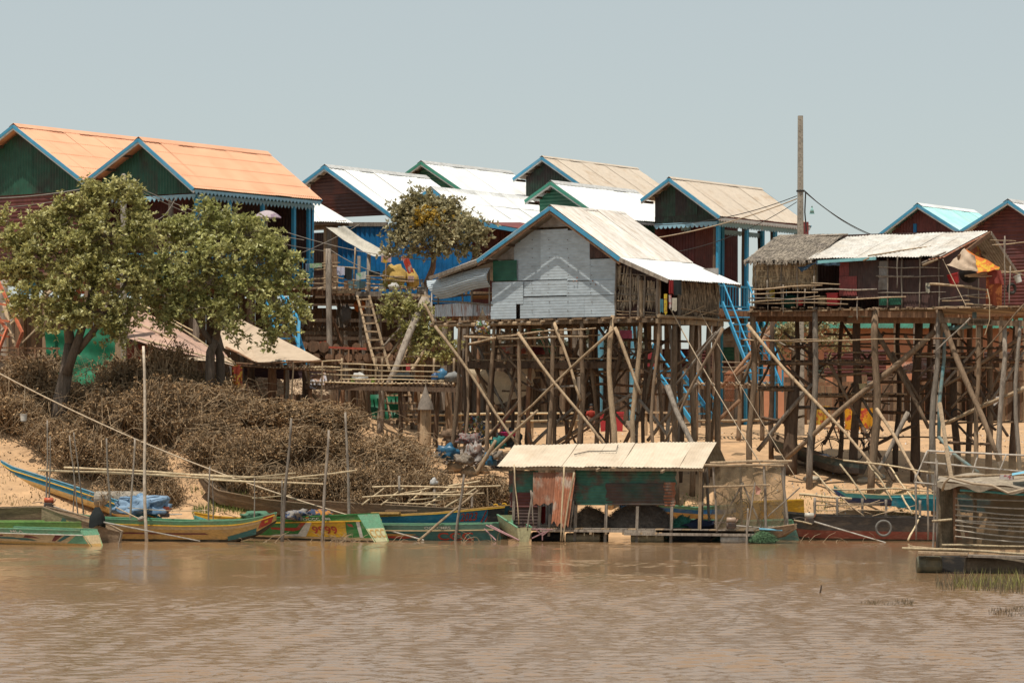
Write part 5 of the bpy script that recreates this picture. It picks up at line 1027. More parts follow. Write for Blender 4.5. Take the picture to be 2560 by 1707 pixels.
# far tree line that closes the village to the north
# ---------------------------------------------------------------- vegetation
def quads_mesh(name, V, m, smooth=False):                 # V: (n,4,3) array of leaf corners
    n = len(V); me = bpy.data.meshes.new(name)
    me.vertices.add(n*4); me.vertices.foreach_set('co', V.astype(np.float32).ravel())
    me.loops.add(n*4); me.loops.foreach_set('vertex_index', np.arange(n*4, dtype=np.int32))
    me.polygons.add(n); me.polygons.foreach_set('loop_start', np.arange(0, n*4, 4, dtype=np.int32)); me.polygons.foreach_set('loop_total', np.full(n, 4, dtype=np.int32))
    me.materials.append(m); me.update(calc_edges=True); return me
def unit(a): return a/np.maximum(1e-9, np.linalg.norm(a, axis=-1, keepdims=True))
def rosettes(Cn, Ax, k, ln, w, rs, droop=.25, spread=(.5,1.25)):
    n = len(Cn); C_ = np.repeat(Cn, k, 0); A = np.repeat(unit(Ax), k, 0)
    ref = unit(np.cross(A, rs.normal(0,1,(n*k,3))))
    th = rs.uniform(*spread, (n*k,1)); D = unit(A*np.cos(th)+ref*np.sin(th)); D[:,2] -= droop*rs.uniform(0,1,n*k); D = unit(D)
    S = unit(np.cross(D, A+rs.normal(0,.35,(n*k,3)))); Nn = np.cross(S, D)
    l = ln*rs.uniform(.65,1.2,(n*k,1)); ww = w*rs.uniform(.8,1.2,(n*k,1))
    b = C_+D*l*.06; mid = C_+D*l*.55+Nn*l*.05
    return np.stack([b, mid+S*ww, C_+D*l-Nn*l*.06, mid-S*ww], 1)
def leafmat(name, c, c2, island=.5, trans=.32): return mat(name, c, c2, rough=.45, scale=1.1, island=island, rnd=.05, trans=trans, spec=.45, thr=(.35,.65))
LEAF1 = leafmat('olive_leaves', (.33,.315,.10), (.50,.46,.20)); LEAF2 = leafmat('green_leaves', (.34,.35,.11), (.54,.51,.22))
LEAF3 = leafmat('dusty_leaves', (.32,.285,.15), (.45,.39,.22)); LEAFY = leafmat('yellow_leaves', (.50,.30,.025), (.40,.27,.05))
LEAFD = leafmat('dark_far_leaves', (.05,.055,.025), (.10,.085,.05)); BARK = wood('tree_bark', (.19,.145,.11), (.10,.075,.055), scale=4, bump=.8)
BARKB = wood('brown_bark', (.20,.115,.07), (.11,.07,.045), scale=4, bump=.8)
def tree(name, label, base, limbs, lumps, lm, leaf=(.16,.033), seed=1, k=7, dens=1.0, bark=None, cat='tree', extra=None, twigs=True, dz=.5):
    rs = np.random.RandomState(seed); b = P(*base); T = Thing(name, label, cat, (b.x,b.y,ground(b.x,b.y)-.05))
    for path in limbs:
        mb = MB(); mb.tube([P(x,y,Y) for x,y,Y,r in path], [r for *_,r in path], 9); q_ = T.part('trunk' if path is limbs[0] else 'limb', mb, bark or BARK, None if path is limbs[0] else trunk_, world=True, smooth=True); trunk_ = q_ if path is limbs[0] else trunk_
    Cs = []; As = []; tw = MB(); groups = []
    for i, (x,y,Y,rx,ry,cnt) in enumerate(lumps):
        c = np.array(P(x,y,Y)); r = np.array([rx*Y/F, max(rx,ry)*Y/F*.8*dz*1.6, ry*Y/F])
        m = int(cnt*dens); d = unit(rs.normal(0,1,(m,3))); d[:,2] = np.where(d[:,2] < -.75, -d[:,2], d[:,2])
        tips = c+d*r*rs.uniform(.45,1.05,(m,1))
        for t, dd in zip(tips, d):
            q = rs.randint(7,15); cc = t+rs.normal(0,1,(q,3))*np.array([.15,.15,.14]); Cs.append(cc); As.append(np.tile(dd*.8+np.array([0,0,.5]), (q,1))+rs.normal(0,.45,(q,3)))
            if twigs and rs.uniform() < .55: tw.tube([Vector(c), Vector(lerp(c,t,.5)+rs.normal(0,.06,3)), Vector(t)], [.018,.011,.004], 4)
    V = rosettes(np.concatenate(Cs), np.concatenate(As), k, leaf[0], leaf[1], rs)
    V -= np.array(T.M.translation)
    link('crown', quads_mesh('crown', V, lm), T.o)
    if len(tw.v): T.part('twigs', tw, bark or BARK, world=True, kind='stuff')
    if extra:
        c = np.array(P(*extra[:3])); r = np.array([extra[3]*extra[2]/F, .6, extra[4]*extra[2]/F]); cc = c+rs.normal(0,.5,(extra[5],3))*r
        V = rosettes(cc, rs.normal(0,1,(len(cc),3)), 6, .11, .03, rs)-np.array(T.M.translation); link('blossom', quads_mesh('blossom', V, LEAFY), T.o)
    return T
tree('riverside_tree', 'large olive leaved tree with triple trunk at the left edge', (150,1040,93),
     [[(146,1075,93,.27),(150,1010,93,.25),(165,930,93,.21),(176,860,93,.19)], [(176,865,93,.17),(168,800,93,.14),(160,720,93.2,.10),(140,620,93.2,.05)], [(166,935,92.8,.15),(195,850,92.7,.13),(215,790,92.7,.11),(235,700,92.7,.08),(270,560,93,.04)], [(190,880,92.9,.13),(228,835,92.8,.11),(265,780,92.6,.08),(320,700,92.6,.05)], [(165,740,93,.08),(90,700,93.2,.06),(30,640,93.4,.03)]],
     [(40,610,93.4,55,45,32),(110,575,93.2,70,45,42),(180,540,93,70,45,42),(250,505,93,60,45,40),(310,490,93,45,38,24),(345,580,92.8,45,60,30),(265,590,92.6,80,55,50),(180,620,92.8,80,50,46),(100,660,93,80,40,34),(30,690,93.2,45,40,22),(60,770,92.8,45,38,22),(130,740,92.5,75,45,40),(200,700,92.4,80,50,44),(290,680,92.4,75,60,46),(345,700,92.6,40,60,28),(160,800,92.5,70,40,34),(250,780,92.4,70,50,40),(315,790,92.5,50,45,28),(285,840,92.6,45,28,16),(300,462,93,26,20,7),(250,485,93,60,24,13),(335,640,92.9,50,60,24),(220,660,93.3,90,50,26),(120,620,93.3,80,50,24),(60,690,93.3,60,50,20),(365,540,93,24,30,8),(20,560,93.3,25,30,8)],
     LEAF1, seed=3, dens=.62)
tree('riverside_tree', 'bright green leaved tree with forked dark trunk left of the timber porch', (532,1030,94.5),
     [[(522,1060,94.5,.17),(524,960,94.5,.16),(526,880,94.5,.145),(538,850,94.5,.13)], [(534,865,94.5,.10),(510,830,94.4,.09),(490,790,94.3,.07),(450,740,94.2,.04)], [(538,850,94.5,.12),(552,790,94.5,.10),(548,740,94.6,.08),(590,650,94.7,.05)], [(548,1060,94.9,.16),(552,960,94.9,.15),(550,890,94.9,.14),(535,850,94.7,.10)], [(548,740,94.6,.06),(500,650,94.5,.04),(450,590,94.5,.02)]],
     [(405,590,94.4,45,40,22),(470,575,94.4,65,35,32),(545,570,94.5,60,42,34),(540,530,94.6,20,22,7),(620,590,94.5,60,38,32),(680,630,94.4,50,45,28),(720,690,94.3,38,55,26),(640,660,94.1,80,50,44),(550,640,94,85,45,44),(450,650,94,80,45,42),(380,680,94.2,45,50,26),(430,720,93.9,75,45,38),(520,710,93.8,80,50,44),(610,730,93.9,70,50,40),(690,760,94,55,50,32),(470,780,93.9,70,40,32),(560,790,93.9,60,35,26),(410,800,94,50,38,22),(705,820,94,35,40,16),(680,860,94,26,35,10),(740,770,94.1,28,45,10),(590,850,94.2,25,22,5),(760,795,94,15,22,4),(500,540,94.6,35,22,9),(585,545,94.6,35,24,9),(640,700,94.6,70,50,20),(400,740,94.4,50,45,16),(480,740,94.5,70,45,16),(360,740,94.2,25,35,8)],
     LEAF2, seed=8, dens=.62)
tree('flowering_tree', 'dusty olive tree with a patch of yellow leaves beside the silver hut', (1058,1000,101),
     [[(1045,1010,101,.16),(1052,860,101,.14),(1055,760,101,.13),(1062,720,101,.12),(1082,670,101,.10),(1086,630,101,.08)], [(1064,715,101,.07),(1010,780,100.8,.05),(985,800,100.7,.03)], [(1086,640,101,.06),(1040,580,101,.05),(1000,560,101,.03)], [(1086,640,101,.06),(1130,590,101,.05),(1180,590,101,.03)]],
     [(1060,520,101,60,28,30),(1015,550,100.9,45,32,24),(1110,535,101,60,32,30),(1165,570,101,48,35,24),(1070,570,100.6,85,40,40),(1130,610,100.7,75,35,34),(1000,590,100.8,40,30,14),(1195,610,101,28,28,10),(1060,620,100.4,60,28,16),(990,620,100.6,38,28,9),(1040,500,101,40,20,12),(1190,575,100.6,38,32,14),(1020,520,100.8,40,28,14),(1120,570,100.2,70,40,26)], LEAF3, (.16,.036), 5, dens=.72, extra=(1068,545,100.2,32,22,190), bark=BARKB)
tree('leafy_shrub', 'olive shrub growing up between the porch ladders and the silver hut', (1040,1000,100.3), [[(1045,1030,100.3,.07),(1050,920,100.3,.06),(1030,820,100.3,.05),(1000,760,100.3,.03)], [(1048,900,100.3,.05),(1090,850,100.2,.03)]],
     [(1000,760,100.2,38,35,18),(970,790,100.2,22,22,6),(1045,800,100.2,45,35,18),(1030,845,100.2,40,32,14),(1095,850,100,38,36,16),(1120,880,100,25,30,8),(1060,880,100,40,25,10)], LEAF1, (.12,.03), 15, cat='shrub', bark=BARKB)
tree('background_tree', 'thin dusty tree seen behind the left stilts of the long hut', (2010,1040,112), [[(2010,1060,112,.12),(2012,930,112,.1),(2005,860,112,.07)]],
     [(1950,830,112,40,30,14),(2005,820,112,48,32,18),(2065,830,112,48,32,18),(2100,860,112,30,30,8),(1985,875,112,55,30,12),(2060,880,112,40,28,8)], LEAF3, (.14,.035), 25, dens=.8, bark=BARKB)
# far wood behind the village
rs = np.random.RandomState(77); n = 9000
X = rs.uniform(-45,45,n); Yv = rs.uniform(142,156,n); top = 7.0+1.0*np.sin(X*.45)+.8*np.sin(X*1.1+2); Z = 3.2+(top-3.2)*rs.uniform(0,1,n)**.7
V = rosettes(np.stack([X,Yv,Z],1), rs.normal(0,1,(n,3))+np.array([0,-.4,.6]), 5, .55, .16, rs)
tag(link('far_wood', quads_mesh('far_wood', V, LEAFD)), 'low dark green wood behind the village', 'wood', None, 'stuff')
# dry bushes on the left bank
BUSHL = mat('dead_leaves', (.25,.152,.075), (.34,.225,.12), rough=.8, scale=1.3, island=.6, rnd=.12, spec=.2, thr=(.35,.65), trans=.1)
BUSHT = mat('dead_twigs', (.34,.24,.145), (.20,.14,.085), rough=.9, scale=3, rnd=.12, island=.3)
def bush_meshes(seed, hgt=1.0, nl=5200, nt=620):
    rs = np.random.RandomState(seed); tw = MB(); Cs = []
    lob = [(rs.uniform(-.5,.5), rs.uniform(-.35,.35), rs.uniform(.35,.75), rs.uniform(.45,.7)) for _ in range(7)]
    for i in range(nt):
        x,y,z,r = lob[rs.randint(7)]; d = unit(rs.normal(0,1,3)); d[2] = abs(d[2])*.9-.15; tip = np.array([x,y,z*hgt])+d*r*rs.uniform(.5,1.05)*(1.35 if rs.uniform() < .12 else 1); root = np.array([x*.5+rs.normal(0,.12), y*.5+rs.normal(0,.12), -.15])
        side = rs.normal(0,.16,3); mid = lerp(root, tip, .55)+side+np.array([0,0,.14]); end = tip+rs.normal(0,.07,3)-np.array([0,0,rs.uniform(0,.14)])
        tw.tube([Vector(root), Vector(mid), Vector(tip), Vector(end)], [.013,.010,.007,.004], 3)
        q = rs.randint(2,8); t = rs.uniform(.35,1.0,(q,1)); Cs.append(np.where(t < .8, lerp(mid,tip,(t-.35)/.45), lerp(tip,end,(t-.8)/.2))+rs.normal(0,.05,(q,3)))
    Cn = np.concatenate(Cs); V = rosettes(Cn, rs.normal(0,1,(len(Cn),3))+np.array([0,0,.3]), 4, .062, .015, rs)
    return quads_mesh('foliage', V, BUSHL), mkmesh('twigs', tw, BUSHT)
BV = [bush_meshes(31), bush_meshes(32, .8), bush_meshes(33, 1.15), bush_meshes(34, .7)]
def bush(px, Y, s, var, label, sz=None, lift=0):
    b = P(px, 1040, Y); T = Thing('dry_bush', label, 'bush', (b.x,Y,ground(b.x,Y)-.1+lift), 0, 'dry brown bushes on the left bank')
    T.o.rotation_euler = (0,0,U(0,6.28)); T.o.scale = (s,s*.9,(sz or s)*.86)
    link('foliage', BV[var][0], T.o); o = link('twigs', BV[var][1], T.o); o['kind'] = 'stuff'
for a in ((95,95.5,1.75,0,'dry bush under the left deck, leftmost in the upper row',2.0),(190,94.2,1.5,1,'dry bush at the foot of the triple trunk tree'),(285,95.5,1.55,2,'dry bush topmost in front of the green tarpaulin',1.75),(390,95.3,1.7,0,'tall dark dry bush in front of the pinkish tarp shed',2.3),(480,95.6,1.5,2,'dry bush left of the forked tree trunk',1.3),
          (20,93.2,1.4,1,'dry bush above the bow of the blue boat'),(120,92.2,1.4,3,'dry bush under the white hanging bucket'),(230,91,1.7,1,'dry bush straight below the triple trunk tree'),(330,89.6,1.45,0,'dry bush behind the tallest bamboo mooring pole',1.7),(420,92.4,1.9,2,'dry bush in the middle of the bank below the tarp shed'),(395,88.6,1.05,1,'low dark dry bush nearest the water above the blue plastic sheet',1.3),
          (560,94,1.9,0,'dry bush around the base of the forked tree',1.3),(640,93.6,1.8,1,'dry bush in front of the net heap',1.0),(545,90.6,1.35,3,'twiggy dry bush above the brown boat prow'),(720,93,2.0,2,'wide dry bush below the second shed',.95),(660,90.6,1.6,0,'twiggy dry bush right of the brown prow',1.3),(790,91.6,1.7,1,'twiggy dry bush behind the tall mooring poles',1.2),
          (840,93.5,1.8,0,'dry bush below the pole landing ladders',1.0),(760,89.2,1.3,3,'low dry bush behind the long brown boat'),(900,90.6,1.8,2,'dry bush above the stick fence',1.2),(960,92.6,1.5,1,'dry bush left of the thick stump',1.1),(1010,91,1.5,0,'dry bush rightmost in the upper row beside the rubbish',1.1),(880,88.4,1.2,3,'low brown bush just behind the stick fence'),(1040,89,1.25,1,'dry bush below the rubbish heap'),
          (1150,88.2,1.0,3,'small dry bush left of the floating hut'),(1215,88.6,1.1,2,'small dry bush touching the floating hut wall'),(985,88.6,1.2,0,'low dry bush right behind the white rag'),(285,88.8,1.0,3,'low dry bush behind the dark stake left of the bamboo pole'),(600,89.4,1.2,2,'twiggy bush above the green grass tufts'),(700,88.9,1.1,1,'low twiggy bush left of the leaning mooring poles'),(820,89.0,1.3,0,'low twiggy bush behind the upright pole'),(930,89.2,1.3,1,'low twiggy bush above the lattice rack'),(480,92,1.6,3,'wide twiggy bush right below the pinkish shed'),(300,92.6,1.7,2,'dry bush above the rope in the middle left')): bush(*a)
# loose tangle of long dry twigs over the bushes
rs = np.random.RandomState(55); mb = MB()
for o in [q for q in bpy.data.objects if q.name.startswith('dry_bush')]:
    c = np.array(o.location); s_ = np.array(o.scale)
    for _ in range(46):
        a = rs.uniform(0,6.283); r0 = rs.uniform(.1,.6); r1 = r0+rs.uniform(.35,.85); z0 = rs.uniform(.35,.95); rise = rs.uniform(.0,.35)
        f = lambda r, z: Vector((c[0]+math.cos(a)*r*s_[0], c[1]+math.sin(a)*r*s_[1], c[2]+z*s_[2])); w = rs.normal(0,.08,3)
        mb.tube([f(r0,z0), f(lerp(r0,r1,.4),z0+rise)+Vector(w), f(lerp(r0,r1,.75),z0+rise*.7)+Vector(w*1.4), f(r1,z0-rs.uniform(0,.35))], [.008,.007,.005,.003], 3)
tag(link('twig_tangle', mkmesh('twig_tangle', mb, BUSHT)), 'loose tangle of long dry twigs over the left bank bushes', 'twigs', None, 'stuff')
# grass tufts and reeds
GRASSG = mat('green_grass', (.16,.20,.05), (.25,.23,.08), rough=.7, island=.4, trans=.2); GRASSD = mat('dry_grass', (.34,.26,.13), (.22,.17,.09), rough=.8, island=.4)
def blades(name, label, pts, h, m, w=.012, lean=.35, cat='grass', seed=2, kind='stuff'):
    rs = np.random.RandomState(seed); n = len(pts); b = np.array(pts); d = rs.normal(0,lean,(n,3)); d[:,2] = 1; d = unit(d); l = h*rs.uniform(.4,1.2,(n,1)); s = unit(np.cross(d, rs.normal(0,1,(n,3))))*w
    V = np.stack([b-s, b+s, b+d*l*.7+s*.7, b+d*l+d[:, [1,0,2]]*l*.05], 1); return tag(link(name, quads_mesh(name, V, m)), label, cat, None, kind)
def gpts(px0, px1, Y0, Y1, n, seed, patch=1.5):
    rs = np.random.RandomState(seed); out = []
    while len(out) < n:
        Y = rs.uniform(Y0,Y1); x = P(rs.uniform(px0,px1), 0, Y).x
        if mn.noise(Vector((x*patch,Y*patch,seed))) > -.05: out.append((x,Y,ground(x,Y)-.02))
    return out
blades('bank_grass', 'short dry grass on the sandy bank by the blue boat', gpts(0,420,87.2,91,1500,4), .13, GRASSD, seed=4)
blades('bank_grass', 'green grass tufts round the brown boat prow', gpts(480,640,87.3,89.5,900,5,.9), .24, GRASSG, seed=5)
blades('bank_grass', 'patchy green grass on the bank right of the floating hut', gpts(1700,2300,87.4,90,1600,6,.9), .12, GRASSG, seed=6)
def wpts(px0, px1, py0, py1, n, seed):
    rs = np.random.RandomState(seed); out = []
    for _ in range(n):
        t = rs.uniform(0,1)**1.6; py = lerp((py0+py1)/2, rs.uniform(py0,py1), 1-.6*t)+(py1-py0)*.2*mn.noise(Vector((t*6,seed,0))); Y = H*F/(py-HY); out.append((P(lerp(px1,px0,t),0,Y).x, Y, -.03))
    return out
REEDD = mat('dark_reed_stubs', (.11,.085,.055), (.2,.16,.09), rough=.9, island=.4)
blades('reed_clump', 'clump of green reeds standing in the water at the right edge', wpts(2385,2640,1450,1482,480,8), .38, mat('olive_reed', (.20,.20,.06), (.28,.23,.10), rough=.8, island=.4, trans=.2), .007, .4, 'reeds', 8)
blades('reed_stubs', 'dark dead reed stubs around the green reeds at the right edge', wpts(2340,2640,1444,1488,900,9), .30, REEDD, .008, .12, 'reeds', 9)
blades('reed_stubs', 'faint brown water weeds in the open river right of centre', wpts(2150,2280,1502,1514,260,10), .10, REEDD, .006, .3, 'reeds', 10)
blades('reed_stubs', 'sparse water weeds low at the right edge of the river', wpts(2470,2600,1515,1545,420,11), .10, REEDD, .006, .3, 'reeds', 11)
# ---------------------------------------------------------------- boats
def text_mesh(body, bold=.02):                              # lettering outlines as flat faces, unit height
    cu = bpy.data.curves.new('lettering', 'FONT'); cu.body = body; cu.size = 1; cu.offset = bold; cu.resolution_u = 3
    o = bpy.data.objects.new('lettering', cu); C.objects.link(o); bpy.context.view_layer.update()
    me = bpy.data.meshes.new_from_object(o.evaluated_get(bpy.context.evaluated_depsgraph_get()))
    vs = [tuple(v.co) for v in me.vertices]; fs = [tuple(p.vertices) for p in me.polygons]
    bpy.data.objects.remove(o); bpy.data.curves.remove(cu); bpy.data.meshes.remove(me)
    x0 = min(v[0] for v in vs); x1 = max(v[0] for v in vs); y0 = min(v[1] for v in vs); y1 = max(v[1] for v in vs)
    return [((v[0]-x0)/(x1-x0), (v[1]-y0)/(y1-y0)) for v in vs], fs
class Boat:
    # hull along local x, s = 0 left end .. 1 right end; near side is -y
    def __init__(s, name, label, pl, pr, beam, sheer, keel, widths, bands, inner, gun, rail=None, group='long wooden boats moored along the bank', ext=(0,0), seats=3, bottom=None, cat='boat', wall=.025, roll=0):
        a = P(*pl); b = P(*pr); d = b-a; L_ = d.length
        ex_ = d.normalized(); ez = Vector((0,0,1)); ey = ez.cross(ex_).normalized(); ez = ex_.cross(ey)
        if roll: q = Matrix.Rotation(roll, 3, ex_); ey = q @ ey; ez = q @ ez
        M = Matrix(((ex_.x,ey.x,ez.x,a.x),(ex_.y,ey.y,ez.y,a.y),(ex_.z,ey.z,ez.z,a.z),(0,0,0,1)))
        s.T = T = Thing(name, label, cat, M=M, group=group); s.L = L_; s.beam = beam; s.sheer = sheer; s.keel = keel; s.w = widths; s.ext = ext
        n = 28; ns = [i/n for i in range(n+1)]
        mats = [m for *_, m in bands]+[bottom or bands[0][2]]; mb = MB()
        for sd in (-1, 1):
            for bi, (v0, v1, m) in enumerate(bands): mb.grid(lambda u, v, v0=v0, v1=v1: s.pt(u, lerp(v0,v1,v), sd), n, 2, bi)
        mb.grid(lambda u, v: lerp(s.pt(u,0,-1), s.pt(u,0,1), v), n, 2, len(bands))
        for e in (0, 1): 
            for bi, (v0, v1, m) in enumerate(bands): mb.grid(lambda u, v, v0=v0, v1=v1: lerp(s.pt(e,lerp(v0,v1,v),-1), s.pt(e,lerp(v0,v1,v),1), u), 2, 2, bi)
        s.hull = T.part('hull', mb, mats, smooth=False)
        mb = MB()
        for sd in (-1, 1): mb.grid(lambda u, v: s.inn(u, v, sd), n, 3)
        mb.grid(lambda u, v: lerp(s.inn(u,0,-1), s.inn(u,0,1), v), n, 2); T.part('inner_planking', mb, inner)
        for sd in (-1, 1):
            mb = MB()
            for i in range(n): p, q = s.pt(ns[i],1,sd), s.pt(ns[i+1],1,sd); o = Vector((0,-sd*wall*.5,.012)); mb.bar(p+o, q+o, .055, .028)
            T.part('gunwale', mb, gun)
            if rail:
                mb = MB()
                for i in range(n): p, q = s.pt(ns[i],rail[0],sd), s.pt(ns[i+1],rail[0],sd); o = Vector((0,sd*.015,0)); mb.bar(p+o, q+o, .03, rail[1])
                T.part('rub_rail', mb, rail[2], s.hull)
        for k in range(seats):
            u = (k+1)/(seats+1); mb = MB(); p, q = s.inn(u,.72,-1), s.inn(u,.72,1); mb.bar(p, q, .2, .03); T.part('thwart', mb, inner)
    def x(s, u, v): return lerp(-s.ext[0]*v, s.L+s.ext[1]*v, u) if True else 0
    def pt(s, u, v, sd):
        w = interp(u, s.w)*s.beam/2; k = interp(u, s.keel); h = interp(u, s.sheer)
        return Vector((s.x(u,v), sd*w*(.62+.38*v**.8), lerp(k, h, v)))
    def inn(s, u, v, sd):
        p = s.pt(u, v, sd); p.y -= sd*.03 if abs(p.y) > .04 else 0; p.z += .06*(1-v); return p
    def decal(s, c, m, name='painted_mark', nu=8, nv=2, side=-1, off=.007):      # c: four (s,v) corners, lower left first
        mb = MB(); a, b, cc, d = c
        def fn(u, v):
            q = [lerp(lerp(a[i],b[i],u), lerp(d[i],cc[i],u), v) for i in (0,1)]; p = s.pt(q[0],q[1],side); p.y += side*off; return p
        mb.grid(fn, nu, nv); return s.T.part(name, mb, m, s.hull)
    def text(s, body, s0, s1, v0, v1, m, off=.012, lean=0, end=None):
        vs, fs = text_mesh(body); mb = MB(); out = []
        for (a, b_) in vs:
            if end is None: p = s.pt(lerp(s0,s1,a)+lean*b_, lerp(v0,v1,b_), -1); p.y -= off
            else: p = lerp(s.pt(end,lerp(v0,v1,b_),-1), s.pt(end,lerp(v0,v1,b_),1), lerp(s0,s1,a)); p.x += off
            out.append(p)
        mb.add(out, fs); return s.T.part('lettering', mb, m, s.hull)
def bm(n, c, c2=None): return mat('boat_'+n, c, c2 or tuple(q*.5+w_ for q, w_ in zip(c, (.14,.105,.07))), rough=.65, scale=4.5, var=.2, thr=(.5,.72), stretch=(.5,1,1.3), rnd=.04)
B_GRN, B_DGRN, B_MINT, B_YEL, B_TAN, B_TEAL = bm('green',(.045,.19,.05)), bm('dark_green',(.05,.13,.06)), bm('mint',(.15,.33,.20)), bm('yellow',(.60,.34,.03)), bm('tan',(.52,.38,.21)), bm('teal',(.05,.14,.13),(.11,.15,.12))
B_RED, B_WHT, B_OCH, B_BLU, B_BLK, B_MAR = bm('red',(.38,.05,.03)), bm('white',(.62,.60,.52)), bm('ochre',(.50,.30,.10)), bm('blue',(.03,.18,.28),(.09,.22,.27)), bm('black',(.045,.042,.04)), bm('maroon',(.17,.05,.045))
B_TUR = bm('turquoise',(.10,.40,.42)); B_LBL = bm('pale_blue',(.15,.32,.42)); B_LIM = bm('lime',(.22,.38,.11))
BWOOD = wood('boat_wood', (.25,.165,.10), (.15,.10,.065), stretch=(.6,3,3)); BWOODL = wood('pale_boat_wood', (.38,.27,.175), (.22,.155,.10), stretch=(.6,3,3)); MUD = bm('waterline_mud', (.05,.04,.025))
flat = [(0,-.12),(.12,-.14),(.8,-.14),(1,-.12)]
# lower left pair
b1 = Boat('long_boat', 'mint green boat with slanted stripes nearest the camera at lower left', (-170,1349,84.4), (248,1366,81.4), 1.05, [(0,.5),(.5,.42),(1,.44)], [(0,-.1),(1,-.12)], [(0,.6),(.3,1),(.75,1),(1,.72)],
          [(0,.22,MUD),(.22,.36,B_OCH),(.36,.76,B_TAN),(.76,1,B_MINT)], B_MINT, B_MINT, (.78,.025,B_WHT), ext=(0,-.36), seats=2)
for c, m in ((((.50,.48),(.62,.48),(.58,.58),(.46,.58)),B_TEAL),(((.64,.58),(.74,.56),(.70,.68),(.66,.70)),B_MAR),(((.62,.44),(.72,.44),(.66,.55),(.56,.55)),B_TEAL),(((.80,.44),(.82,.44),(.88,.74),(.84,.74)),B_MAR),(((.83,.44),(.85,.44),(.93,.74),(.895,.74)),B_TEAL),(((.88,.36),(.995,.36),(.995,.76),(.96,.76)),B_MINT),(((.40,.60),(.52,.62),(.52,.68),(.40,.67)),B_MAR)): b1.decal(c, m)
b1.text('MLA', .58, .66, .83, .95, B_WHT)
b1.decal(((1,.35),(1,.35),(1,.35),(1,.35)), B_TAN) if False else None
b2 = Boat('long_boat', 'lime green boat with yellow line, second from the camera at lower left', (-190,1349,84.0), (268,1347,84.0), 1.0, [(0,.5),(.6,.5),(1,.48)], [(0,-.12),(1,-.12)], [(0,.6),(.3,1),(.8,.95),(1,.55)],
          [(0,.4,MUD),(.4,.7,B_OCH),(.7,1,B_LIM)], B_LIM, B_LIM, (.72,.03,B_YEL), ext=(0,-.2))
b9 = Boat('long_boat', 'plain brown plank boat with square end at the left edge', (-150,1338,85.4), (120,1330,85.0), 1.1, [(0,.75),(1,.72)], [(0,0),(1,.0)], [(0,.8),(.6,1),(1,.75)], [(0,1,BWOOD)], BWOOD, BWOODL, ext=(0,.02), seats=1)
b9b = Boat('long_boat', 'narrow brown boat with painted bow beside the covered outboard', (105,1330,84.6), (300,1356,83.4), .7, [(0,.72),(.5,.55),(1,.30)], [(0,.30),(.4,.0),(1,-.05)], [(0,.3),(.3,.9),(.8,.9),(1,.3)], [(0,1,BWOODL)], BWOOD, BWOODL, seats=1)
b9b.decal(((.28,.35),(.45,.15),(.50,.75),(.33,.85)), B_TEAL); b9b.decal(((.36,.35),(.42,.2),(.44,.75),(.38,.8)), B_OCH)
b3 = Boat('long_boat', 'long tan and green boat with red painted bow, left of the number 9999', (150,1346,85.6), (690,1346,83.9), 1.15, [(0,.74),(.15,.60),(.6,.50),(.85,.52),(.95,.62),(1,.72)], [(0,.25),(.1,-.1),(.8,-.12),(.92,.10),(1,.46)], [(0,.35),(.12,.8),(.4,1),(.75,.95),(.92,.5),(1,.12)],
          [(0,.18,MUD),(.18,.62,B_OCH),(.62,.78,B_TAN),(.78,1,B_MINT)], B_GRN, B_MINT, (.80,.03,B_YEL), seats=4)
b3.decal(((.93,.30),(.985,.20),(.998,.98),(.955,.98)), B_RED); b3.decal(((.958,.45),(.972,.45),(.972,.62),(.958,.62)), B_YEL); b3.decal(((.80,.12),(.92,.06),(.925,.40),(.80,.30)), B_TEAL); b3.decal(((.30,.40),(.72,.40),(.70,.47),(.34,.47)), B_MAR)
b3.decal(((.40,.82),(.70,.82),(.66,.97),(.46,.97)), B_WHT) if False else None
b4 = Boat('long_boat', 'green and yellow boat with red number 9999 on its side', (540,1334,87.6), (958,1350,84.0), 1.15, [(0,.42),(.5,.56),(1,.72)], [(0,-.1),(1,-.14)], [(0,.3),(.2,.8),(.6,1),(1,.85)],
          [(0,.16,MUD),(.16,.24,B_TAN),(.24,.80,B_GRN),(.80,1,B_GRN)], B_GRN, B_GRN, (.80,.035,B_YEL), ext=(0,-.55), seats=3)
b4.decal(((.62,.25),(.86,.25),(.905,.79),(.70,.79)), B_YEL); b4.decal(((.56,.24),(.62,.24),(.70,.79),(.665,.79)), B_WHT); b4.decal(((.40,.24),(.57,.24),(.60,.34),(.42,.28)), B_WHT)
b4.decal(((.42,.52),(.56,.44),(.60,.58),(.42,.60)), B_RED); b4.decal(((.555,.44),(.60,.50),(.665,.79),(.635,.79)), B_RED); b4.decal(((.935,.25),(.955,.25),(.99,.79),(.968,.79)), B_WHT); b4.decal(((.91,.62),(.935,.60),(.935,.70),(.905,.72)), B_RED)
b4.text('9999', .675, .825, .36, .64, B_RED, lean=.008); b4.text('OCCC', .655, .76, .85, .95, B_WHT); b4.text('KHMB', .775, .825, .85, .94, B_WHT)
mb = MB(); mb.grid(lambda u, v: lerp(b4.pt(1,lerp(.12,.55,v),-1), b4.pt(1,lerp(.12,.55,v),1), u)+Vector((.008,0,0)), 4, 2); b4.T.part('painted_mark', mb, bm('cream',(.55,.52,.30)))
mb = MB(); mb.grid(lambda u, v: lerp(b4.pt(1,lerp(.55,1,v),-1), b4.pt(1,lerp(.55,1,v),1), u)+Vector((.008,0,0)), 4, 2); b4.T.part('painted_mark', mb, B_MINT)
b4.text('CCC', .08, .92, .25, .52, B_OCH, off=.016, end=1)
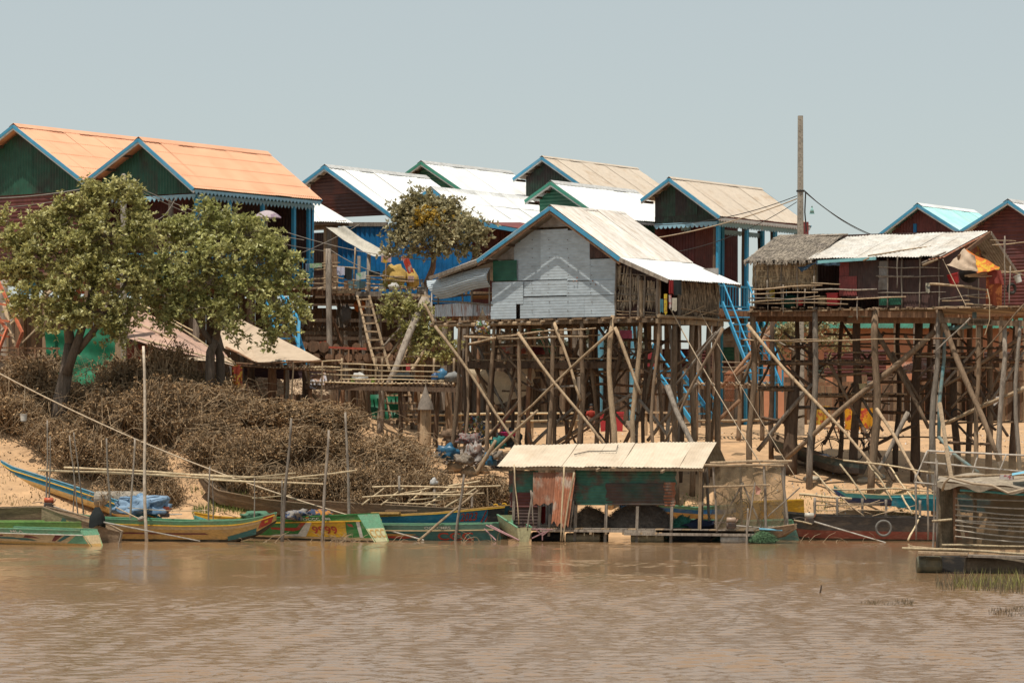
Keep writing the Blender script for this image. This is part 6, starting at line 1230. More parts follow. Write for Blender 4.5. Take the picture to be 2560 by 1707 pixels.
b5 = Boat('long_boat', 'dull teal boat with large red CCC lettering right of the 9999 boat', (880,1350,85.9), (1248,1352,84.9), 1.15, [(0,.46),(.5,.46),(1,.50)], [(0,-.12),(1,-.14)], [(0,.6),(.3,1),(.7,1),(1,.7)], [(0,.16,MUD),(.16,.70,B_TEAL),(.70,1,bm('faded_mint',(.13,.24,.19)))], B_TEAL, B_MINT, (.74,.03,B_TAN), ext=(0,-.1), seats=2)
b5.text('CCC', .62, .86, .28, .64, B_RED); b5.text('OCCCMRS', .54, .72, .80, .93, B_WHT); b5.decal(((.10,.50),(.42,.46),(.48,.56),(.10,.60)), B_OCH); b5.decal(((.12,.40),(.40,.34),(.50,.46),(.12,.48)), B_RED)
b6 = Boat('long_boat', 'teal boat marked 2023 with dark square stern behind the CCC boat', (930,1336,87.0), (1262,1338,86.2), 1.15, [(0,.55),(.5,.66),(1,.86)], [(0,-.1),(1,-.1)], [(0,.6),(.3,1),(.8,1),(1,.9)], [(0,.5,B_TEAL),(.5,1,B_BLU)], B_TEAL, B_OCH, (.97,.03,B_YEL), ext=(0,.12), seats=2)
b6.text('2023', .68, .80, .62, .90, B_RED, lean=.01); b6.decal(((.54,.62),(.58,.76),(.57,.78),(.53,.76)), B_RED)
for k in (0,.03): b6.decal(((.83+k,.55),(.84+k,.55),(.875+k,.92),(.865+k,.92)), B_RED)
mb = MB(); mb.grid(lambda u, v: lerp(b6.pt(lerp(.88,1,u),lerp(.1,1,v),-1), b6.pt(lerp(.88,1,u),lerp(.1,1,v),-1), 0)+Vector((0,-.01,0)), 4, 3); b6.T.part('stern_panel', mb, B_BLK)
for k in range(4):
    mb = MB(); c = b6.pt(.9+k*.03,1,-1)+Vector((0,.05,.03)); mb.tube([c+Vector((.07*math.cos(t),0,.05*math.sin(t))) for t in np.linspace(0,3.14,7)], .02, 5); b6.T.part('stern_bumper', mb, B_YEL if k % 2 else B_BLK)
# blue boat drawn up on the bank
b7 = Boat('long_boat', 'long blue boat drawn up the bank at the left with raised painted bow', (-5,1190,91.3), (395,1322,87.2), 1.0, [(0,.45),(.12,.34),(.5,.34),(1,.34)], [(0,.18),(.1,.0),(.9,-.06),(1,.0)], [(0,.35),(.15,.8),(.5,1),(.85,.95),(1,.6)], [(0,.35,B_OCH),(.35,1,B_BLU)], B_BLU, B_LBL, (.72,.03,B_YEL), seats=3, roll=math.radians(-24))
mb = MB(); mb.grid(lambda u, v: lerp(b7.inn(u*.14,1,-1), b7.inn(u*.14,1,1), v)+Vector((0,0,.015)), 6, 3); b7.T.part('bow_deck', mb, B_LBL)
mb = MB(); mb.grid(lambda u, v: lerp(b7.inn(.03+u*.05,1,-1), b7.inn(.03+u*.05,1,1), v)+Vector((0,0,.022)), 3, 3); b7.T.part('painted_mark', mb, B_TAN)
# brown hulls on the bank
b8 = Boat('long_boat', 'brown wooden boat with curved raised prow among the dry bushes', (492,1262,89.0), (800,1300,87.2), 1.0, [(0,.95),(.06,.78),(.2,.48),(.6,.38),(1,.4)], [(0,.72),(.08,.40),(.2,.1),(.6,0),(1,0)], [(0,.35),(.1,.6),(.3,.9),(1,1)], [(0,1,BWOOD)], BWOODL, BWOODL, seats=2, roll=math.radians(-8))
b8b = Boat('long_boat', 'long grey brown wooden boat with flat square bow beside the stick fence', (722,1292,88.0), (1300,1320,86.6), 1.1, [(0,.62),(.04,.50),(.3,.46),(1,.44)], [(0,.36),(.06,.1),(.3,0),(1,0)], [(0,.55),(.1,.8),(.4,1),(1,1)], [(0,1,BWOOD)], BWOODL, BWOODL, seats=4, roll=math.radians(-6))
b8c = Boat('long_boat', 'yellow and turquoise bow poking out above the green boats', (485,1318,87.6), (660,1335,86.4), .8, [(0,.42),(.4,.34),(1,.36)], [(0,.25),(.3,0),(1,0)], [(0,.3),(.4,.85),(1,1)], [(0,.6,B_TUR),(.6,1,B_YEL)], B_YEL, B_YEL, seats=1, roll=math.radians(-12))
mb = MB(); mb.grid(lambda u, v: lerp(b8c.inn(u*.6,1,-1), b8c.inn(u*.6,1,1), v)+Vector((0,0,.012)), 5, 3); b8c.T.part('bow_deck', mb, B_YEL)
# right hand boats
b10 = Boat('long_boat', 'black and rust red boat with a tyre fender right of the net frame', (1988,1348,85.6), (2420,1350,84.6), 1.2, [(0,.78),(.15,.70),(.5,.66),(1,.62)], [(0,-.05),(.1,-.12),(1,-.14)], [(0,.55),(.2,.95),(.6,1),(1,1)], [(0,.22,MUD),(.22,.5,bm('rust_red',(.26,.075,.05))),(.5,1,bm('grey_black',(.085,.075,.068)))], BWOOD, B_BLK, ext=(.35,0), seats=2)
b11 = Boat('long_boat', 'blue boat with upturned prow on the bank under the long hut', (2085,1262,88.6), (2420,1268,87.2), 1.0, [(0,.58),(.1,.34),(.4,.28),(1,.36)], [(0,.36),(.12,.02),(1,0)], [(0,.2),(.15,.7),(.5,1),(1,.9)], [(0,.6,bm('navy',(.03,.05,.13))),(.6,1,B_TUR)], B_BLU, B_TAN, seats=2, roll=math.radians(-6))
b11b = Boat('long_boat', 'bright turquoise and white bow resting just in front of the upturned blue prow', (2230,1272,87.4), (2480,1282,86.4), .9, [(0,.34),(.3,.36),(1,.36)], [(0,.1),(.2,0),(1,0)], [(0,.2),(.3,.8),(1,1)], [(0,1,bm('cyan',(.02,.24,.33)))], B_WHT, B_TUR, seats=1)
b12 = Boat('long_boat', 'old dark teal boat lying on the sand under the long hut', (1920,1125,95.5), (2150,1200,90.2), 1.0, [(0,.55),(.15,.40),(.6,.36),(1,.5)], [(0,.38),(.15,.05),(.8,0),(1,.2)], [(0,.3),(.25,.85),(.7,1),(1,.3)], [(0,.5,bm('dark_hull',(.055,.045,.04))),(.5,1,bm('dark_teal_hull',(.05,.07,.065)))], BWOOD, BWOOD, seats=2, roll=math.radians(-10))
b13 = Boat('long_boat', 'yellow and blue boat on the bank behind the floating hut', (1560,1290,89.4), (1880,1312,87.6), .95, [(0,.40),(.6,.36),(1,.6)], [(0,0),(.8,0),(1,.3)], [(0,1),(.6,1),(1,.3)], [(0,.5,B_OCH),(.5,.8,bm('mid_blue',(.03,.14,.33))),(.8,1,B_MINT)], B_BLU, B_MINT, seats=2, roll=math.radians(-8))
b14 = Boat('long_boat', 'pale teal boat moored behind the net frame of the floating hut', (1660,1347,86.2), (2002,1349,85.4), 1.1, [(0,.56),(.6,.52),(1,.58)], [(0,-.1),(1,-.1)], [(0,.8),(.5,1),(1,.85)], [(0,.15,MUD),(.15,.75,bm('grey_teal',(.14,.27,.23))),(.75,1,B_MINT)], B_MINT, B_MINT, (.75,.03,B_WHT), ext=(0,-.2), seats=2)
b15 = Boat('long_boat', 'orange yellow boat on the bank seen through the net frame', (1840,1300,87.8), (2010,1292,87.8), .9, [(0,.5),(1,.5)], [(0,0),(1,0)], [(0,.7),(.5,1),(1,.5)], [(0,1,B_YEL)], B_OCH, B_YEL, seats=1)
# ---------------------------------------------------------------- engines, covers, things in the boats
def engine(label, at, yaw, tank, shaft_to, cover=None, r_=.02):
    p = P(*at); T = Thing('boat_engine', label, 'engine', p, yaw); T.M = T.M @ Matrix.Scale(.78, 4); T.o.matrix_world = T.M; T.inv = T.M.inverted()
    EM = mat('engine_metal', (.13,.11,.10), (.22,.12,.07), rough=.6, metal=.3, scale=8)
    mb = MB(); mb.box((0,0,.13), (.24,.22,.22)); mb.box((.12,0,.10), (.1,.16,.14)); mb.lathe([(.10,-.03),(.12,0),(.10,.03)], 14, (-.14,-.02,.12), Matrix.Rotation(math.pi/2, 3, 'Y')); eb_ = T.part('engine_block', mb, EM)
    for k in range(5):
        mb = MB(); mb.box((.02,0,.06+k*.035), (.28,.26,.012)); T.part('cooling_fin', mb, EM, eb_)
    mb = MB(); mb.lathe([(.06,-.17),(.10,-.15),(.10,.15),(.06,.17)], 12, (0,0,.32), Matrix.Rotation(math.pi/2, 3, 'Y')); ft_ = T.part('fuel_tank', mb, tank, smooth=True)
    mb = MB(); mb.lathe([(.03,0),(.03,.04)], 8, (0,0,.42)); T.part('tank_cap', mb, EM, ft_)
    mb = MB(); mb.tube([(.1,.05,.2),(.2,.06,.28),(.24,.06,.36)], .025, 6); T.part('exhaust', mb, mat('rusty_sheet',(0,0,0)))
    mb = MB(); mb.tube([p+Vector((.05,0,.1)), P(*shaft_to)], [.025,.016], 7); T.part('propeller_shaft', mb, mat('steel_shaft', (.42,.38,.33), (.3,.24,.18), rough=.5, metal=.3), world=True)
    mb = MB(); mb.tube([(-.05,0,.2),(-.35,-.05,.26),(-.6,-.05,.22)], .014, 5); T.part('tiller', mb, EM)
    return T
OT = plastic('tank_red', (.50,.09,.03))
engine('red tanked long tail engine on the brown boat at far left', (122,1272,84.8), 0, OT, (240,1300,84.2))
engine('red tanked long tail engine behind the blue plastic sheet', (412,1294,86.6), .2, OT, (455,1285,86.4))
e3 = engine('long tail engine under a black cloth hood on the tan green boat', (244,1312,83.2), 0, plastic('tank_dark', (.05,.05,.05)), (500,1352,82.4))
mb = MB(); c = P(243,1308,83.2)
mb.grid(lambda u, v: c+Vector(((.17+.05*v+.025*math.sin(u*25))*math.cos(u*6.2832)*(.35+.65*min(1,v*2.2)), (.15+.04*v)*math.sin(u*6.2832)*(.35+.65*min(1,v*2.2)), .46-.52*v*(1+.12*math.sin(u*12.6)))), 22, 6)
single('engine_hood', mb, cloth('black', (.028,.032,.032)), 'black cloth hood pulled over the engine of the tan green boat', 'cover', smooth=True)
engine('rusty engine with cream tank on the floating hut deck', (1828,1322,83.2), 0, plastic('tank_cream', (.40,.28,.20)), (1900,1318,83.0))
engine('blue and cream engine on the black and red boat', (2023,1310,84.8), 0, plastic('tank_white', (.55,.50,.42)), (2215,1356,83.4))
tyre('tyre_fender', 'grey worn tyre hung as fender on the black and red boat', P(2209,1320,84.0), .21, .035, m=mat('grey_tyre', (.20,.185,.165), (.12,.10,.09), rough=.9))
sack('blue_tarpaulin', 'crumpled pale blue plastic sheet heaped on the bank beside the engine', 'tarpaulin', P(350,1270,86.8), .78, .6, .36, cloth('paleblue', (.26,.37,.50), (.15,.26,.40), 2), .3, n=34, seed=4, flat=.55)
sack('clothes_pile', 'heap of mixed clothes in the 9999 boat', 'clothes', P(748,1290,85.2), .42, .3, .16, cloth('mixed', (.30,.27,.24), (.05,.08,.16), 7), .35, n=24, seed=9)
sack('clothes_pile', 'navy and orange bundle right of the mixed clothes in the boat', 'clothes', P(795,1288,85.1), .40, .3, .17, cloth('navyorange', (.06,.08,.14), (.5,.22,.05), 4), .3, n=24, seed=19)
sack('tarp_bundle', 'green folded cover on the yellow boat bow', 'cover', P(640,1288,86.4), .42, .3, .12, cloth('greencover', (.12,.25,.16)), .2, n=20, seed=12)
for i, (x, y, m, lb) in enumerate(((1190,1282,B_OCH,'orange board lying across the CCC boats'),(1180,1276,BWOOD,'dark paddle lying across the CCC boats'))):
    mb = MB(); mb.bar(P(930 if i == 0 else 965,y,86.5), P(1000 if i == 0 else 1045,y,86.2), .16, .05); single('board' if i == 0 else 'paddle', mb, m, lb, 'board' if i == 0 else 'paddle')
mb = MB(); mb.lathe([(.20,-.75),(.22,-.7),(.23,0),(.22,.7),(.20,.75)], 16, P(300,1246,88.2), Matrix.Rotation(math.pi/2, 3, 'Y')); single('concrete_pipe', mb, CONC, 'short concrete pipe lying on the sand behind the blue sheet', 'pipe')
T = Thing('oil_can', 'grey steering paddle stuck in the tan green boat', 'paddle', P(345,1300,84.4)); mb = MB(); mb.tube([P(345,1295,84.4), P(290,1268,84.8)], .018, 6); T.part('shaft', mb, WOODL, world=True); mb = MB(); mb.lathe([(.0,-.12),(.06,-.08),(.07,.05),(.0,.12)], 8, P(353,1296,84.3), Matrix.Rotation(1.2, 3, 'Y')); T.part('blade', mb, WOODG, world=True)
T.o.name = 'steering_paddle'
# mooring poles
def mpole(x0,y0,x1,y1,Y,r,label,m=None,grp='mooring poles along the waterline'):
    mb = MB(); a = P(x0,y0,Y); b = P(x1,y1,Y); mb.pole(b-Vector((0,0,.35)), a, r, r*.7, .02, n=7, k=9, knob=.06); return single('mooring_pole', mb, m or WOODG, label, 'pole', grp, smooth=True)
mpole(358,865,367,1345,84.0,.052,'tallest pale bamboo pole at the water, left of centre',mat('pale_bamboo',(.55,.46,.36),(.40,.32,.24),rough=.7),)
for a in ((728,1045,704,1348,84.2,.05,'leaning pole left of the number 9999'),(822,1075,804,1346,84.3,.05,'leaning pole crossing the number 9999'),(863,1030,874,1285,86.6,.048,'upright pole above the stern of the 9999 boat'),(524,1165,521,1342,84.2,.028,'thin stake at the tan green boat right of the bamboo pole'),(337,1095,323,1335,84.8,.036,'dark stake just left of the bamboo pole'),(266,1095,277,1270,86.0,.034,'dark stake above the covered outboard'),(184,1080,214,1290,85.8,.026,'slanting thin stake over the blue boat'),(173,1088,197,1275,86.2,.024,'second slanting stake over the blue boat'),(118,1050,116,1262,86.4,.03,'grey stake by the red engine at far left'),(125,1090,124,1262,86.2,.026,'short stake beside the grey one at far left'),(636,1195,636,1310,85.6,.022,'short thin stake right of the yellow bow'),(705,1200,703,1346,84.4,.03,'dark stake behind the leaning pole at 9999'),(186,1190,182,1275,86.6,.022,'short dark stake behind the blue boat'),(531,1190,533,1290,86.2,.022,'thin dark stake by the raised brown prow'),(1160,1185,1135,1350,84.6,.045,'broken dark stake in front of the CCC boat'),(1870,1270,1866,1358,82.6,.035,'stake standing in the water before the net frame'),(2340,1145,2330,1380,80,.03,'thin grey stake left of the fish cage')): mpole(*a)
mb = MB(); mb.pole(P(1045,1352,84.3), P(1195,1225,85.2), .035,.03,.02); single('leaning_pole', mb, WOODL, 'long pale pole leaning across the CCC boat', 'pole')
mb = MB(); mb.pole(P(1395,880,80) if False else P(2350,1010,82), P(2423,1428,68.5), .06,.05,.01); single('leaning_pole', mb, WOODL, 'long bamboo leaning into the water in front of the fish cage', 'pole')
mb = MB(); mb.tube([P(960,1322,85.2), P(1060,1350,84.6)], .02, 6); single('boat_shaft', mb, mat('steel_shaft',(0,0,0)), 'pale metal shaft slanting into the water at the CCC boat', 'shaft')
for (p,q,r,lb) in (((95,1175,86.4),(600,1198,86.2),.032,'longest horizontal bamboo rail tied to the left stakes'),((160,1168,86.5),(580,1192,86.2),.03,'horizontal bamboo rail just above the longest one'),((258,1182,86.6),(640,1192,86.4),.026,'thin rail overlapping the middle of the bamboo rails'),((520,1198,86),(808,1210,85.6),.026,'bamboo rail between the prow and the leaning poles'),((580,1197,86.2),(740,1182,86),.024,'thin pole rising right from the bamboo rails'),((720,1196,86),(893,1175,86),.026,'crooked pole above the 9999 boat'),((640,1195,86.4),(816,1195,86),.02,'thin level pole behind the leaning poles'),((630,1245,87),(728,1238,87),.018,'thin stick lying by the brown boats')):
    mb = MB(); mb.pole(P(*p), P(*q), r, r*.8, .015, k=9); single('bamboo_rail', mb, BAMBOO, lb, 'pole', 'horizontal bamboo rails')
# stick fence / drying rack
T = wthing('stick_rack', 'lattice rack of pale sticks beside the long brown boat', 'rack', 1070, 87.2)
for (p,q,r) in (((930,1217,87.6),(1252,1214,87.2),.03),((905,1242,87),(1210,1232,86.8),.026),((1120,1215,87.4),(1200,1202,87.6),.03),((905,1262,86.8),(960,1220,87.4),.03),((952,1262,86.8),(1008,1220,87.4),.03),((1010,1265,86.8),(1065,1220,87.4),.03),((1060,1268,86.8),(1125,1220,87.4),.03),((1110,1270,86.6),(1190,1220,87.2),.035),((960,1240,87),(1000,1250,87),.02),((1000,1236,87),(1150,1228,87),.02),((1020,1250,86.9),(1180,1236,86.9),.02),((960,1255,86.9),(1100,1262,86.7),.018),((1000,1234,87),(1080,1218,87.4),.016),((1040,1262,86.8),(1120,1245,86.9),.016)): wpole(T, p, q, r, BAMBOO, 'stick', .03)
for (x,y0,y1) in ((998,1190,1228),(1086,1222,1278),(1180,1232,1275)): wpole(T, (x,y0,87.2), (x,y1,87), .04, WOODG, 'stake')
sack('rag', 'white rag caught on the stick rack', 'rag', P(1084,1205,87.2), .10, .08, .11, cloth('white', (.62,.60,.57)), .3, seed=5)
# rope with bucket across the left bank
wire('long_rope', 'long pale rope slanting from the left edge down to the boats', P(-30,918,92), P(880,1290,85.2), .35, .022, ROPE, 'rope')
T = bucket('hanging_bucket', 'small white bucket hanging from the rope at the left', 'bucket', P(59,1052,91), .11, .21, plastic('white', (.62,.60,.54)))
mb = MB(); mb.tube([P(59,1020,91), P(63,962,91.2)], .008, 4); T.part('cord', mb, ROPE, world=True)
wire('mooring_line', 'thin line along the boats at the yellow bow', P(320,1268,85.4), P(520,1275,85.4), .05, .01, ROPE, 'rope')
# ---------------------------------------------------------------- floating hut
p0 = P(1500, 1350, 84)
YH = math.radians(-9)
T = TF = Thing('floating_hut', 'floating hut with tan tin roof and patched green walls on drums', 'hut', (p0.x, 84, 0), YH)
def hx(px, py, pl=0): return TF.hit(px, py, 1, pl)
ROOFT = mat('tan_roof_sheet', (.60,.50,.38), (.50,.39,.28), rough=.75, scale=1.0, var=.07, rnd=.05)
ea, eb = hx(1242,1166,-.35), hx(1756,1169,-.35); ra, rb = hx(1285,1113,1.0), hx(1792,1104,1.0)
qsheets(T, 'roof_sheet', ea, eb, rb, ra, ROOFT, 7, 10, amp=.010, wav=.012)
qsheets(T, 'roof_sheet', hx(1262,1150,2.5), hx(1815,1153,2.3), rb+Vector((0,.02,0)), ra+Vector((0,.02,0)), SILVERD, 7, 10, amp=.01)
mb = MB(); mb.tube([hx(1435,1140,.3)+Vector((0,0,.05)), hx(1470,1132,.5)+Vector((0,0,.05)), hx(1540,1130,.4)+Vector((0,0,.04)), hx(1545,1116,.8)+Vector((0,0,.05))], .012, 4); T.part('loose_wire', mb, WIRE)
wbz = hx(1400,1176,-.25)
for (x0,x1,y,pl,h_) in ((1272,1500,1171,-.28,.07),(1490,1760,1174,-.28,.07)): mb = MB(); mb.bar(hx(x0,y,pl), hx(x1,y,pl), .07, h_); T.part('eave_beam', mb, WOODL)
for (x,y) in ((1498,1172),(1660,1176)): mb = MB(); mb.bar(hx(x-6,y+4,-.55), hx(x+4,y-4,-.2), .07, .06); T.part('rafter_end', mb, WOODL)
GRN = mat('faded_green_sheet', (.045,.14,.10), (.12,.065,.05), rough=.6, scale=1.6, thr=(.45,.62), rnd=.1)
def hp(x0,y0,x1,y1,m,off,n=1,horiz=True,name='wall_sheet',pitch=.09,amp=.011,rag=0):
    a = hx(x0,y1,-off); c = hx(x1,y0,-off)
    if horiz: sheets(T, name, (0,-off,0), (0,0,1), (1,0,0), (0,-1,0), a.z, c.z, lambda q: a.x+rag*math.sin(q*19), lambda q: c.x+rag*math.sin(q*23+1), m, w=(c.z-a.z)/n, pitch=pitch, amp=amp, nb=6, wav=.008)
    else: sheets(T, name, (0,-off,0), (1,0,0), (0,0,1), (0,-1,0), a.x, c.x, lambda q: a.z+rag*math.sin(q*11), lambda q: c.z, m, w=(c.x-a.x)/n, pitch=pitch, amp=amp, nb=4, wav=.012)
hp(1272,1176,1345,1230,GRN,.0,1,rag=.01); hp(1275,1228,1345,1268,MAROON,.02,1,rag=.015); hp(1283,1268,1345,1318,BROWNW,.0,1)
hp(1440,1176,1690,1215,GRN,.0,1,rag=.02); hp(1438,1213,1530,1262,GRN,.02,1,rag=.02); hp(1515,1208,1680,1262,mat('green_brown_sheet', (.08,.05,.04), (.03,.075,.055), rough=.6, scale=1.2, rnd=.1),.035,1,rag=.02); hp(1660,1205,1688,1265,RUST,.05,1,rag=.02)
RUST2 = mat('half_rusted_sheet', (.33,.25,.19), (.27,.11,.06), rough=.75, scale=2.2, stretch=(1,1,.7), thr=(.42,.55))
# leaning rusty sheets
def lean(c, m, waves, name='leaning_sheet', rag=.0):
    a,b,cc,d = [hx(*q) for q in c]; ph = U(0,6); nn = Vector((0,-1,.2)); mb = MB()
    mb.grid(lambda u, v: lerp(lerp(a,b,u),lerp(d,cc,u),v)+nn*(.012*math.sin(u*6.2832*waves)+.02*math.sin(ph+v*3))+Vector((0,0,rag*(1-v)*math.sin(ph+u*17))), waves*4, 5); T.part(name, mb, m, smooth=True)
lean(((1332,1262,-.42),(1385,1258,-.42),(1392,1182,-.2),(1333,1180,-.2)), RUST2, 8, rag=.03); lean(((1378,1305,-.55),(1420,1318,-.55),(1440,1182,-.22),(1390,1180,-.22)), RUST, 8, rag=.06)
for (p,q,pl,ql,r,m) in (((1285,1160),(1297,1310),-.5,-.6,.022,BAMBOO),((1410,1165),(1402,1352),-.7,-.8,.028,BAMBOO),((1435,1180),(1406,1352),-.6,-.8,.03,BAMBOO),((1332,1230),(1318,1325),-.3,-.4,.035,WOODG),((1327,1225),(1334,1312),-.45,-.45,.025,WOODG),((1433,1250),(1425,1330),-.1,-.2,.03,WOODG)): strut(T, p, q, pl, r, m, 'prop', ql=ql)
for (x,y0,y1,r) in ((1440,1262,1352,.05),(1516,1260,1355,.05),(1594,1265,1356,.05),(1680,1262,1358,.05),(1752,1178,1325,.055),(1350,1265,1330,.05),(1375,1285,1340,.04),(1287,1170,1300,.05),(1757,1180,1310,.05)): 
    mb = MB(); a = hx(x,y0,.0 if x < 1757 else 1.6); b = hx(x-3,y1,.0 if x < 1757 else 1.6); mb.bar(b, a, r*2, r*1.6); T.part('post', mb, WOODG if x != 1752 else WOODL)
for x in (1290,1440,1600,1750): strut(T, (x,1170), (x,1330), 1.9, .04, WOODD, 'post')
sheets(T, 'wall_sheet', (0,2.2,0), (1,0,0), (0,0,1), (0,-1,0), hx(1275,1300,2.2).x, hx(1440,1300,2.2).x, lambda q: .35, lambda q: 1.7, SILVERD, pitch=.09)
# deck, drums
for (x0,x1,y,pl) in ((1350,1640,1325,-.2),(1560,1900,1334,-.25),(1300,1500,1322,1.6),(1490,1880,1326,1.8)): mb = MB(); mb.bar(hx(x0,y,pl), hx(x1,y+3,pl), .09, .07); T.part('deck_beam', mb, WOODG if pl < 1 else WOODD)
for i in range(26):
    x = 1310+i*22.5; a = hx(x,1323+i*.25,-.2); mb = MB(); mb.bar(a+Vector((0,0,.04)), a+Vector((.05,2.1,.04)), .24, .03); T.part('deck_plank', mb, WOODG if i % 3 else WOODL)
for i, x in enumerate((1515,1558,1603,1640,1476)): mb = MB(); a = hx(x,1333,-.3); mb.bar(a, a+Vector((0,.5,0)), .06,.06); T.part('joist', mb, WOODL)
DRUM = mat('yellowed_drum', (.33,.26,.155), (.16,.13,.085), rough=.6, scale=2.5, thr=(.4,.7)); RX = Matrix.Rotation(math.pi/2, 3, 'Y')
for (x0,x1,y,m,pl) in ((1415,1500,1350,DRUM,.1),(1578,1660,1350,DRUM,.1),(1802,1870,1352,mat('grey_white_drum', (.42,.40,.36), (.25,.22,.17), rough=.6),-.1),(1440,1520,1350,DRUM,1.2),(1680,1780,1352,B_BLK,.6),(1330,1410,1350,B_BLK,.7)):
    a = hx(x0,y,pl); b = hx(x1,y,pl); r = .145; L_ = b.x-a.x; mb = MB(); mb.lathe([(r*.85,0),(r,.04),(r,L_*.3),(r*1.05,L_*.33),(r,L_*.36),(r,L_*.64),(r*1.05,L_*.67),(r,L_*.7),(r,L_-.04),(r*.85,L_)], 16, (a.x,pl,.10), RX); T.part('float_drum', mb, m)
# things aboard
heap('net_heap', 'large grey brown heap of fishing net under the floating hut roof', 'net', TF.w((hx(1600,1320,.9).x,.9,.42)), 1.15, .7, .85, mat('dusty_net', (.13,.105,.085), (.085,.07,.06), rough=.95, island=.3), 3800, .10, 7, .006)
heap('net_heap', 'smaller brown heap of fishing net left under the floating hut roof', 'net', TF.w((hx(1475,1320,.9).x,1.0,.42)), .75, .6, .62, mat('brown_net_pile', (.15,.115,.085), (.09,.07,.05), rough=.95, island=.3), 2200, .10, 8, .006)
heap('net_heap', 'small green net heap at the right end of the floating hut', 'net', TF.w((hx(1708,1322,.7).x,.6,.42)), .35, .3, .38, mat('green_net', (.03,.14,.10), (.05,.10,.075), rough=.95, island=.3), 900, .08, 9, .006)
sack('tarp_bundle', 'dark navy plastic bundle on the floating deck beside the green net', 'bundle', TF.w(hx(1755,1315,.5)), .45, .3, .17, cloth('darknavy', (.02,.028,.06)), .3, n=22, seed=22)
heap('net_heap', 'green net draped over the prow of the net frame deck', 'net', TF.w((hx(1910,1340,-.3).x,-.35,.05)), .36, .2, .30, mat('olive_net', (.10,.18,.09), (.07,.12,.06), rough=.95, island=.3), 1100, .14, 10, .006)
hang('red_cloth', 'dark red cloth hung behind the leaning rusty sheets', 'cloth', TF.w(hx(1352,1266,.3)), TF.w(hx(1364,1266,.3)), .5, cloth('deepred', (.20,.02,.02)), nu=5)
# net frame on the right end
T2 = Thing('net_pen', 'stake frame hung with brown nets at the right end of the floating hut', 'frame', TF.w((hx(1880,1350,.5).x,.5,0)), 0)
def npole(p, q, pl, ql, r, m=WOODG, n='stake'):
    mb = MB(); mb.pole(TF.w(hx(*p,pl)), TF.w(hx(*q,ql)), r, r*.85, .02); T2.part(n, mb, m, world=True)
for (p,q,pl,ql,r) in (((1783,1160),(1792,1330),-.1,-.1,.035),((1910,1160),(1915,1325),-.1,-.1,.045),((1955,1160),(1970,1328),-.1,-.1,.045),((1850,1165),(1855,1320),1.2,1.2,.04),((1765,1168),(1775,1320),1.3,1.3,.05),((1960,1165),(1962,1320),1.2,1.2,.04),((1858,1205),(1790,1325),.1,-.1,.03),((1856,1205),(1905,1325),.1,-.1,.03),((1888,1205),(1868,1330),-.4,-.4,.022),((2000,1218),(1920,1290),-.3,-.3,.02)): npole(p, q, pl, ql, r)
for (p,q,pl,r) in (((1760,1162),(1960,1164),-.15,.035),((1775,1157),(1980,1152),.1,.04),((1770,1168),(1970,1157),1.2,.04),((1758,1216),(1925,1212),-.2,.028)): npole(p, q, pl, pl, r, WOODL, 'rail')
nm = bpy.data.materials.new('thin_net'); nm.use_nodes = True; nt = nm.node_tree; b_ = nt.nodes['Principled BSDF']; b_.inputs['Base Color'].default_value = (.20,.145,.085,1); b_.inputs['Roughness'].default_value = .95
tc = nt.nodes.new('ShaderNodeTexCoord'); nz = nt.nodes.new('ShaderNodeTexNoise'); nz.inputs['Scale'].default_value = 2.6; nz.inputs['Detail'].default_value = 6; mr = nt.nodes.new('ShaderNodeMapRange'); mr.inputs['From Min'].default_value = .35; mr.inputs['From Max'].default_value = .7; mr.inputs['To Min'].default_value = .18; mr.inputs['To Max'].default_value = .75
nt.links.new(tc.outputs['Object'], nz.inputs['Vector']); nt.links.new(nz.outputs['Fac'], mr.inputs['Value']); nt.links.new(mr.outputs[0], b_.inputs['Alpha'])
for (c, nmx) in ((((1783,1172,-.12),(1955,1170,-.12),(1962,1320,-.1),(1792,1322,-.1)),'net'),(((1790,1165,1.15),(1960,1162,1.15),(1960,1310,1.1),(1775,1310,1.2)),'net'),(((1790,1240,.3),(1850,1180,.5),(1860,1300,.3),(1785,1320,.2)),'net')):
    a,b,cc,d = [TF.w(hx(*q)) for q in c]; ph = U(0,6); mb = MB(); mb.grid(lambda u, v: lerp(lerp(a,b,u),lerp(d,cc,u),v)+Vector((0,.05*math.sin(ph+u*14)*(.3+v)+.04*math.sin(u*31+v*5),-.1*math.sin(u*3.14)*v)), 24, 10); T2.part(nmx, mb, nm, world=True, smooth=True)
mb = MB()
rr = random.Random(4)
for _ in range(40):
    x = rr.uniform(1790,1955); y = rr.uniform(1180,1300); pl = rr.uniform(-.1,.9); pts = [TF.w(hx(x+rr.uniform(-22,22),y+k*rr.uniform(8,22),pl+rr.uniform(-.05,.05))) for k in range(4)]; mb.tube(pts, .008, 3)
T2.part('tangled_cords', mb, NETM, world=True, kind='stuff')
mb = MB(); mb.tube([TF.w(hx(1898,1322,-.35)), TF.w(hx(1956,1325,-.35))], .03, 8); T2.part('blue_tube', mb, plastic('lightblue', (.18,.42,.55)), world=True)
mb = MB(); c0 = TF.w(hx(1889,1212,-.42)); mb.add([c0, c0+Vector((.16,0,-.12)), c0+Vector((.10,-.02,-.26)), c0+Vector((0,0,-.26)), c0+Vector((.08,.04,-.14))], [(0,1,4),(1,2,4),(2,3,4),(3,0,4)]); T2.part('pink_flag', mb, cloth('pink', (.52,.27,.20)), world=True)
Boat('small_skiff', 'small brown skiff prow under the net frame', (1900,1348,83.4), (1992,1330,82.8), .6, [(0,.25),(1,.22)], [(0,-.05),(.6,-.05),(1,.10)], [(0,1),(.6,.9),(1,.25)], [(0,1,BWOOD)], BWOOD, BWOODL, group=None, seats=0)
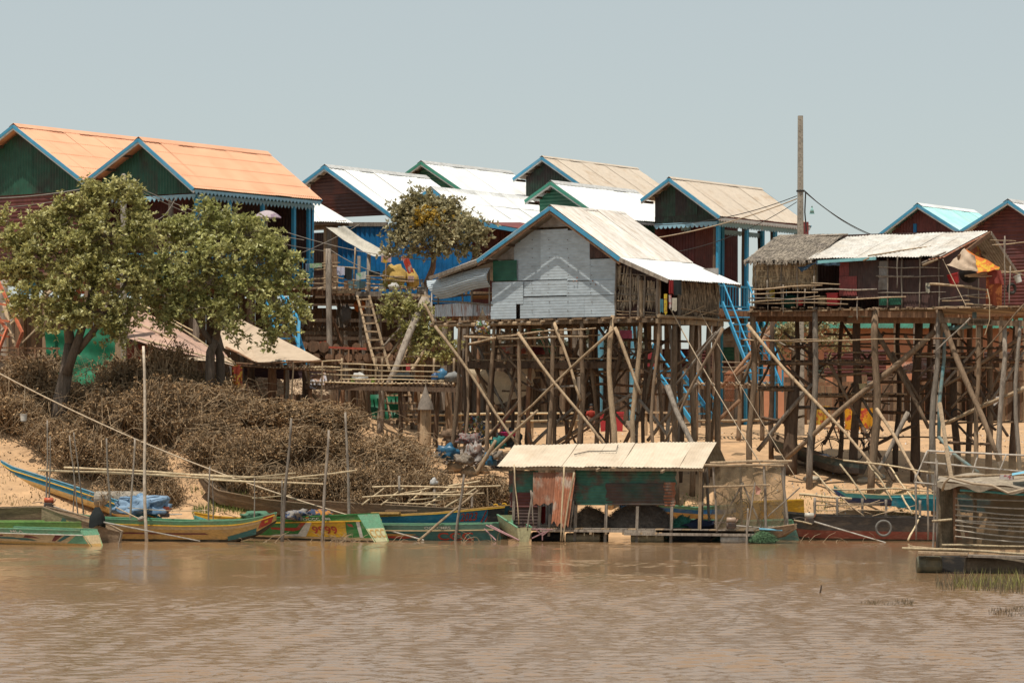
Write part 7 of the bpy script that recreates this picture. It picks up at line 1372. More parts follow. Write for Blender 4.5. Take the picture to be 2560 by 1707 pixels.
T = Thing('winch', 'black spoked winch wheel behind the nets', 'winch', TF.w(hx(1857,1265,.9)))
mb = MB()
for rr_ in (.2,.14): mb.tube([TF.w(hx(1857,1265,.9))+Vector((rr_*math.cos(t),0,rr_*math.sin(t))) for t in np.linspace(0,6.2832,19)[:-1]], .012, 5, close=True)
for k in range(8): t = k*.785; mb.tube([TF.w(hx(1857,1265,.9)), TF.w(hx(1857,1265,.9))+Vector((.2*math.cos(t),0,.2*math.sin(t)))], .006, 4)
T.part('rim', mb, WIRE, world=True)
# pink pipe trestle at the left of the hut
PKP = mat('pinkish_pipe', (.34,.19,.19), rough=.6)
T = Thing('pipe_trestle', 'rusty pink pipe trestle at the left end of the floating hut', 'trestle', P(1310,1345,84))
for (p,q) in (((1215,1312,84.4),(1292,1348,83.8)),((1225,1312,84.4),(1298,1350,83.7)),((1330,1322,83.8),(1382,1323,83.8)),((1356,1323,83.8),(1356,1350,83.8)),((1340,1324,83.8),(1356,1338,83.8)),((1374,1324,83.8),(1356,1338,83.8)),((1210,1320,84.6),(1240,1350,84.2)),((1330,1345,83.8),(1365,1328,83.8))): mb = MB(); mb.tube([P(*p), P(*q)], .018, 6); T.part('pipe', mb, PKP, world=True)
bp_ = Boat('small_skiff', 'cream painted skiff end between the CCC boat and the floating hut', (1262,1330,85.6), (1310,1350,83.9), .55, [(0,.5),(1,.35)], [(0,.15),(1,-.05)], [(0,.9),(1,.8)], [(0,1,bm('cream',(.5,.46,.3)))], B_MINT, B_MINT, group=None, seats=0)
# ---------------------------------------------------------------- fish cage raft at the right edge
CN2 = nm.copy(); CN2.name = 'cage_net'
for nd in CN2.node_tree.nodes:
    if nd.type == 'MAP_RANGE': nd.inputs['To Min'].default_value = .66; nd.inputs['To Max'].default_value = 1.0
T = TC = Thing('fish_cage', 'netted fish cage raft on barrels at the right edge', 'raft', P(2440,1432,67.2))
def cw(px, py, Y): return P(px, py, Y)
CN = CN2
YC = 68.2
for (x,y0,y1,r,Y) in ((2345,1195,1365,.05,68.4),(2366,1200,1370,.045,68.6),(2388,1215,1370,.05,68.2),(2437,1210,1370,.05,70),(2342,1150,1380,.025,68),(2500,1215,1370,.045,70)): wpole(T, (x,y0,Y), (x,y1,Y), r, WOODG if x != 2388 else WOODR, 'post')
wbar(T, (2343,1372,YC), (2345,1195,YC), .14, .10, WOODG, 'corner_board') if False else None
for (p,q,r,m) in (((2343,1200,YC),(2600,1222,YC),.05,WOODG),((2348,1192,69.5),(2600,1186,69.8),.03,WOODL),((2330,1302,68),(2380,1298,68),.03,BAMBOO),((2355,1362,67.8),(2600,1366,67.8),.03,BAMBOO),((2255,1370,67.6),(2600,1386,67.2),.035,BAMBOO),((2275,1366,68),(2410,1378,67.8),.028,WOODL),((2400,1225,68.1),(2600,1238,68.1),.028,B_TUR)): wpole(T, p, q, r, m, 'pole')
for y0, y1 in ((1245,1252),(1262,1272),(1272,1290),(1287,1300),(1302,1318),(1312,1330),(1324,1345),(1300,1308),(1340,1356)):
    mb = MB(); mb.tube([P(lerp(2388,2620,t), lerp(y0,y1,math.sin(t*1.57)), YC-.1) for t in np.linspace(0,1,9)], .016, 5); T.part('bent_cane', mb, mat('grey_cane', (.42,.36,.29), rough=.8), world=True)
wm_ = mat('torn_cage_net', (.14,.105,.065), (.22,.16,.10), rough=.95, scale=4)
for c in (((2345,1205,68.35),(2392,1212,68.3),(2392,1372,68.3),(2345,1368,68.35)),): 
    a,b,cc,d = [P(*q) for q in c]; mb = MB(); mb.grid(lambda u, v: lerp(lerp(a,b,u),lerp(d,cc,u),v)+Vector((0,.03*math.sin(u*9+v*7),0)), 8, 14); T.part('net_wall', mb, wm_, world=True)
for c in (((2392,1214,68.6),(2620,1228,68.6),(2620,1375,68.6),(2392,1372,68.6)),((2480,1240,69.6),(2620,1240,69.6),(2620,1370,69.6),(2450,1370,69.6)),((2460,1262,68.8),(2620,1245,68.8),(2620,1300,68.8),(2470,1300,68.8))):
    a,b,cc,d = [P(*q) for q in c]; mb = MB(); mb.grid(lambda u, v: lerp(lerp(a,b,u),lerp(d,cc,u),v)+Vector((0,.04*math.sin(u*12+v*6),0)), 20, 10); T.part('net_wall', mb, CN, world=True, smooth=True)
a,b,cc,d = [P(*q) for q in ((2343,1205,67.9),(2620,1225,67.6),(2620,1186,70.5),(2350,1188,70.2))]; mb = MB()
mb.grid(lambda u, v: lerp(lerp(a,b,u),lerp(d,cc,u),v)+Vector((0,0,.04*math.sin(u*13+v*4)+.03*math.sin(v*15))), 26, 10); mb.grid(lambda u, v: lerp(a,b,u)+Vector((0,-.01,-.10*v*(1+.6*math.sin(u*21)))), 26, 1); T.part('net_cover', mb, mat('dusty_cover', (.25,.20,.145), (.35,.29,.21), rough=.95, scale=3), world=True, smooth=True)
mb = MB(); mb.tube([P(2356,1225,67.7), P(2362,1205,67.5), P(2375,1193,67.4), P(2430,1208,67.3), P(2480,1213,67.2), P(2520,1232,67.1), P(2560,1222,67.1)], .03, 6); T.part('coiled_rope', mb, ROPE, world=True, smooth=True)
mb = MB(); mb.grid(lambda u, v: P(lerp(2530,2620,u), lerp(1188,1172,u)-6*math.sin(v*3.14), lerp(68,69,v)), 6, 5); T.part('blue_sheet', mb, plastic('skyblue', (.18,.45,.58)), world=True)
mb = MB(); q = P(2512,1192,68.2); mb.box(q, (.22,.14,.10)); mb.box(q+Vector((.12,-.06,-.02)), (.14,.1,.08)); T.part('carton', mb, cloth('carton', (.6,.55,.5), (.35,.05,.06), 6), world=True)
wbar(T, (2295,1380,67.3), (2420,1384,67.1), .35, .05, WOODL, 'deck_plank'); wbar(T, (2400,1388,67.2), (2620,1394,66.9), .4, .05, WOODG, 'deck_plank')
RXc = Matrix.Rotation(math.pi/2, 3, 'Y')
q = P(2290,1432,67.6); mb = MB(); r = .205; mb.lathe([(r*.85,0),(r,.04),(r,.15),(r*1.04,.18),(r,.21),(r,.52),(r*.85,.56)], 18, (q.x,67.5,.17), RXc); T.part('float_drum', mb, mat('dark_drum', (.10,.10,.07), (.20,.16,.09), rough=.5, scale=2), world=True)
q = P(2420,1432,67.2); mb = MB(); mb.lathe([(.2,0),(.235,.05),(.24,1.0),(.235,2.1)], 18, (q.x-.02,67.45,.15), RXc); T.part('float_tube', mb, mat('muddy_float', (.12,.095,.065), (.20,.15,.10), rough=.8), world=True)
q = P(2350,1432,67.2); mb = MB(); mb.box((q.x+.3,67.9,.17), (.9,.5,.36)); T.part('float_box', mb, B_BLK, world=True)
# rack and frame of grey bars between red boat and cage
T = wthing('bar_rack', 'welded white bar rack standing behind the fish cage', 'rack', 2420, 80)
GB = mat('whitewashed_bar', (.45,.40,.34), (.30,.25,.2), rough=.8)
for (p,q,r) in (((2318,1127,80),(2600,1140,79.5),.03),((2308,1155,80),(2600,1182,79.5),.028),((2318,1127,80),(2285,1205,80),.025),((2380,1130,80),(2365,1180,80),.022),((2445,1135,79.8),(2430,1188,79.8),.022),((2515,1137,79.6),(2498,1180,79.6),.022),((2285,1205,80),(2350,1212,80),.025),((2340,1132,80.4),(2340,1240,80.4),.02)): wpole(T, p, q, r, GB, 'bar', .005)
for x in (2290,2500,2320): wpole(T, (x,1185,80.2), (x,1349,80.2), .03, WOODG, 'leg', .02)
mb = MB(); mb.grid(lambda u, v: P(lerp(2320,2560,u), lerp(1132,1185,v)+u*10, 80.1), 12, 6); T.part('wire_mesh', mb, nm, world=True)
# sticks and hoops on the red boat
T = wthing('fishing_frame', 'frame of long curved poles rising from the black and red boat', 'frame', 2150, 85.2)
for (p,q,r) in (((2108,1150,86.5),(2345,1182,85.5),.028),((2080,1222,86),(2345,1228,85.2),.025),((2100,1160,86.4),(2165,1248,85.4),.028),((2167,1152,86.6),(2230,1250,85.2),.026),((2220,1160,86.4),(2290,1255,85),.026),((2034,1178,87),(2090,1235,86),.025),((2055,1205,86.8),(2100,1260,85.6),.02),((1998,1234,85.6),(2130,1246,85.4),.035),((2255,1238,85.2),(2280,1285,84.8),.03),((2040,1252,85.4),(2190,1262,85.2),.02),((2060,1268,85.3),(2210,1255,85.2),.018),((2100,1240,85.4),(2160,1290,85),.02),((2270,1350,83.6),(2300,1290,84.4),.03),((1985,1300,84.6),(2030,1310,84.4),.025)): wpole(T, p, q, r, BAMBOO if r > .022 else WOODL, 'pole', .06)
for (x,y0,y1) in ((2037,1243,1300),(2093,1243,1295),(2156,1245,1298),(2215,1248,1300),(2300,1250,1300)): wpole(T, (x,y0,85.2), (x,y1,85.2), .04, WOODG, 'stake')
for (p,q) in (((2035,1262,85.3),(2200,1262,85.1)),((2040,1275,85.3),(2300,1280,85.0)),((2060,1255,85.4),(2180,1285,85.2)),((2080,1285,85.2),(2200,1250,85.2)),((2180,1290,85.1),(2290,1262,85.1))): wpole(T, p, q, .014, WOODL, 'stick', .05)
# floating twigs by the boats
mb = MB(); rr = random.Random(6)
for _ in range(75):
    x = rr.choice([rr.uniform(810,930), rr.uniform(820,900), rr.uniform(560,1000), rr.uniform(1150,1250), rr.uniform(2000,2240)]); p = P(x, 1352, 84+rr.uniform(-.6,.2)); p.z = -.02; q = p+Vector((rr.uniform(-.45,.45), rr.uniform(-.2,.2), rr.uniform(.02,.35))); mb.tube([p, lerp(p,q,.5)+Vector((0,0,.06)), q], [.010,.008,.004], 3)
single('driftwood_twigs', mb, WOODL, 'pale driftwood twigs tangled in the water in front of the boats', 'twigs', None, kind='stuff')
mb = MB(); mb.pole(P(2048,1482,59.6)-Vector((0,0,.1)), P(2054,1462,59.6), .02,.015,.01,k=3); single('water_stick', mb, WOODD, 'short stick poking out of the open water', 'stick')
mb = MB(); mb.pole(P(295,1368,80.5)-Vector((0,0,.1)), P(303,1328,80.5), .018,.01,.05,k=4); single('water_stick', mb, WOODG, 'thin twig standing in the water right of the striped boat', 'stick')
# ---------------------------------------------------------------- utility poles and wires
def upole(label, px, ytop, Y, w0, w1, holes=True):
    b = P(px, 1040, Y); zt = P(px, ytop, Y).z; g = ground(b.x, Y); T = Thing('utility_pole', label, 'utility pole', (b.x,Y,g)); h = zt-g
    mb = MB(); vs = []; n = 8
    for i in range(n+1):
        t = i/n; w = lerp(w1,w0,t)/2
        vs += [(x*w,y*w,-.3+(h+.3)*t) for x,y in ((-1,-.8),(-.8,-1),(.8,-1),(1,-.8),(1,.8),(.8,1),(-.8,1),(-1,.8))]
    mb.add(vs, [(i*8+j,i*8+(j+1) % 8,(i+1)*8+(j+1) % 8,(i+1)*8+j) for i in range(n) for j in range(8)]+[tuple(range(n*8,n*8+8))]); T.part('shaft', mb, CONC)
    mb = MB()
    if holes:
        z = h-.15
        while z > h*.3: mb.box((-.02,-lerp(w1,w0,z/h)/2-.001,z), (.022,.012,.022)); z -= .2
        T.part('bolt_holes', mb, WOODD, kind='stuff')
    return T, h
TU, hu = upole('tall bare concrete utility pole rising above the long hut', 2001, 290, 103, .17, .27)
mb = MB(); mb.lathe([(.14,0),(.14,.06)], 10, (0,0,P(2001,480,103).z-TU.M.translation.z)); TU.part('clamp', mb, WIRE)
mb = MB(); mb.tube([P(2014,480,102.8), P(2012,530,102.8), P(2016,580,102.8)], .025, 5); TU.part('drop_cable', mb, WIRE, world=True)
TU2, _ = upole('concrete utility pole with rounded top poking out of the left tree', 309, 440, 97.5, .17, .22, False)
mb = MB(); mb.lathe([(.085,0),(.085,.02),(.06,.06),(.02,.08)], 10, (0,0,P(309,440,97.5).z-TU2.M.translation.z)); TU2.part('cap', mb, CONC, smooth=True)
mb = MB(); c = P(2013,575,104.5); mb.box((c.x,c.y,c.z), (.22,.22,.55)); single('chimney_post', mb, REDW, 'short dark red post standing beside the tall utility pole', 'post')
for (a,b,s,r,lb) in (((300,452,97.4),(-60,497,95),.15,.022,'thick twin cable leaving the left utility pole to the left edge'),((300,462,97.4),(-60,520,95),.2,.012,'thin cable below the twin cable at the left'),((318,455,97.4),(760,600,101),.25,.014,'upper cable from the left utility pole past the blue veranda'),((318,460,97.4),(815,628,102.8),.35,.014,'middle cable from the left utility pole to the porch post'),((320,470,97.4),(440,493,99.5),.9,.012,'short drooping cable under the orange house eave'),
                      ((826,625,102.8),(1070,700,100.6),.3,.016,'cable from the porch post to the prop by the silver hut'),((700,575,101),(1090,650,101),.2,.012,'cable crossing the blue wall'),((690,655,101.5),(900,560,106),.1,.012,'thin line rising across the dark doorway'),
                      ((1992,490,103),(1600,562,108),.3,.014,'upper cable from the tall pole to the white roofed house'),((1992,497,103),(1640,595,106),.15,.02,'thick cable from the tall pole to the veranda house'),((1992,505,103),(1690,630,104),.25,.012,'lower cable from the tall pole across the veranda'),
                      ((2010,478,103),(2310,610,112),.5,.018,'thick cable falling right from the tall pole'),((2010,475,103),(2330,600,114),.7,.010,'thin cable falling right from the tall pole')): wire('cable', lb, P(*a), P(*b), s, r, ROPE if r > .0195 and a[0] > 1900 and b[0] < 1900 else WIRE if a[0] > 1900 else mat('grey_cable', (.22,.19,.16), rough=.8), group='overhead cables')
wire('guy_rope', 'long pale rope from the silver hut floor down to the net frame', P(1676,772,88.6), P(1905,1165,86.2), .1, .018, ROPE, 'rope'); wire('guy_rope', 'second thin rope right of the long pale one', P(1745,770,89.6), P(1990,1195,87.2), .1, .012, ROPE, 'rope')
mb = MB(); c = P(2030,515,102.9); mb.grid(lambda u, v: c+Vector(((u-.5)*.15*(.2+v),0.02*math.sin(v*9),-.28*v)), 4, 5); single('snagged_bag', mb, plastic('pale_mint', (.28,.50,.47)), 'torn pale green plastic bag snagged on the cable by the tall pole', 'bag')
# ---------------------------------------------------------------- porch and landing clutter
sheetcloth('sail_cloth', 'off white strip of cloth strung in front of the blue wall', 'cloth', [P(813,565,105.4), P(862,566,105), P(982,636,103.2), P(922,636,103.2)], cloth('sail', (.58,.54,.46)), .12, 12)
for (nm,lb,ct,a,b,d,m,k) in (('garment','blue grey garment hung on the porch rail, leftmost','garment',(763,659,103),(773,659,103),.28,cloth('blgrey',(.16,.22,.30)),{}),('garment','pale green print cloth on the porch rail right of the blue grey one','garment',(774,659,103),(805,658,103),.16,cloth('palegreen',(.28,.42,.25),(.5,.52,.42),9),{}),
    ('garment','lilac white shirt hung on the porch rail right of the thick post','shirt',(842,667,102.9),(862,668,102.9),.30,cloth('lilac',(.55,.55,.66)),{}),('garment','black cloth hung beside the lilac shirt','garment',(860,668,102.95),(880,672,102.95),.42,cloth('black',(.028,.032,.032)),{}),('garment','white and green shirt low on the porch rail','shirt',(890,684,102.9),(915,678,102.9),.26,cloth('whitegreen',(.55,.58,.54),(.2,.4,.25),4),{}),('garment','short black garment on the right porch rail','garment',(922,678,103),(950,679,103),.12,cloth('black',(.028,.032,.032)),{}),
    ('garment','pink and yellow cloth hung on a pole above the yellow sacks','garment',(953,640,102.9),(978,640,102.9),.24,cloth('pinkyellow',(.62,.40,.42),(.60,.38,.05),3),{}),('garment','red and white print cloth by the flowering tree','garment',(1003,641,102.8),(1020,640,102.8),.62,cloth('redprint',(.55,.07,.04),(.6,.45,.4),5),dict(sway=.22)),('garment','pale pink towel hanging right of the yellow sack','towel',(1020,690,102.7),(1035,690,102.7),.2,cloth('palepink',(.55,.38,.36)),{})):
    hang(nm, lb, ct, P(*a), P(*b), d, m, nu=7, nv=5, amp=.03, **k)
YS = cloth('sackyellow', (.55,.37,.11))
sack('yellow_sack', 'big yellow woven sack slumped on the porch', 'sack', P(985,695,103.6), .42, .3, .42, YS, .2, n=22, seed=31, flat=.12); sack('yellow_sack', 'smaller yellow sack behind the print cloth on the porch', 'sack', P(1030,700,103.8), .24, .22, .36, YS, .2, n=18, seed=35, flat=.1)
bucket('white_basin', 'white plastic basin on the porch edge below the yellow sack', 'basin', P(955,728,103.2), .14, .16, plastic('white', (.62,.60,.54)), handle=False); sack('plant_bag', 'white bag with seedlings on the porch', 'bag', P(985,718,103.1), .2, .16, .14, cloth('white', (.62,.60,.57)), .2, seed=41)
blades('seedlings', 'thin green seedlings growing from bags on the porch', [tuple(P(U(950,1010),718,103.1)) for _ in range(90)], .3, GRASSG, .008, .3, 'seedlings', 12)
mb = MB(); a = P(862,716,104); mb.box((a.x+.15,a.y,a.z), (.35,.3,.4)); single('wooden_box', mb, WOODR, 'brown wooden box on the porch left of the pale blue tub', 'box')
mb = MB(); a = P(885,725,103.8); mb.lathe([(.28,0),(.32,.3),(.30,.3),(.26,.04)], 16, a+Vector((.1,0,0))); single('blue_tub', mb, plastic('dusty_blue', (.16,.30,.36)), 'dusty pale blue tub on the porch deck', 'tub')
sack('storage_bag', 'grey plastic bag hanging under the porch', 'bag', P(865,785,104.2), .2, .18, .34, cloth('greybag', (.20,.18,.16)), .15, seed=51, flat=0); sack('storage_bag', 'orange plastic bag hanging under the porch', 'bag', P(898,765,104), .2, .16, .20, plastic('orange', (.50,.13,.02)), .15, seed=52, flat=0)
# umbrella on the blue veranda
T = Thing('parasol', 'open pale mauve parasol on the blue veranda', 'parasol', P(668,600,101.5)); c = P(668,526,101.5); mb = MB()
mb.grid(lambda u, v: c+Vector((.48*v*math.cos(u*6.2832),.48*v*math.sin(u*6.2832),-.24*v*v-.02*v*abs(math.sin(u*25.13)))), 32, 5); T.part('canopy', mb, cloth('mauve', (.50,.42,.44), (.3,.22,.28), 3), world=True, smooth=True)
mb = MB(); mb.tube([c, P(668,610,101.5)], .015, 5); T.part('pole', mb, WOODG, world=True)
for i, (x,y,r,h_,lb,ct,m) in enumerate(((1105,948,.17,.26,'blue water jug lying on the landing rail end','jug',plastic('jugblue',(.05,.20,.36))),(1088,952,.13,.20,'small dark blue jug on the landing','jug',plastic('jugdark',(.03,.08,.18))))):
    mb = MB(); mb.lathe([(r*.8,0),(r,.03),(r*.94,h_*.3),(r,h_*.5),(r*.94,h_*.7),(r,h_),(r*.4,h_*1.2),(r*.3,h_*1.35)], 14, P(x,y,96.6)); single('water_jug', mb, m, lb, ct, smooth=True)
sack('plastic_bag', 'clear plastic bag of scraps on the right end of the landing', 'bag', P(1130,945,96.6), .28, .22, .2, cloth('clearbag', (.30,.30,.29)), .25, seed=61); sack('plastic_bag', 'white plastic bag on the left part of the landing', 'bag', P(900,945,97.6), .26, .2, .18, cloth('white', (.62,.60,.57)), .25, seed=62); sack('plastic_bag', 'black plastic bag in the middle of the landing', 'bag', P(1010,946,97.2), .32, .22, .18, cloth('black', (.028,.032,.032)), .25, seed=63)
for (x,lb) in ((882,'lime green cup on the landing left of the white bag'),(933,'green and blue plastic box on the landing right of the white bag')):
    mb = MB(); mb.lathe([(.06,0),(.08,.14)], 10, P(x,956,97)); single('plastic_cup', mb, plastic('lime', (.25,.42,.06)), lb, 'cup')
hang('red_rag', 'small red rag hung on the landing near the second ladder', 'rag', P(1015,910,97.6), P(1026,910,97.6), .28, plastic('ragred', (.42,.05,.05)), nu=4); hang('pale_garment', 'pale pink garment hung beside the second ladder', 'garment', P(1062,825,100.2), P(1073,825,100.2), .75, cloth('palepink', (.55,.38,.36)), nu=4)
sheetcloth('green_tarpaulin', 'green plastic sheet standing below the landing', 'tarpaulin', [P(925,985,99.4), P(1000,985,99), P(1005,1048,98.6), P(930,1048,99)], GT, .02, 8, wr=.04)
hang('orange_rag', 'crumpled orange red cloth beside the thick porch post', 'cloth', P(799,855,103), P(816,852,103), .2, cloth('orangered', (.55,.13,.07)), nu=5)
bottle_net('bottle_net', 'brown net bag of cans hung under the left lean-to of the silver hut', P(1206,768,91.3), .80, .25, seed=3)
bottle_net('can_ball', 'big round net ball of cans behind the rubbish under the silver hut', P(1187,1040,94.2), .95, .45, seed=5, sphere=True)
T = Thing('net_sack', 'grey net sack pulled over the thick stump', 'net bag', P(1064,1030,95.1)); mb = MB(); c = P(1064,965,95.1)
mb.lathe([(.02,0),(.05,-.1),(.12,-.3),(.22,-.55),(.26,-.75)], 16, c, caps=False); T.part('net', mb, mat('grey_net', (.24,.20,.165), (.16,.13,.10), rough=.95), world=True, smooth=True); mb = MB(); mb.tube([c, c+Vector((0,0,.25))], .012, 4); T.part('cord', mb, ROPE, world=True)
mb = MB(); mb.lathe([(.03,0),(.16,-.12),(.17,-.3),(.15,-.6),(.16,-.95),(.12,-1.0)], 12, P(1824,925,95.5), caps=False); T = Thing('fish_trap', 'rusty red wire fish trap hung between the two front huts', 'fish trap', P(1824,1005,95.5)); nm2 = bpy.data.materials.get('thin_net').copy(); nm2.name = 'rust_net'; nm2.node_tree.nodes['Principled BSDF'].inputs['Base Color'].default_value = (.40,.15,.07,1); T.part('net', mb, nm2, world=True, smooth=True)
for z in (-.12,-.35,-.6,-.95):
    mb = MB(); c = P(1824,925,95.5); mb.tube([c+Vector((.17*math.cos(t),.17*math.sin(t),z)) for t in np.linspace(0,6.28,15)[:-1]], .01, 4, close=True); T.part('hoop', mb, RUST, world=True)
# clothes on the silver hut
for (lb,ct,a,b,d,m) in (('black shirt hung at the right wing of the silver hut','shirt',(1684,700,87.4),(1704,700,87.4),.46,cloth('black',(.028,.032,.032))),('dark red cloth hung high in the silver hut doorway','cloth',(1672,700,87.6),(1684,702,87.6),.42,cloth('deepred2',(.30,.03,.03))),('yellow striped cloth hung low in the silver hut doorway','cloth',(1660,735,87.5),(1668,735,87.5),.62,cloth('yellowstripe',(.60,.45,.05),(.35,.12,.06),9)),('pale cloth hung right of the yellow one at the silver hut','cloth',(1680,745,87.4),(1692,745,87.4),.4,cloth('cream2',(.55,.50,.40))),('teal cloth hung left of the yellow one at the silver hut','cloth',(1650,748,87.6),(1658,748,87.6),.4,cloth('teal',(.10,.25,.30))),('white and red cloth between the yellow and pale ones','cloth',(1672,738,87.45),(1679,738,87.45),.4,cloth('whitered',(.6,.52,.5),(.45,.05,.05),6))): hang('hanging_garment', lb, ct, P(*a), P(*b), d, m, nu=6, amp=.03)
sheetcloth('cream_tarpaulin', 'large cream tarpaulin hung under the floor of the silver hut', 'tarpaulin', [P(1172,922,95.5), P(1335,922,94), P(1330,975,93.8), P(1235,1012,94.4)], cloth('creamtarp', (.62,.50,.34)), .1, 14, wr=.06)
for (lb,x,y,Y,rx,rz,m) in (('red and white woven sack on the silver hut platform','1290',875,95,.5,.2,cloth('redwhite',(.5,.16,.12),(.55,.48,.40),4)),('dark red sack on the silver hut platform','1345',878,95,.3,.18,cloth('darkred3',(.20,.04,.04)))): sack('woven_sack', lb, 'sack', P(int(x),y,Y), rx, .3, rz, m, .15, seed=y)
for (x0,y0,x1,y1,c) in ((1330,830,1395,885,'g'),(1320,832,1300,880,'g')): 
    pass
T = Thing('green_chair', 'green plastic chair lying on the silver hut platform', 'chair', P(1370,890,94.6)); gm_ = plastic('chairgreen', (.03,.22,.10))
for k in range(4): mb = MB(); mb.tube([P(1340+k*10,830,94.6+.1*k), P(1372+k*10,895,94.6+.1*k)], .02, 5); T.part('leg', mb, gm_, world=True)
mb = MB(); mb.box(P(1340,825,94.8), (.5,.4,.05)); T.part('seat', mb, gm_, world=True); mb = MB(); mb.box(P(1325,835,94.8), (.05,.4,.4)); T.part('backrest', mb, gm_, world=True)
hang('maroon_cloth', 'dark maroon cloth drying behind the right stilts of the silver hut', 'cloth', P(1550,826,96.5), P(1580,826,96.5), .35, cloth('maroon4', (.17,.03,.05)), nu=6); hang('maroon_cloth', 'red towel drying on the rail left of the blue stair', 'towel', P(1610,882,101), P(1648,880,101), .5, cloth('redtowel', (.34,.05,.06)), nu=6)
for (x,m) in ((1503,BLUE),(1586,BLUE)):
    T = wthing('painted_post', 'blue painted post behind the silver hut stilts, '+('left one of the pair' if x == 1503 else 'right one of the pair'), 'post', x, 109); gpost(T, x, 790, 109, x-6, 109, .13, bm('faded_post_blue', (.10,.28,.38), (.34,.30,.25)), 'shaft', .006); mb = MB(); b_ = P(x-6,0,109); mb.box((b_.x,109,ground(b_.x,109)+.1), (.42,.42,.25)); T.part('footing', mb, CONC, world=True)
for (x,lb) in ((1512,'red plastic bin behind the stilts beside the left blue post'),(1546,'red plastic bin right of the other red bin behind the stilts')):
    b_ = P(x,0,107); T = Thing('plastic_bin', lb, 'bin', (b_.x,107,ground(b_.x,107))); mb = MB(); mb.lathe([(.2,0),(.25,.6),(.27,.6),(.27,.66),(.2,.66)], 4, M=Matrix.Rotation(.785, 3, 'Z')); T.part('body', mb, plastic('binred', (.42,.035,.045))); mb = MB(); mb.box((0,0,.69), (.4,.4,.06)); T.part('lid', mb, plastic('binred', (.42,.035,.045)))
# fence rails behind
T = wthing('rail_fence', 'two rail bamboo fence along the sand behind the silver hut', 'fence', 1250, 101)
for y in (1036,1055): wpole(T, (1050,y+2,101), (1450,y-4,101), .04, BAMBOO, 'rail', .01)
for x in (1060,1150,1240,1330,1440): gpost(T, x, 1030, 101.1, x, 101.1, .06, WOODL)
T = wthing('low_bench', 'rough wooden bench by the foot of the blue stair', 'bench', 1640, 103)
wbar(T, (1608,1030,103), (1695,1032,102.6), .3, .07, WOODL, 'seat')
for x in (1615,1650,1690): gpost(T, x, 1032, 102.9, x, 102.9, .05, WOODL, 'leg')
# ---------------------------------------------------------------- rubbish heap under the silver hut
def GP(px, py):                                                        # where the sight line of a photo pixel meets the ground
    Y = 86.0
    while Y < 125:
        p = P(px, py, Y)
        if p.z <= ground(p.x, Y): return p
        Y += .1
    return P(px, py, 92)
hb = GP(1190,1172); heap('rubbish_mound', 'mound of mixed rubbish under the left stilts of the silver hut', 'rubbish', (hb.x,hb.y+.9,hb.z-.1), 1.25, .9, .95, mat('rubbish', (.16,.13,.11), (.33,.27,.23), rough=.9, scale=6, island=.7), 1500, .13, 14, .03)
for (lb,x,y,Y,rx,ry,rz,m) in (('blue plastic bag at the left of the rubbish heap',1120,1135,91.6,.45,.3,.3,plastic('bagblue',(.02,.10,.18))),('white knotted bag in the middle of the rubbish heap',1185,1135,91.4,.3,.25,.4,cloth('bagwhite',(.40,.36,.33),(.22,.14,.11),5)),('grey bag of scraps at the front of the rubbish heap',1160,1150,91,.35,.3,.25,cloth('baggrey',(.20,.155,.115),(.30,.25,.20),4)),('teal sheet bundle at the right of the rubbish heap',1245,1110,92,.3,.25,.25,cloth('bagteal',(.05,.22,.19))),('bright blue bag at the lower right of the rubbish heap',1225,1150,91,.22,.2,.28,plastic('bagblue',(.02,.10,.18))),('pale grey bag beside the bright blue one',1245,1140,90.8,.2,.2,.18,cloth('bagpale',(.34,.28,.22),(.2,.15,.1),5)),('dark sack of bottles behind the rubbish heap',1270,1100,92.6,.45,.35,.4,cloth('bagdark',(.06,.065,.06),(.12,.14,.15),9)),('brown box of scraps left of the can ball',1130,1090,93,.38,.3,.28,cloth('bagbrown',(.25,.16,.10))),('pile of coloured cans in the rubbish heap',1170,1098,92.4,.4,.3,.22,cloth('cans',(.28,.24,.22),(.22,.07,.06),14))): sack('rubbish_bag', lb, 'bag', P(x,y,Y), rx*.8, ry*.8, rz*.8, m, .4, seed=x, n=22, group='bags in the rubbish heap')
mb = MB(); c = P(1272,1090,92.2); mb.lathe([(.18,0),(.30,.10),(.33,.12),(.31,.13),(.17,.03)], 18, c); single('pink_basin', mb, plastic('pink', (.55,.04,.16)), 'bright pink basin on top of the dark bottle sack', 'basin')
for (x,y,r,lb) in ((1140,1178,.32,'pale round boulder at the foot of the leftmost stilts'),(1175,1188,.26,'pale boulder right of the round one'),(1205,1180,.24,'brown stone left of the floating hut eave'),(1260,1170,.2,'small stone by the floating hut roof corner')): sack('boulder', lb, 'stone', GP(x,y)+Vector((0,0,r*.3)), r, r*.9, r*.7, mat('pale_stone', (.48,.35,.22), (.36,.26,.17), rough=.95, bump=.5), .2, seed=x)
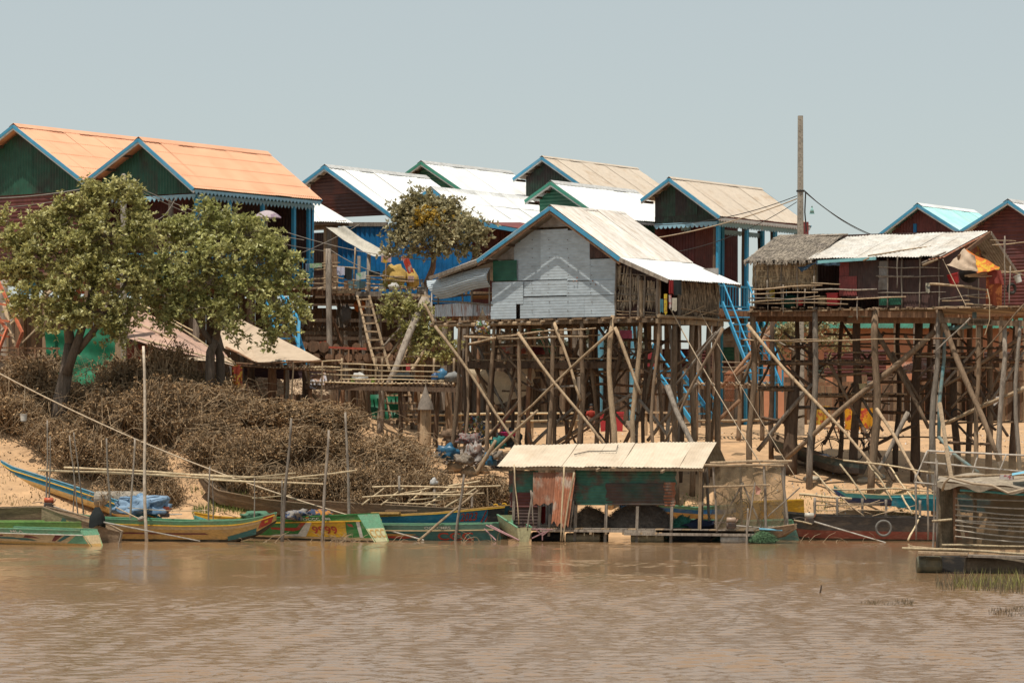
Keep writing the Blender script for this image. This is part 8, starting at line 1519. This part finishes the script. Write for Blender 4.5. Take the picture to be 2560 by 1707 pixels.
# bicycles on the sand
def bicycle(label, x, y, Y, yaw):
    p = P(x,y,Y); p.z = ground(p.x,Y); T = Thing('bicycle', label, 'bicycle', p, yaw); r = .31; bk = mat('black_frame', (.03,.03,.035), rough=.5)
    for cx in (-.5,.5):
        mb = MB(); mb.tube([(cx+r*math.cos(t),0,r+.02+r*math.sin(t)) for t in np.linspace(0,6.2832,27)[:-1]], .02, 6, close=True); w = T.part('wheel', mb, TIRE, smooth=True)
        mb = MB()
        for k in range(12): t = k*.5236; mb.tube([(cx,0,r+.02),(cx+r*math.cos(t),0,r+.02+r*math.sin(t))], .003, 3)
        T.part('spokes', mb, SILVER, w, kind='stuff'); mb = MB(); mb.tube([(cx+(r+.05)*math.cos(t),0,r+.02+(r+.05)*math.sin(t)) for t in np.linspace(.3,2.9,10)], .018, 5); T.part('mudguard', mb, bk)
    mb = MB(); mb.tube([(-.5,0,.33),(-.08,0,.3),(.38,0,.72),(-.2,0,.42)], .018, 6); mb.tube([(-.08,0,.3),(-.18,0,.78)], .018, 6); mb.tube([(-.5,0,.33),(-.16,0,.7)], .014, 6); mb.tube([(.5,0,.33),(.4,0,.72),(.36,0,.92)], .018, 6); T.part('frame', mb, bk)
    mb = MB(); mb.tube([(.22,-.26,.95),(.32,-.2,.98),(.37,0,.95),(.32,.2,.98),(.22,.26,.95)], .012, 6); T.part('handlebar', mb, SILVER)
    mb = MB(); mb.lathe([(.03,0),(.10,.02),(.11,.05),(.04,.07)], 10, (-.19,0,.79)); T.part('saddle', mb, TIRE)
    mb = MB(); mb.box((-.52,0,.68), (.4,.14,.02)); T.part('carrier', mb, bk)
bicycle('black bicycle standing on the sand under the long hut', 2040, 1150, 94.6, .1); bicycle('second black bicycle half hidden behind the middle stilts of the long hut', 2165, 1150, 94, 1.0)
sack('plastic_sheet', 'bluish white plastic sheet lying in the old dark boat', 'sheet', P(2056,1150,92.2), .3, .3, .17, cloth('bluewhite', (.45,.48,.56)), .2, seed=71)
hang('orange_cover', 'orange and red patterned cover draped over a cart behind the long hut stilts', 'cover', P(2112,1022,101), P(2182,1020,101), .75, cloth('orangecover', (.70,.36,.03), (.50,.08,.04), 4), amp=.08); hang('orange_cover', 'yellow printed cloth left of the orange cover behind the stilts', 'cover', P(2040,1015,102), P(2075,1015,102), .7, cloth('yellowcover', (.58,.38,.06), (.45,.12,.05), 7), amp=.06)
hang('white_sheet', 'white sheet hung low behind the right stilts of the long hut', 'sheet', P(2460,995,100), P(2505,990,100), .3, cloth('white', (.62,.60,.57)), nu=6)
T = wthing('handcart', 'wooden handcart under the orange cover behind the long hut stilts', 'cart', 2130, 101.5); wbar(T, (2060,1070,101.5), (2185,1068,101.3), .6, .08, WOODR, 'bed')
for x in (2118,2175):
    mb = MB(); c = P(x,1072,101.2); mb.tube([c+Vector((.3*math.cos(t),0,.3*math.sin(t))) for t in np.linspace(0,6.2832,19)[:-1]], .03, 6, close=True); w = T.part('wheel', mb, WOODR, world=True)
    mb = MB()
    for k in range(8): t = k*.785; mb.tube([c, c+Vector((.3*math.cos(t),0,.3*math.sin(t)))], .014, 4)
    T.part('spokes', mb, WOODR, w, world=True, kind='stuff')
for i, (x,y) in enumerate(((2030,1196),(2075,1200),(2110,1192))): sack('float_jug', ['yellow bamboo end beside the second stilt','dirty white float left of the old boat stern','cream float jug on the sand below the old boat'][i], 'float', GP(x+85 if i else x,y+6)+Vector((0,0,.06)), .22 if i else .3, .15, .11, plastic('dirtywhite', (.46,.40,.30)), .12, seed=80+i)
# ---------------------------------------------------------------- child sitting in the shade
pc = P(1478,1050,107.5); pc.z = ground(pc.x,107.5)+.26
T = Thing('person', 'child in a red top sitting in deep shade behind the stilts', 'person', pc-Vector((0,0,.26)))
jt = {'pel':((0,0,.08),.10),'wai':((0,-.01,.2),.085),'che':((0,0,.34),.10),'nec':((0,-.01,.45),.04),'hd1':((0,-.02,.52),.062),'hd2':((0,-.02,.60),.075),'hd3':((0,-.01,.66),.05),
      'lsh':((-.11,0,.41),.04),'lel':((-.16,-.06,.25),.032),'lwr':((-.08,-.2,.16),.024),'lha':((-.05,-.25,.15),.026),'rsh':((.11,0,.41),.04),'rel':((.16,-.06,.25),.032),'rwr':((.08,-.2,.16),.024),'rha':((.05,-.25,.15),.026),
      'lhi':((-.08,-.04,.06),.07),'lkn':((-.12,-.32,.12),.05),'lan':((-.1,-.34,-.18),.034),'lto':((-.1,-.45,-.22),.03),'rhi':((.08,-.04,.06),.07),'rkn':((.12,-.32,.12),.05),'ran':((.1,-.34,-.18),.034),'rto':((.1,-.45,-.22),.03)}
ks = list(jt); ed = [('pel','wai'),('wai','che'),('che','nec'),('nec','hd1'),('hd1','hd2'),('hd2','hd3'),('che','lsh'),('lsh','lel'),('lel','lwr'),('lwr','lha'),('che','rsh'),('rsh','rel'),('rel','rwr'),('rwr','rha'),('pel','lhi'),('lhi','lkn'),('lkn','lan'),('lan','lto'),('pel','rhi'),('rhi','rkn'),('rkn','ran'),('ran','rto')]
me = bpy.data.meshes.new('body'); me.from_pydata([jt[k][0] for k in ks], [(ks.index(a), ks.index(b)) for a, b in ed], [])
o = bpy.data.objects.new('tmp', me); C.objects.link(o); sk = o.modifiers.new('s','SKIN'); o.modifiers.new('d','SUBSURF').levels = 1
for i, k in enumerate(ks): me.skin_vertices[0].data[i].radius = (jt[k][1],)*2
me.skin_vertices[0].data[0].use_root = True
bpy.context.view_layer.update(); bme = bpy.data.meshes.new_from_object(o.evaluated_get(bpy.context.evaluated_depsgraph_get())); bpy.data.objects.remove(o)
bme.name = 'body'; bme.materials.clear(); bme.materials.append(mat('skin', (.22,.12,.075), rough=.6)); body = link('body', bme, T.o, (0,0,.26)); bme.polygons.foreach_set('use_smooth', [True]*len(bme.polygons))
mb = MB(); mb.lathe([(.085,.20),(.115,.28),(.125,.38),(.12,.42),(.05,.46)], 14, (0,0,.26), Matrix.Scale(1,3), caps=False); mb.tube([(-.11,0,.67),(-.165,-.06,.54)], [.055,.045], 8); mb.tube([(.11,0,.67),(.165,-.06,.54)], [.055,.045], 8); T.part('shirt', mb, cloth('shirtred', (.42,.06,.04)), smooth=True)
mb = MB(); mb.lathe([(.088,.59),(.09,.63),(.07,.68),(.03,.71)], 12, (0,.012,.26), caps=True); T.part('hair', mb, mat('black_hair', (.012,.011,.01), rough=.5), smooth=True)
mb = MB(); mb.box((0,.02,.13), (.4,.3,.26)); st = single('low_stool', MB(), WOODD, '', '') if False else None
T_ = Thing('low_stool', 'low dark wooden stool under the seated child', 'stool', (pc.x,pc.y,pc.z-.26)); mb = MB(); mb.box((0,.0,.27), (.36,.3,.04)); T_.part('seat', mb, WOODD)
for sx in (-.14,.14):
    for sy in (-.11,.11): mb = MB(); mb.bar((sx,sy,0),(sx,sy,.25),.04,.04); T_.part('leg', mb, WOODD)
# ---------------------------------------------------------------- litter on the bank
rs = np.random.RandomState(91)
def litter(name, label, n, x0, x1, Y0, Y1, size, ms, flat_=.6):
    mb = MB()
    for _ in range(n):
        Y = rs.uniform(Y0,Y1); x = P(rs.uniform(x0,x1),0,Y).x
        if mn.noise(Vector((x*.6,Y*.6,5))) < -.12: continue
        g = ground(x,Y)+.005; s = size*rs.uniform(.4,1.5); a = rs.uniform(0,6.28); d1 = Vector((math.cos(a)*s,math.sin(a)*s,rs.uniform(0,s*flat_))); d2 = Vector((-math.sin(a)*s*.5,math.cos(a)*s*.5,rs.uniform(0,s*flat_))); p = Vector((x,Y,g))
        mb.add([p-d1*.5, p+d2*.5, p+d1*.5+Vector((0,0,s*.3)), p-d2*.5+Vector((0,0,s*.2))], [(0,1,2),(0,2,3)], rs.randint(len(ms)))
    me = mkmesh(name, mb, ms); tag(link(name, me), label, 'litter', None, 'stuff')
litter('bank_litter', 'scraps of plastic and paper strewn over the right bank', 1500, 1540, 2560, 87, 92, .06, [cloth('white', (.62,.60,.57)), plastic('lightblue', (.18,.42,.55)), mat('brown_scrap', (.25,.16,.10)), mat('brown_scrap', (0,0,0)), mat('dark_scrap', (.08,.06,.05)), plastic('yellowish', (.5,.36,.12))])
litter('leaf_litter', 'brown leaves and twigs strewn over the left bank', 5000, -60, 1300, 87, 95, .07, [mat('brown_scrap', (.25,.16,.10)), mat('dark_scrap', (.08,.06,.05)), mat('tan_scrap', (.38,.27,.16)), mat('brown_scrap', (0,0,0))])
litter('village_litter', 'dark scraps and twigs on the sand under the houses', 2600, 1050, 2600, 92, 106, .07, [mat('brown_scrap', (0,0,0)), mat('dark_scrap', (0,0,0)), mat('tan_scrap', (0,0,0)), cloth('white', (0,0,0))])
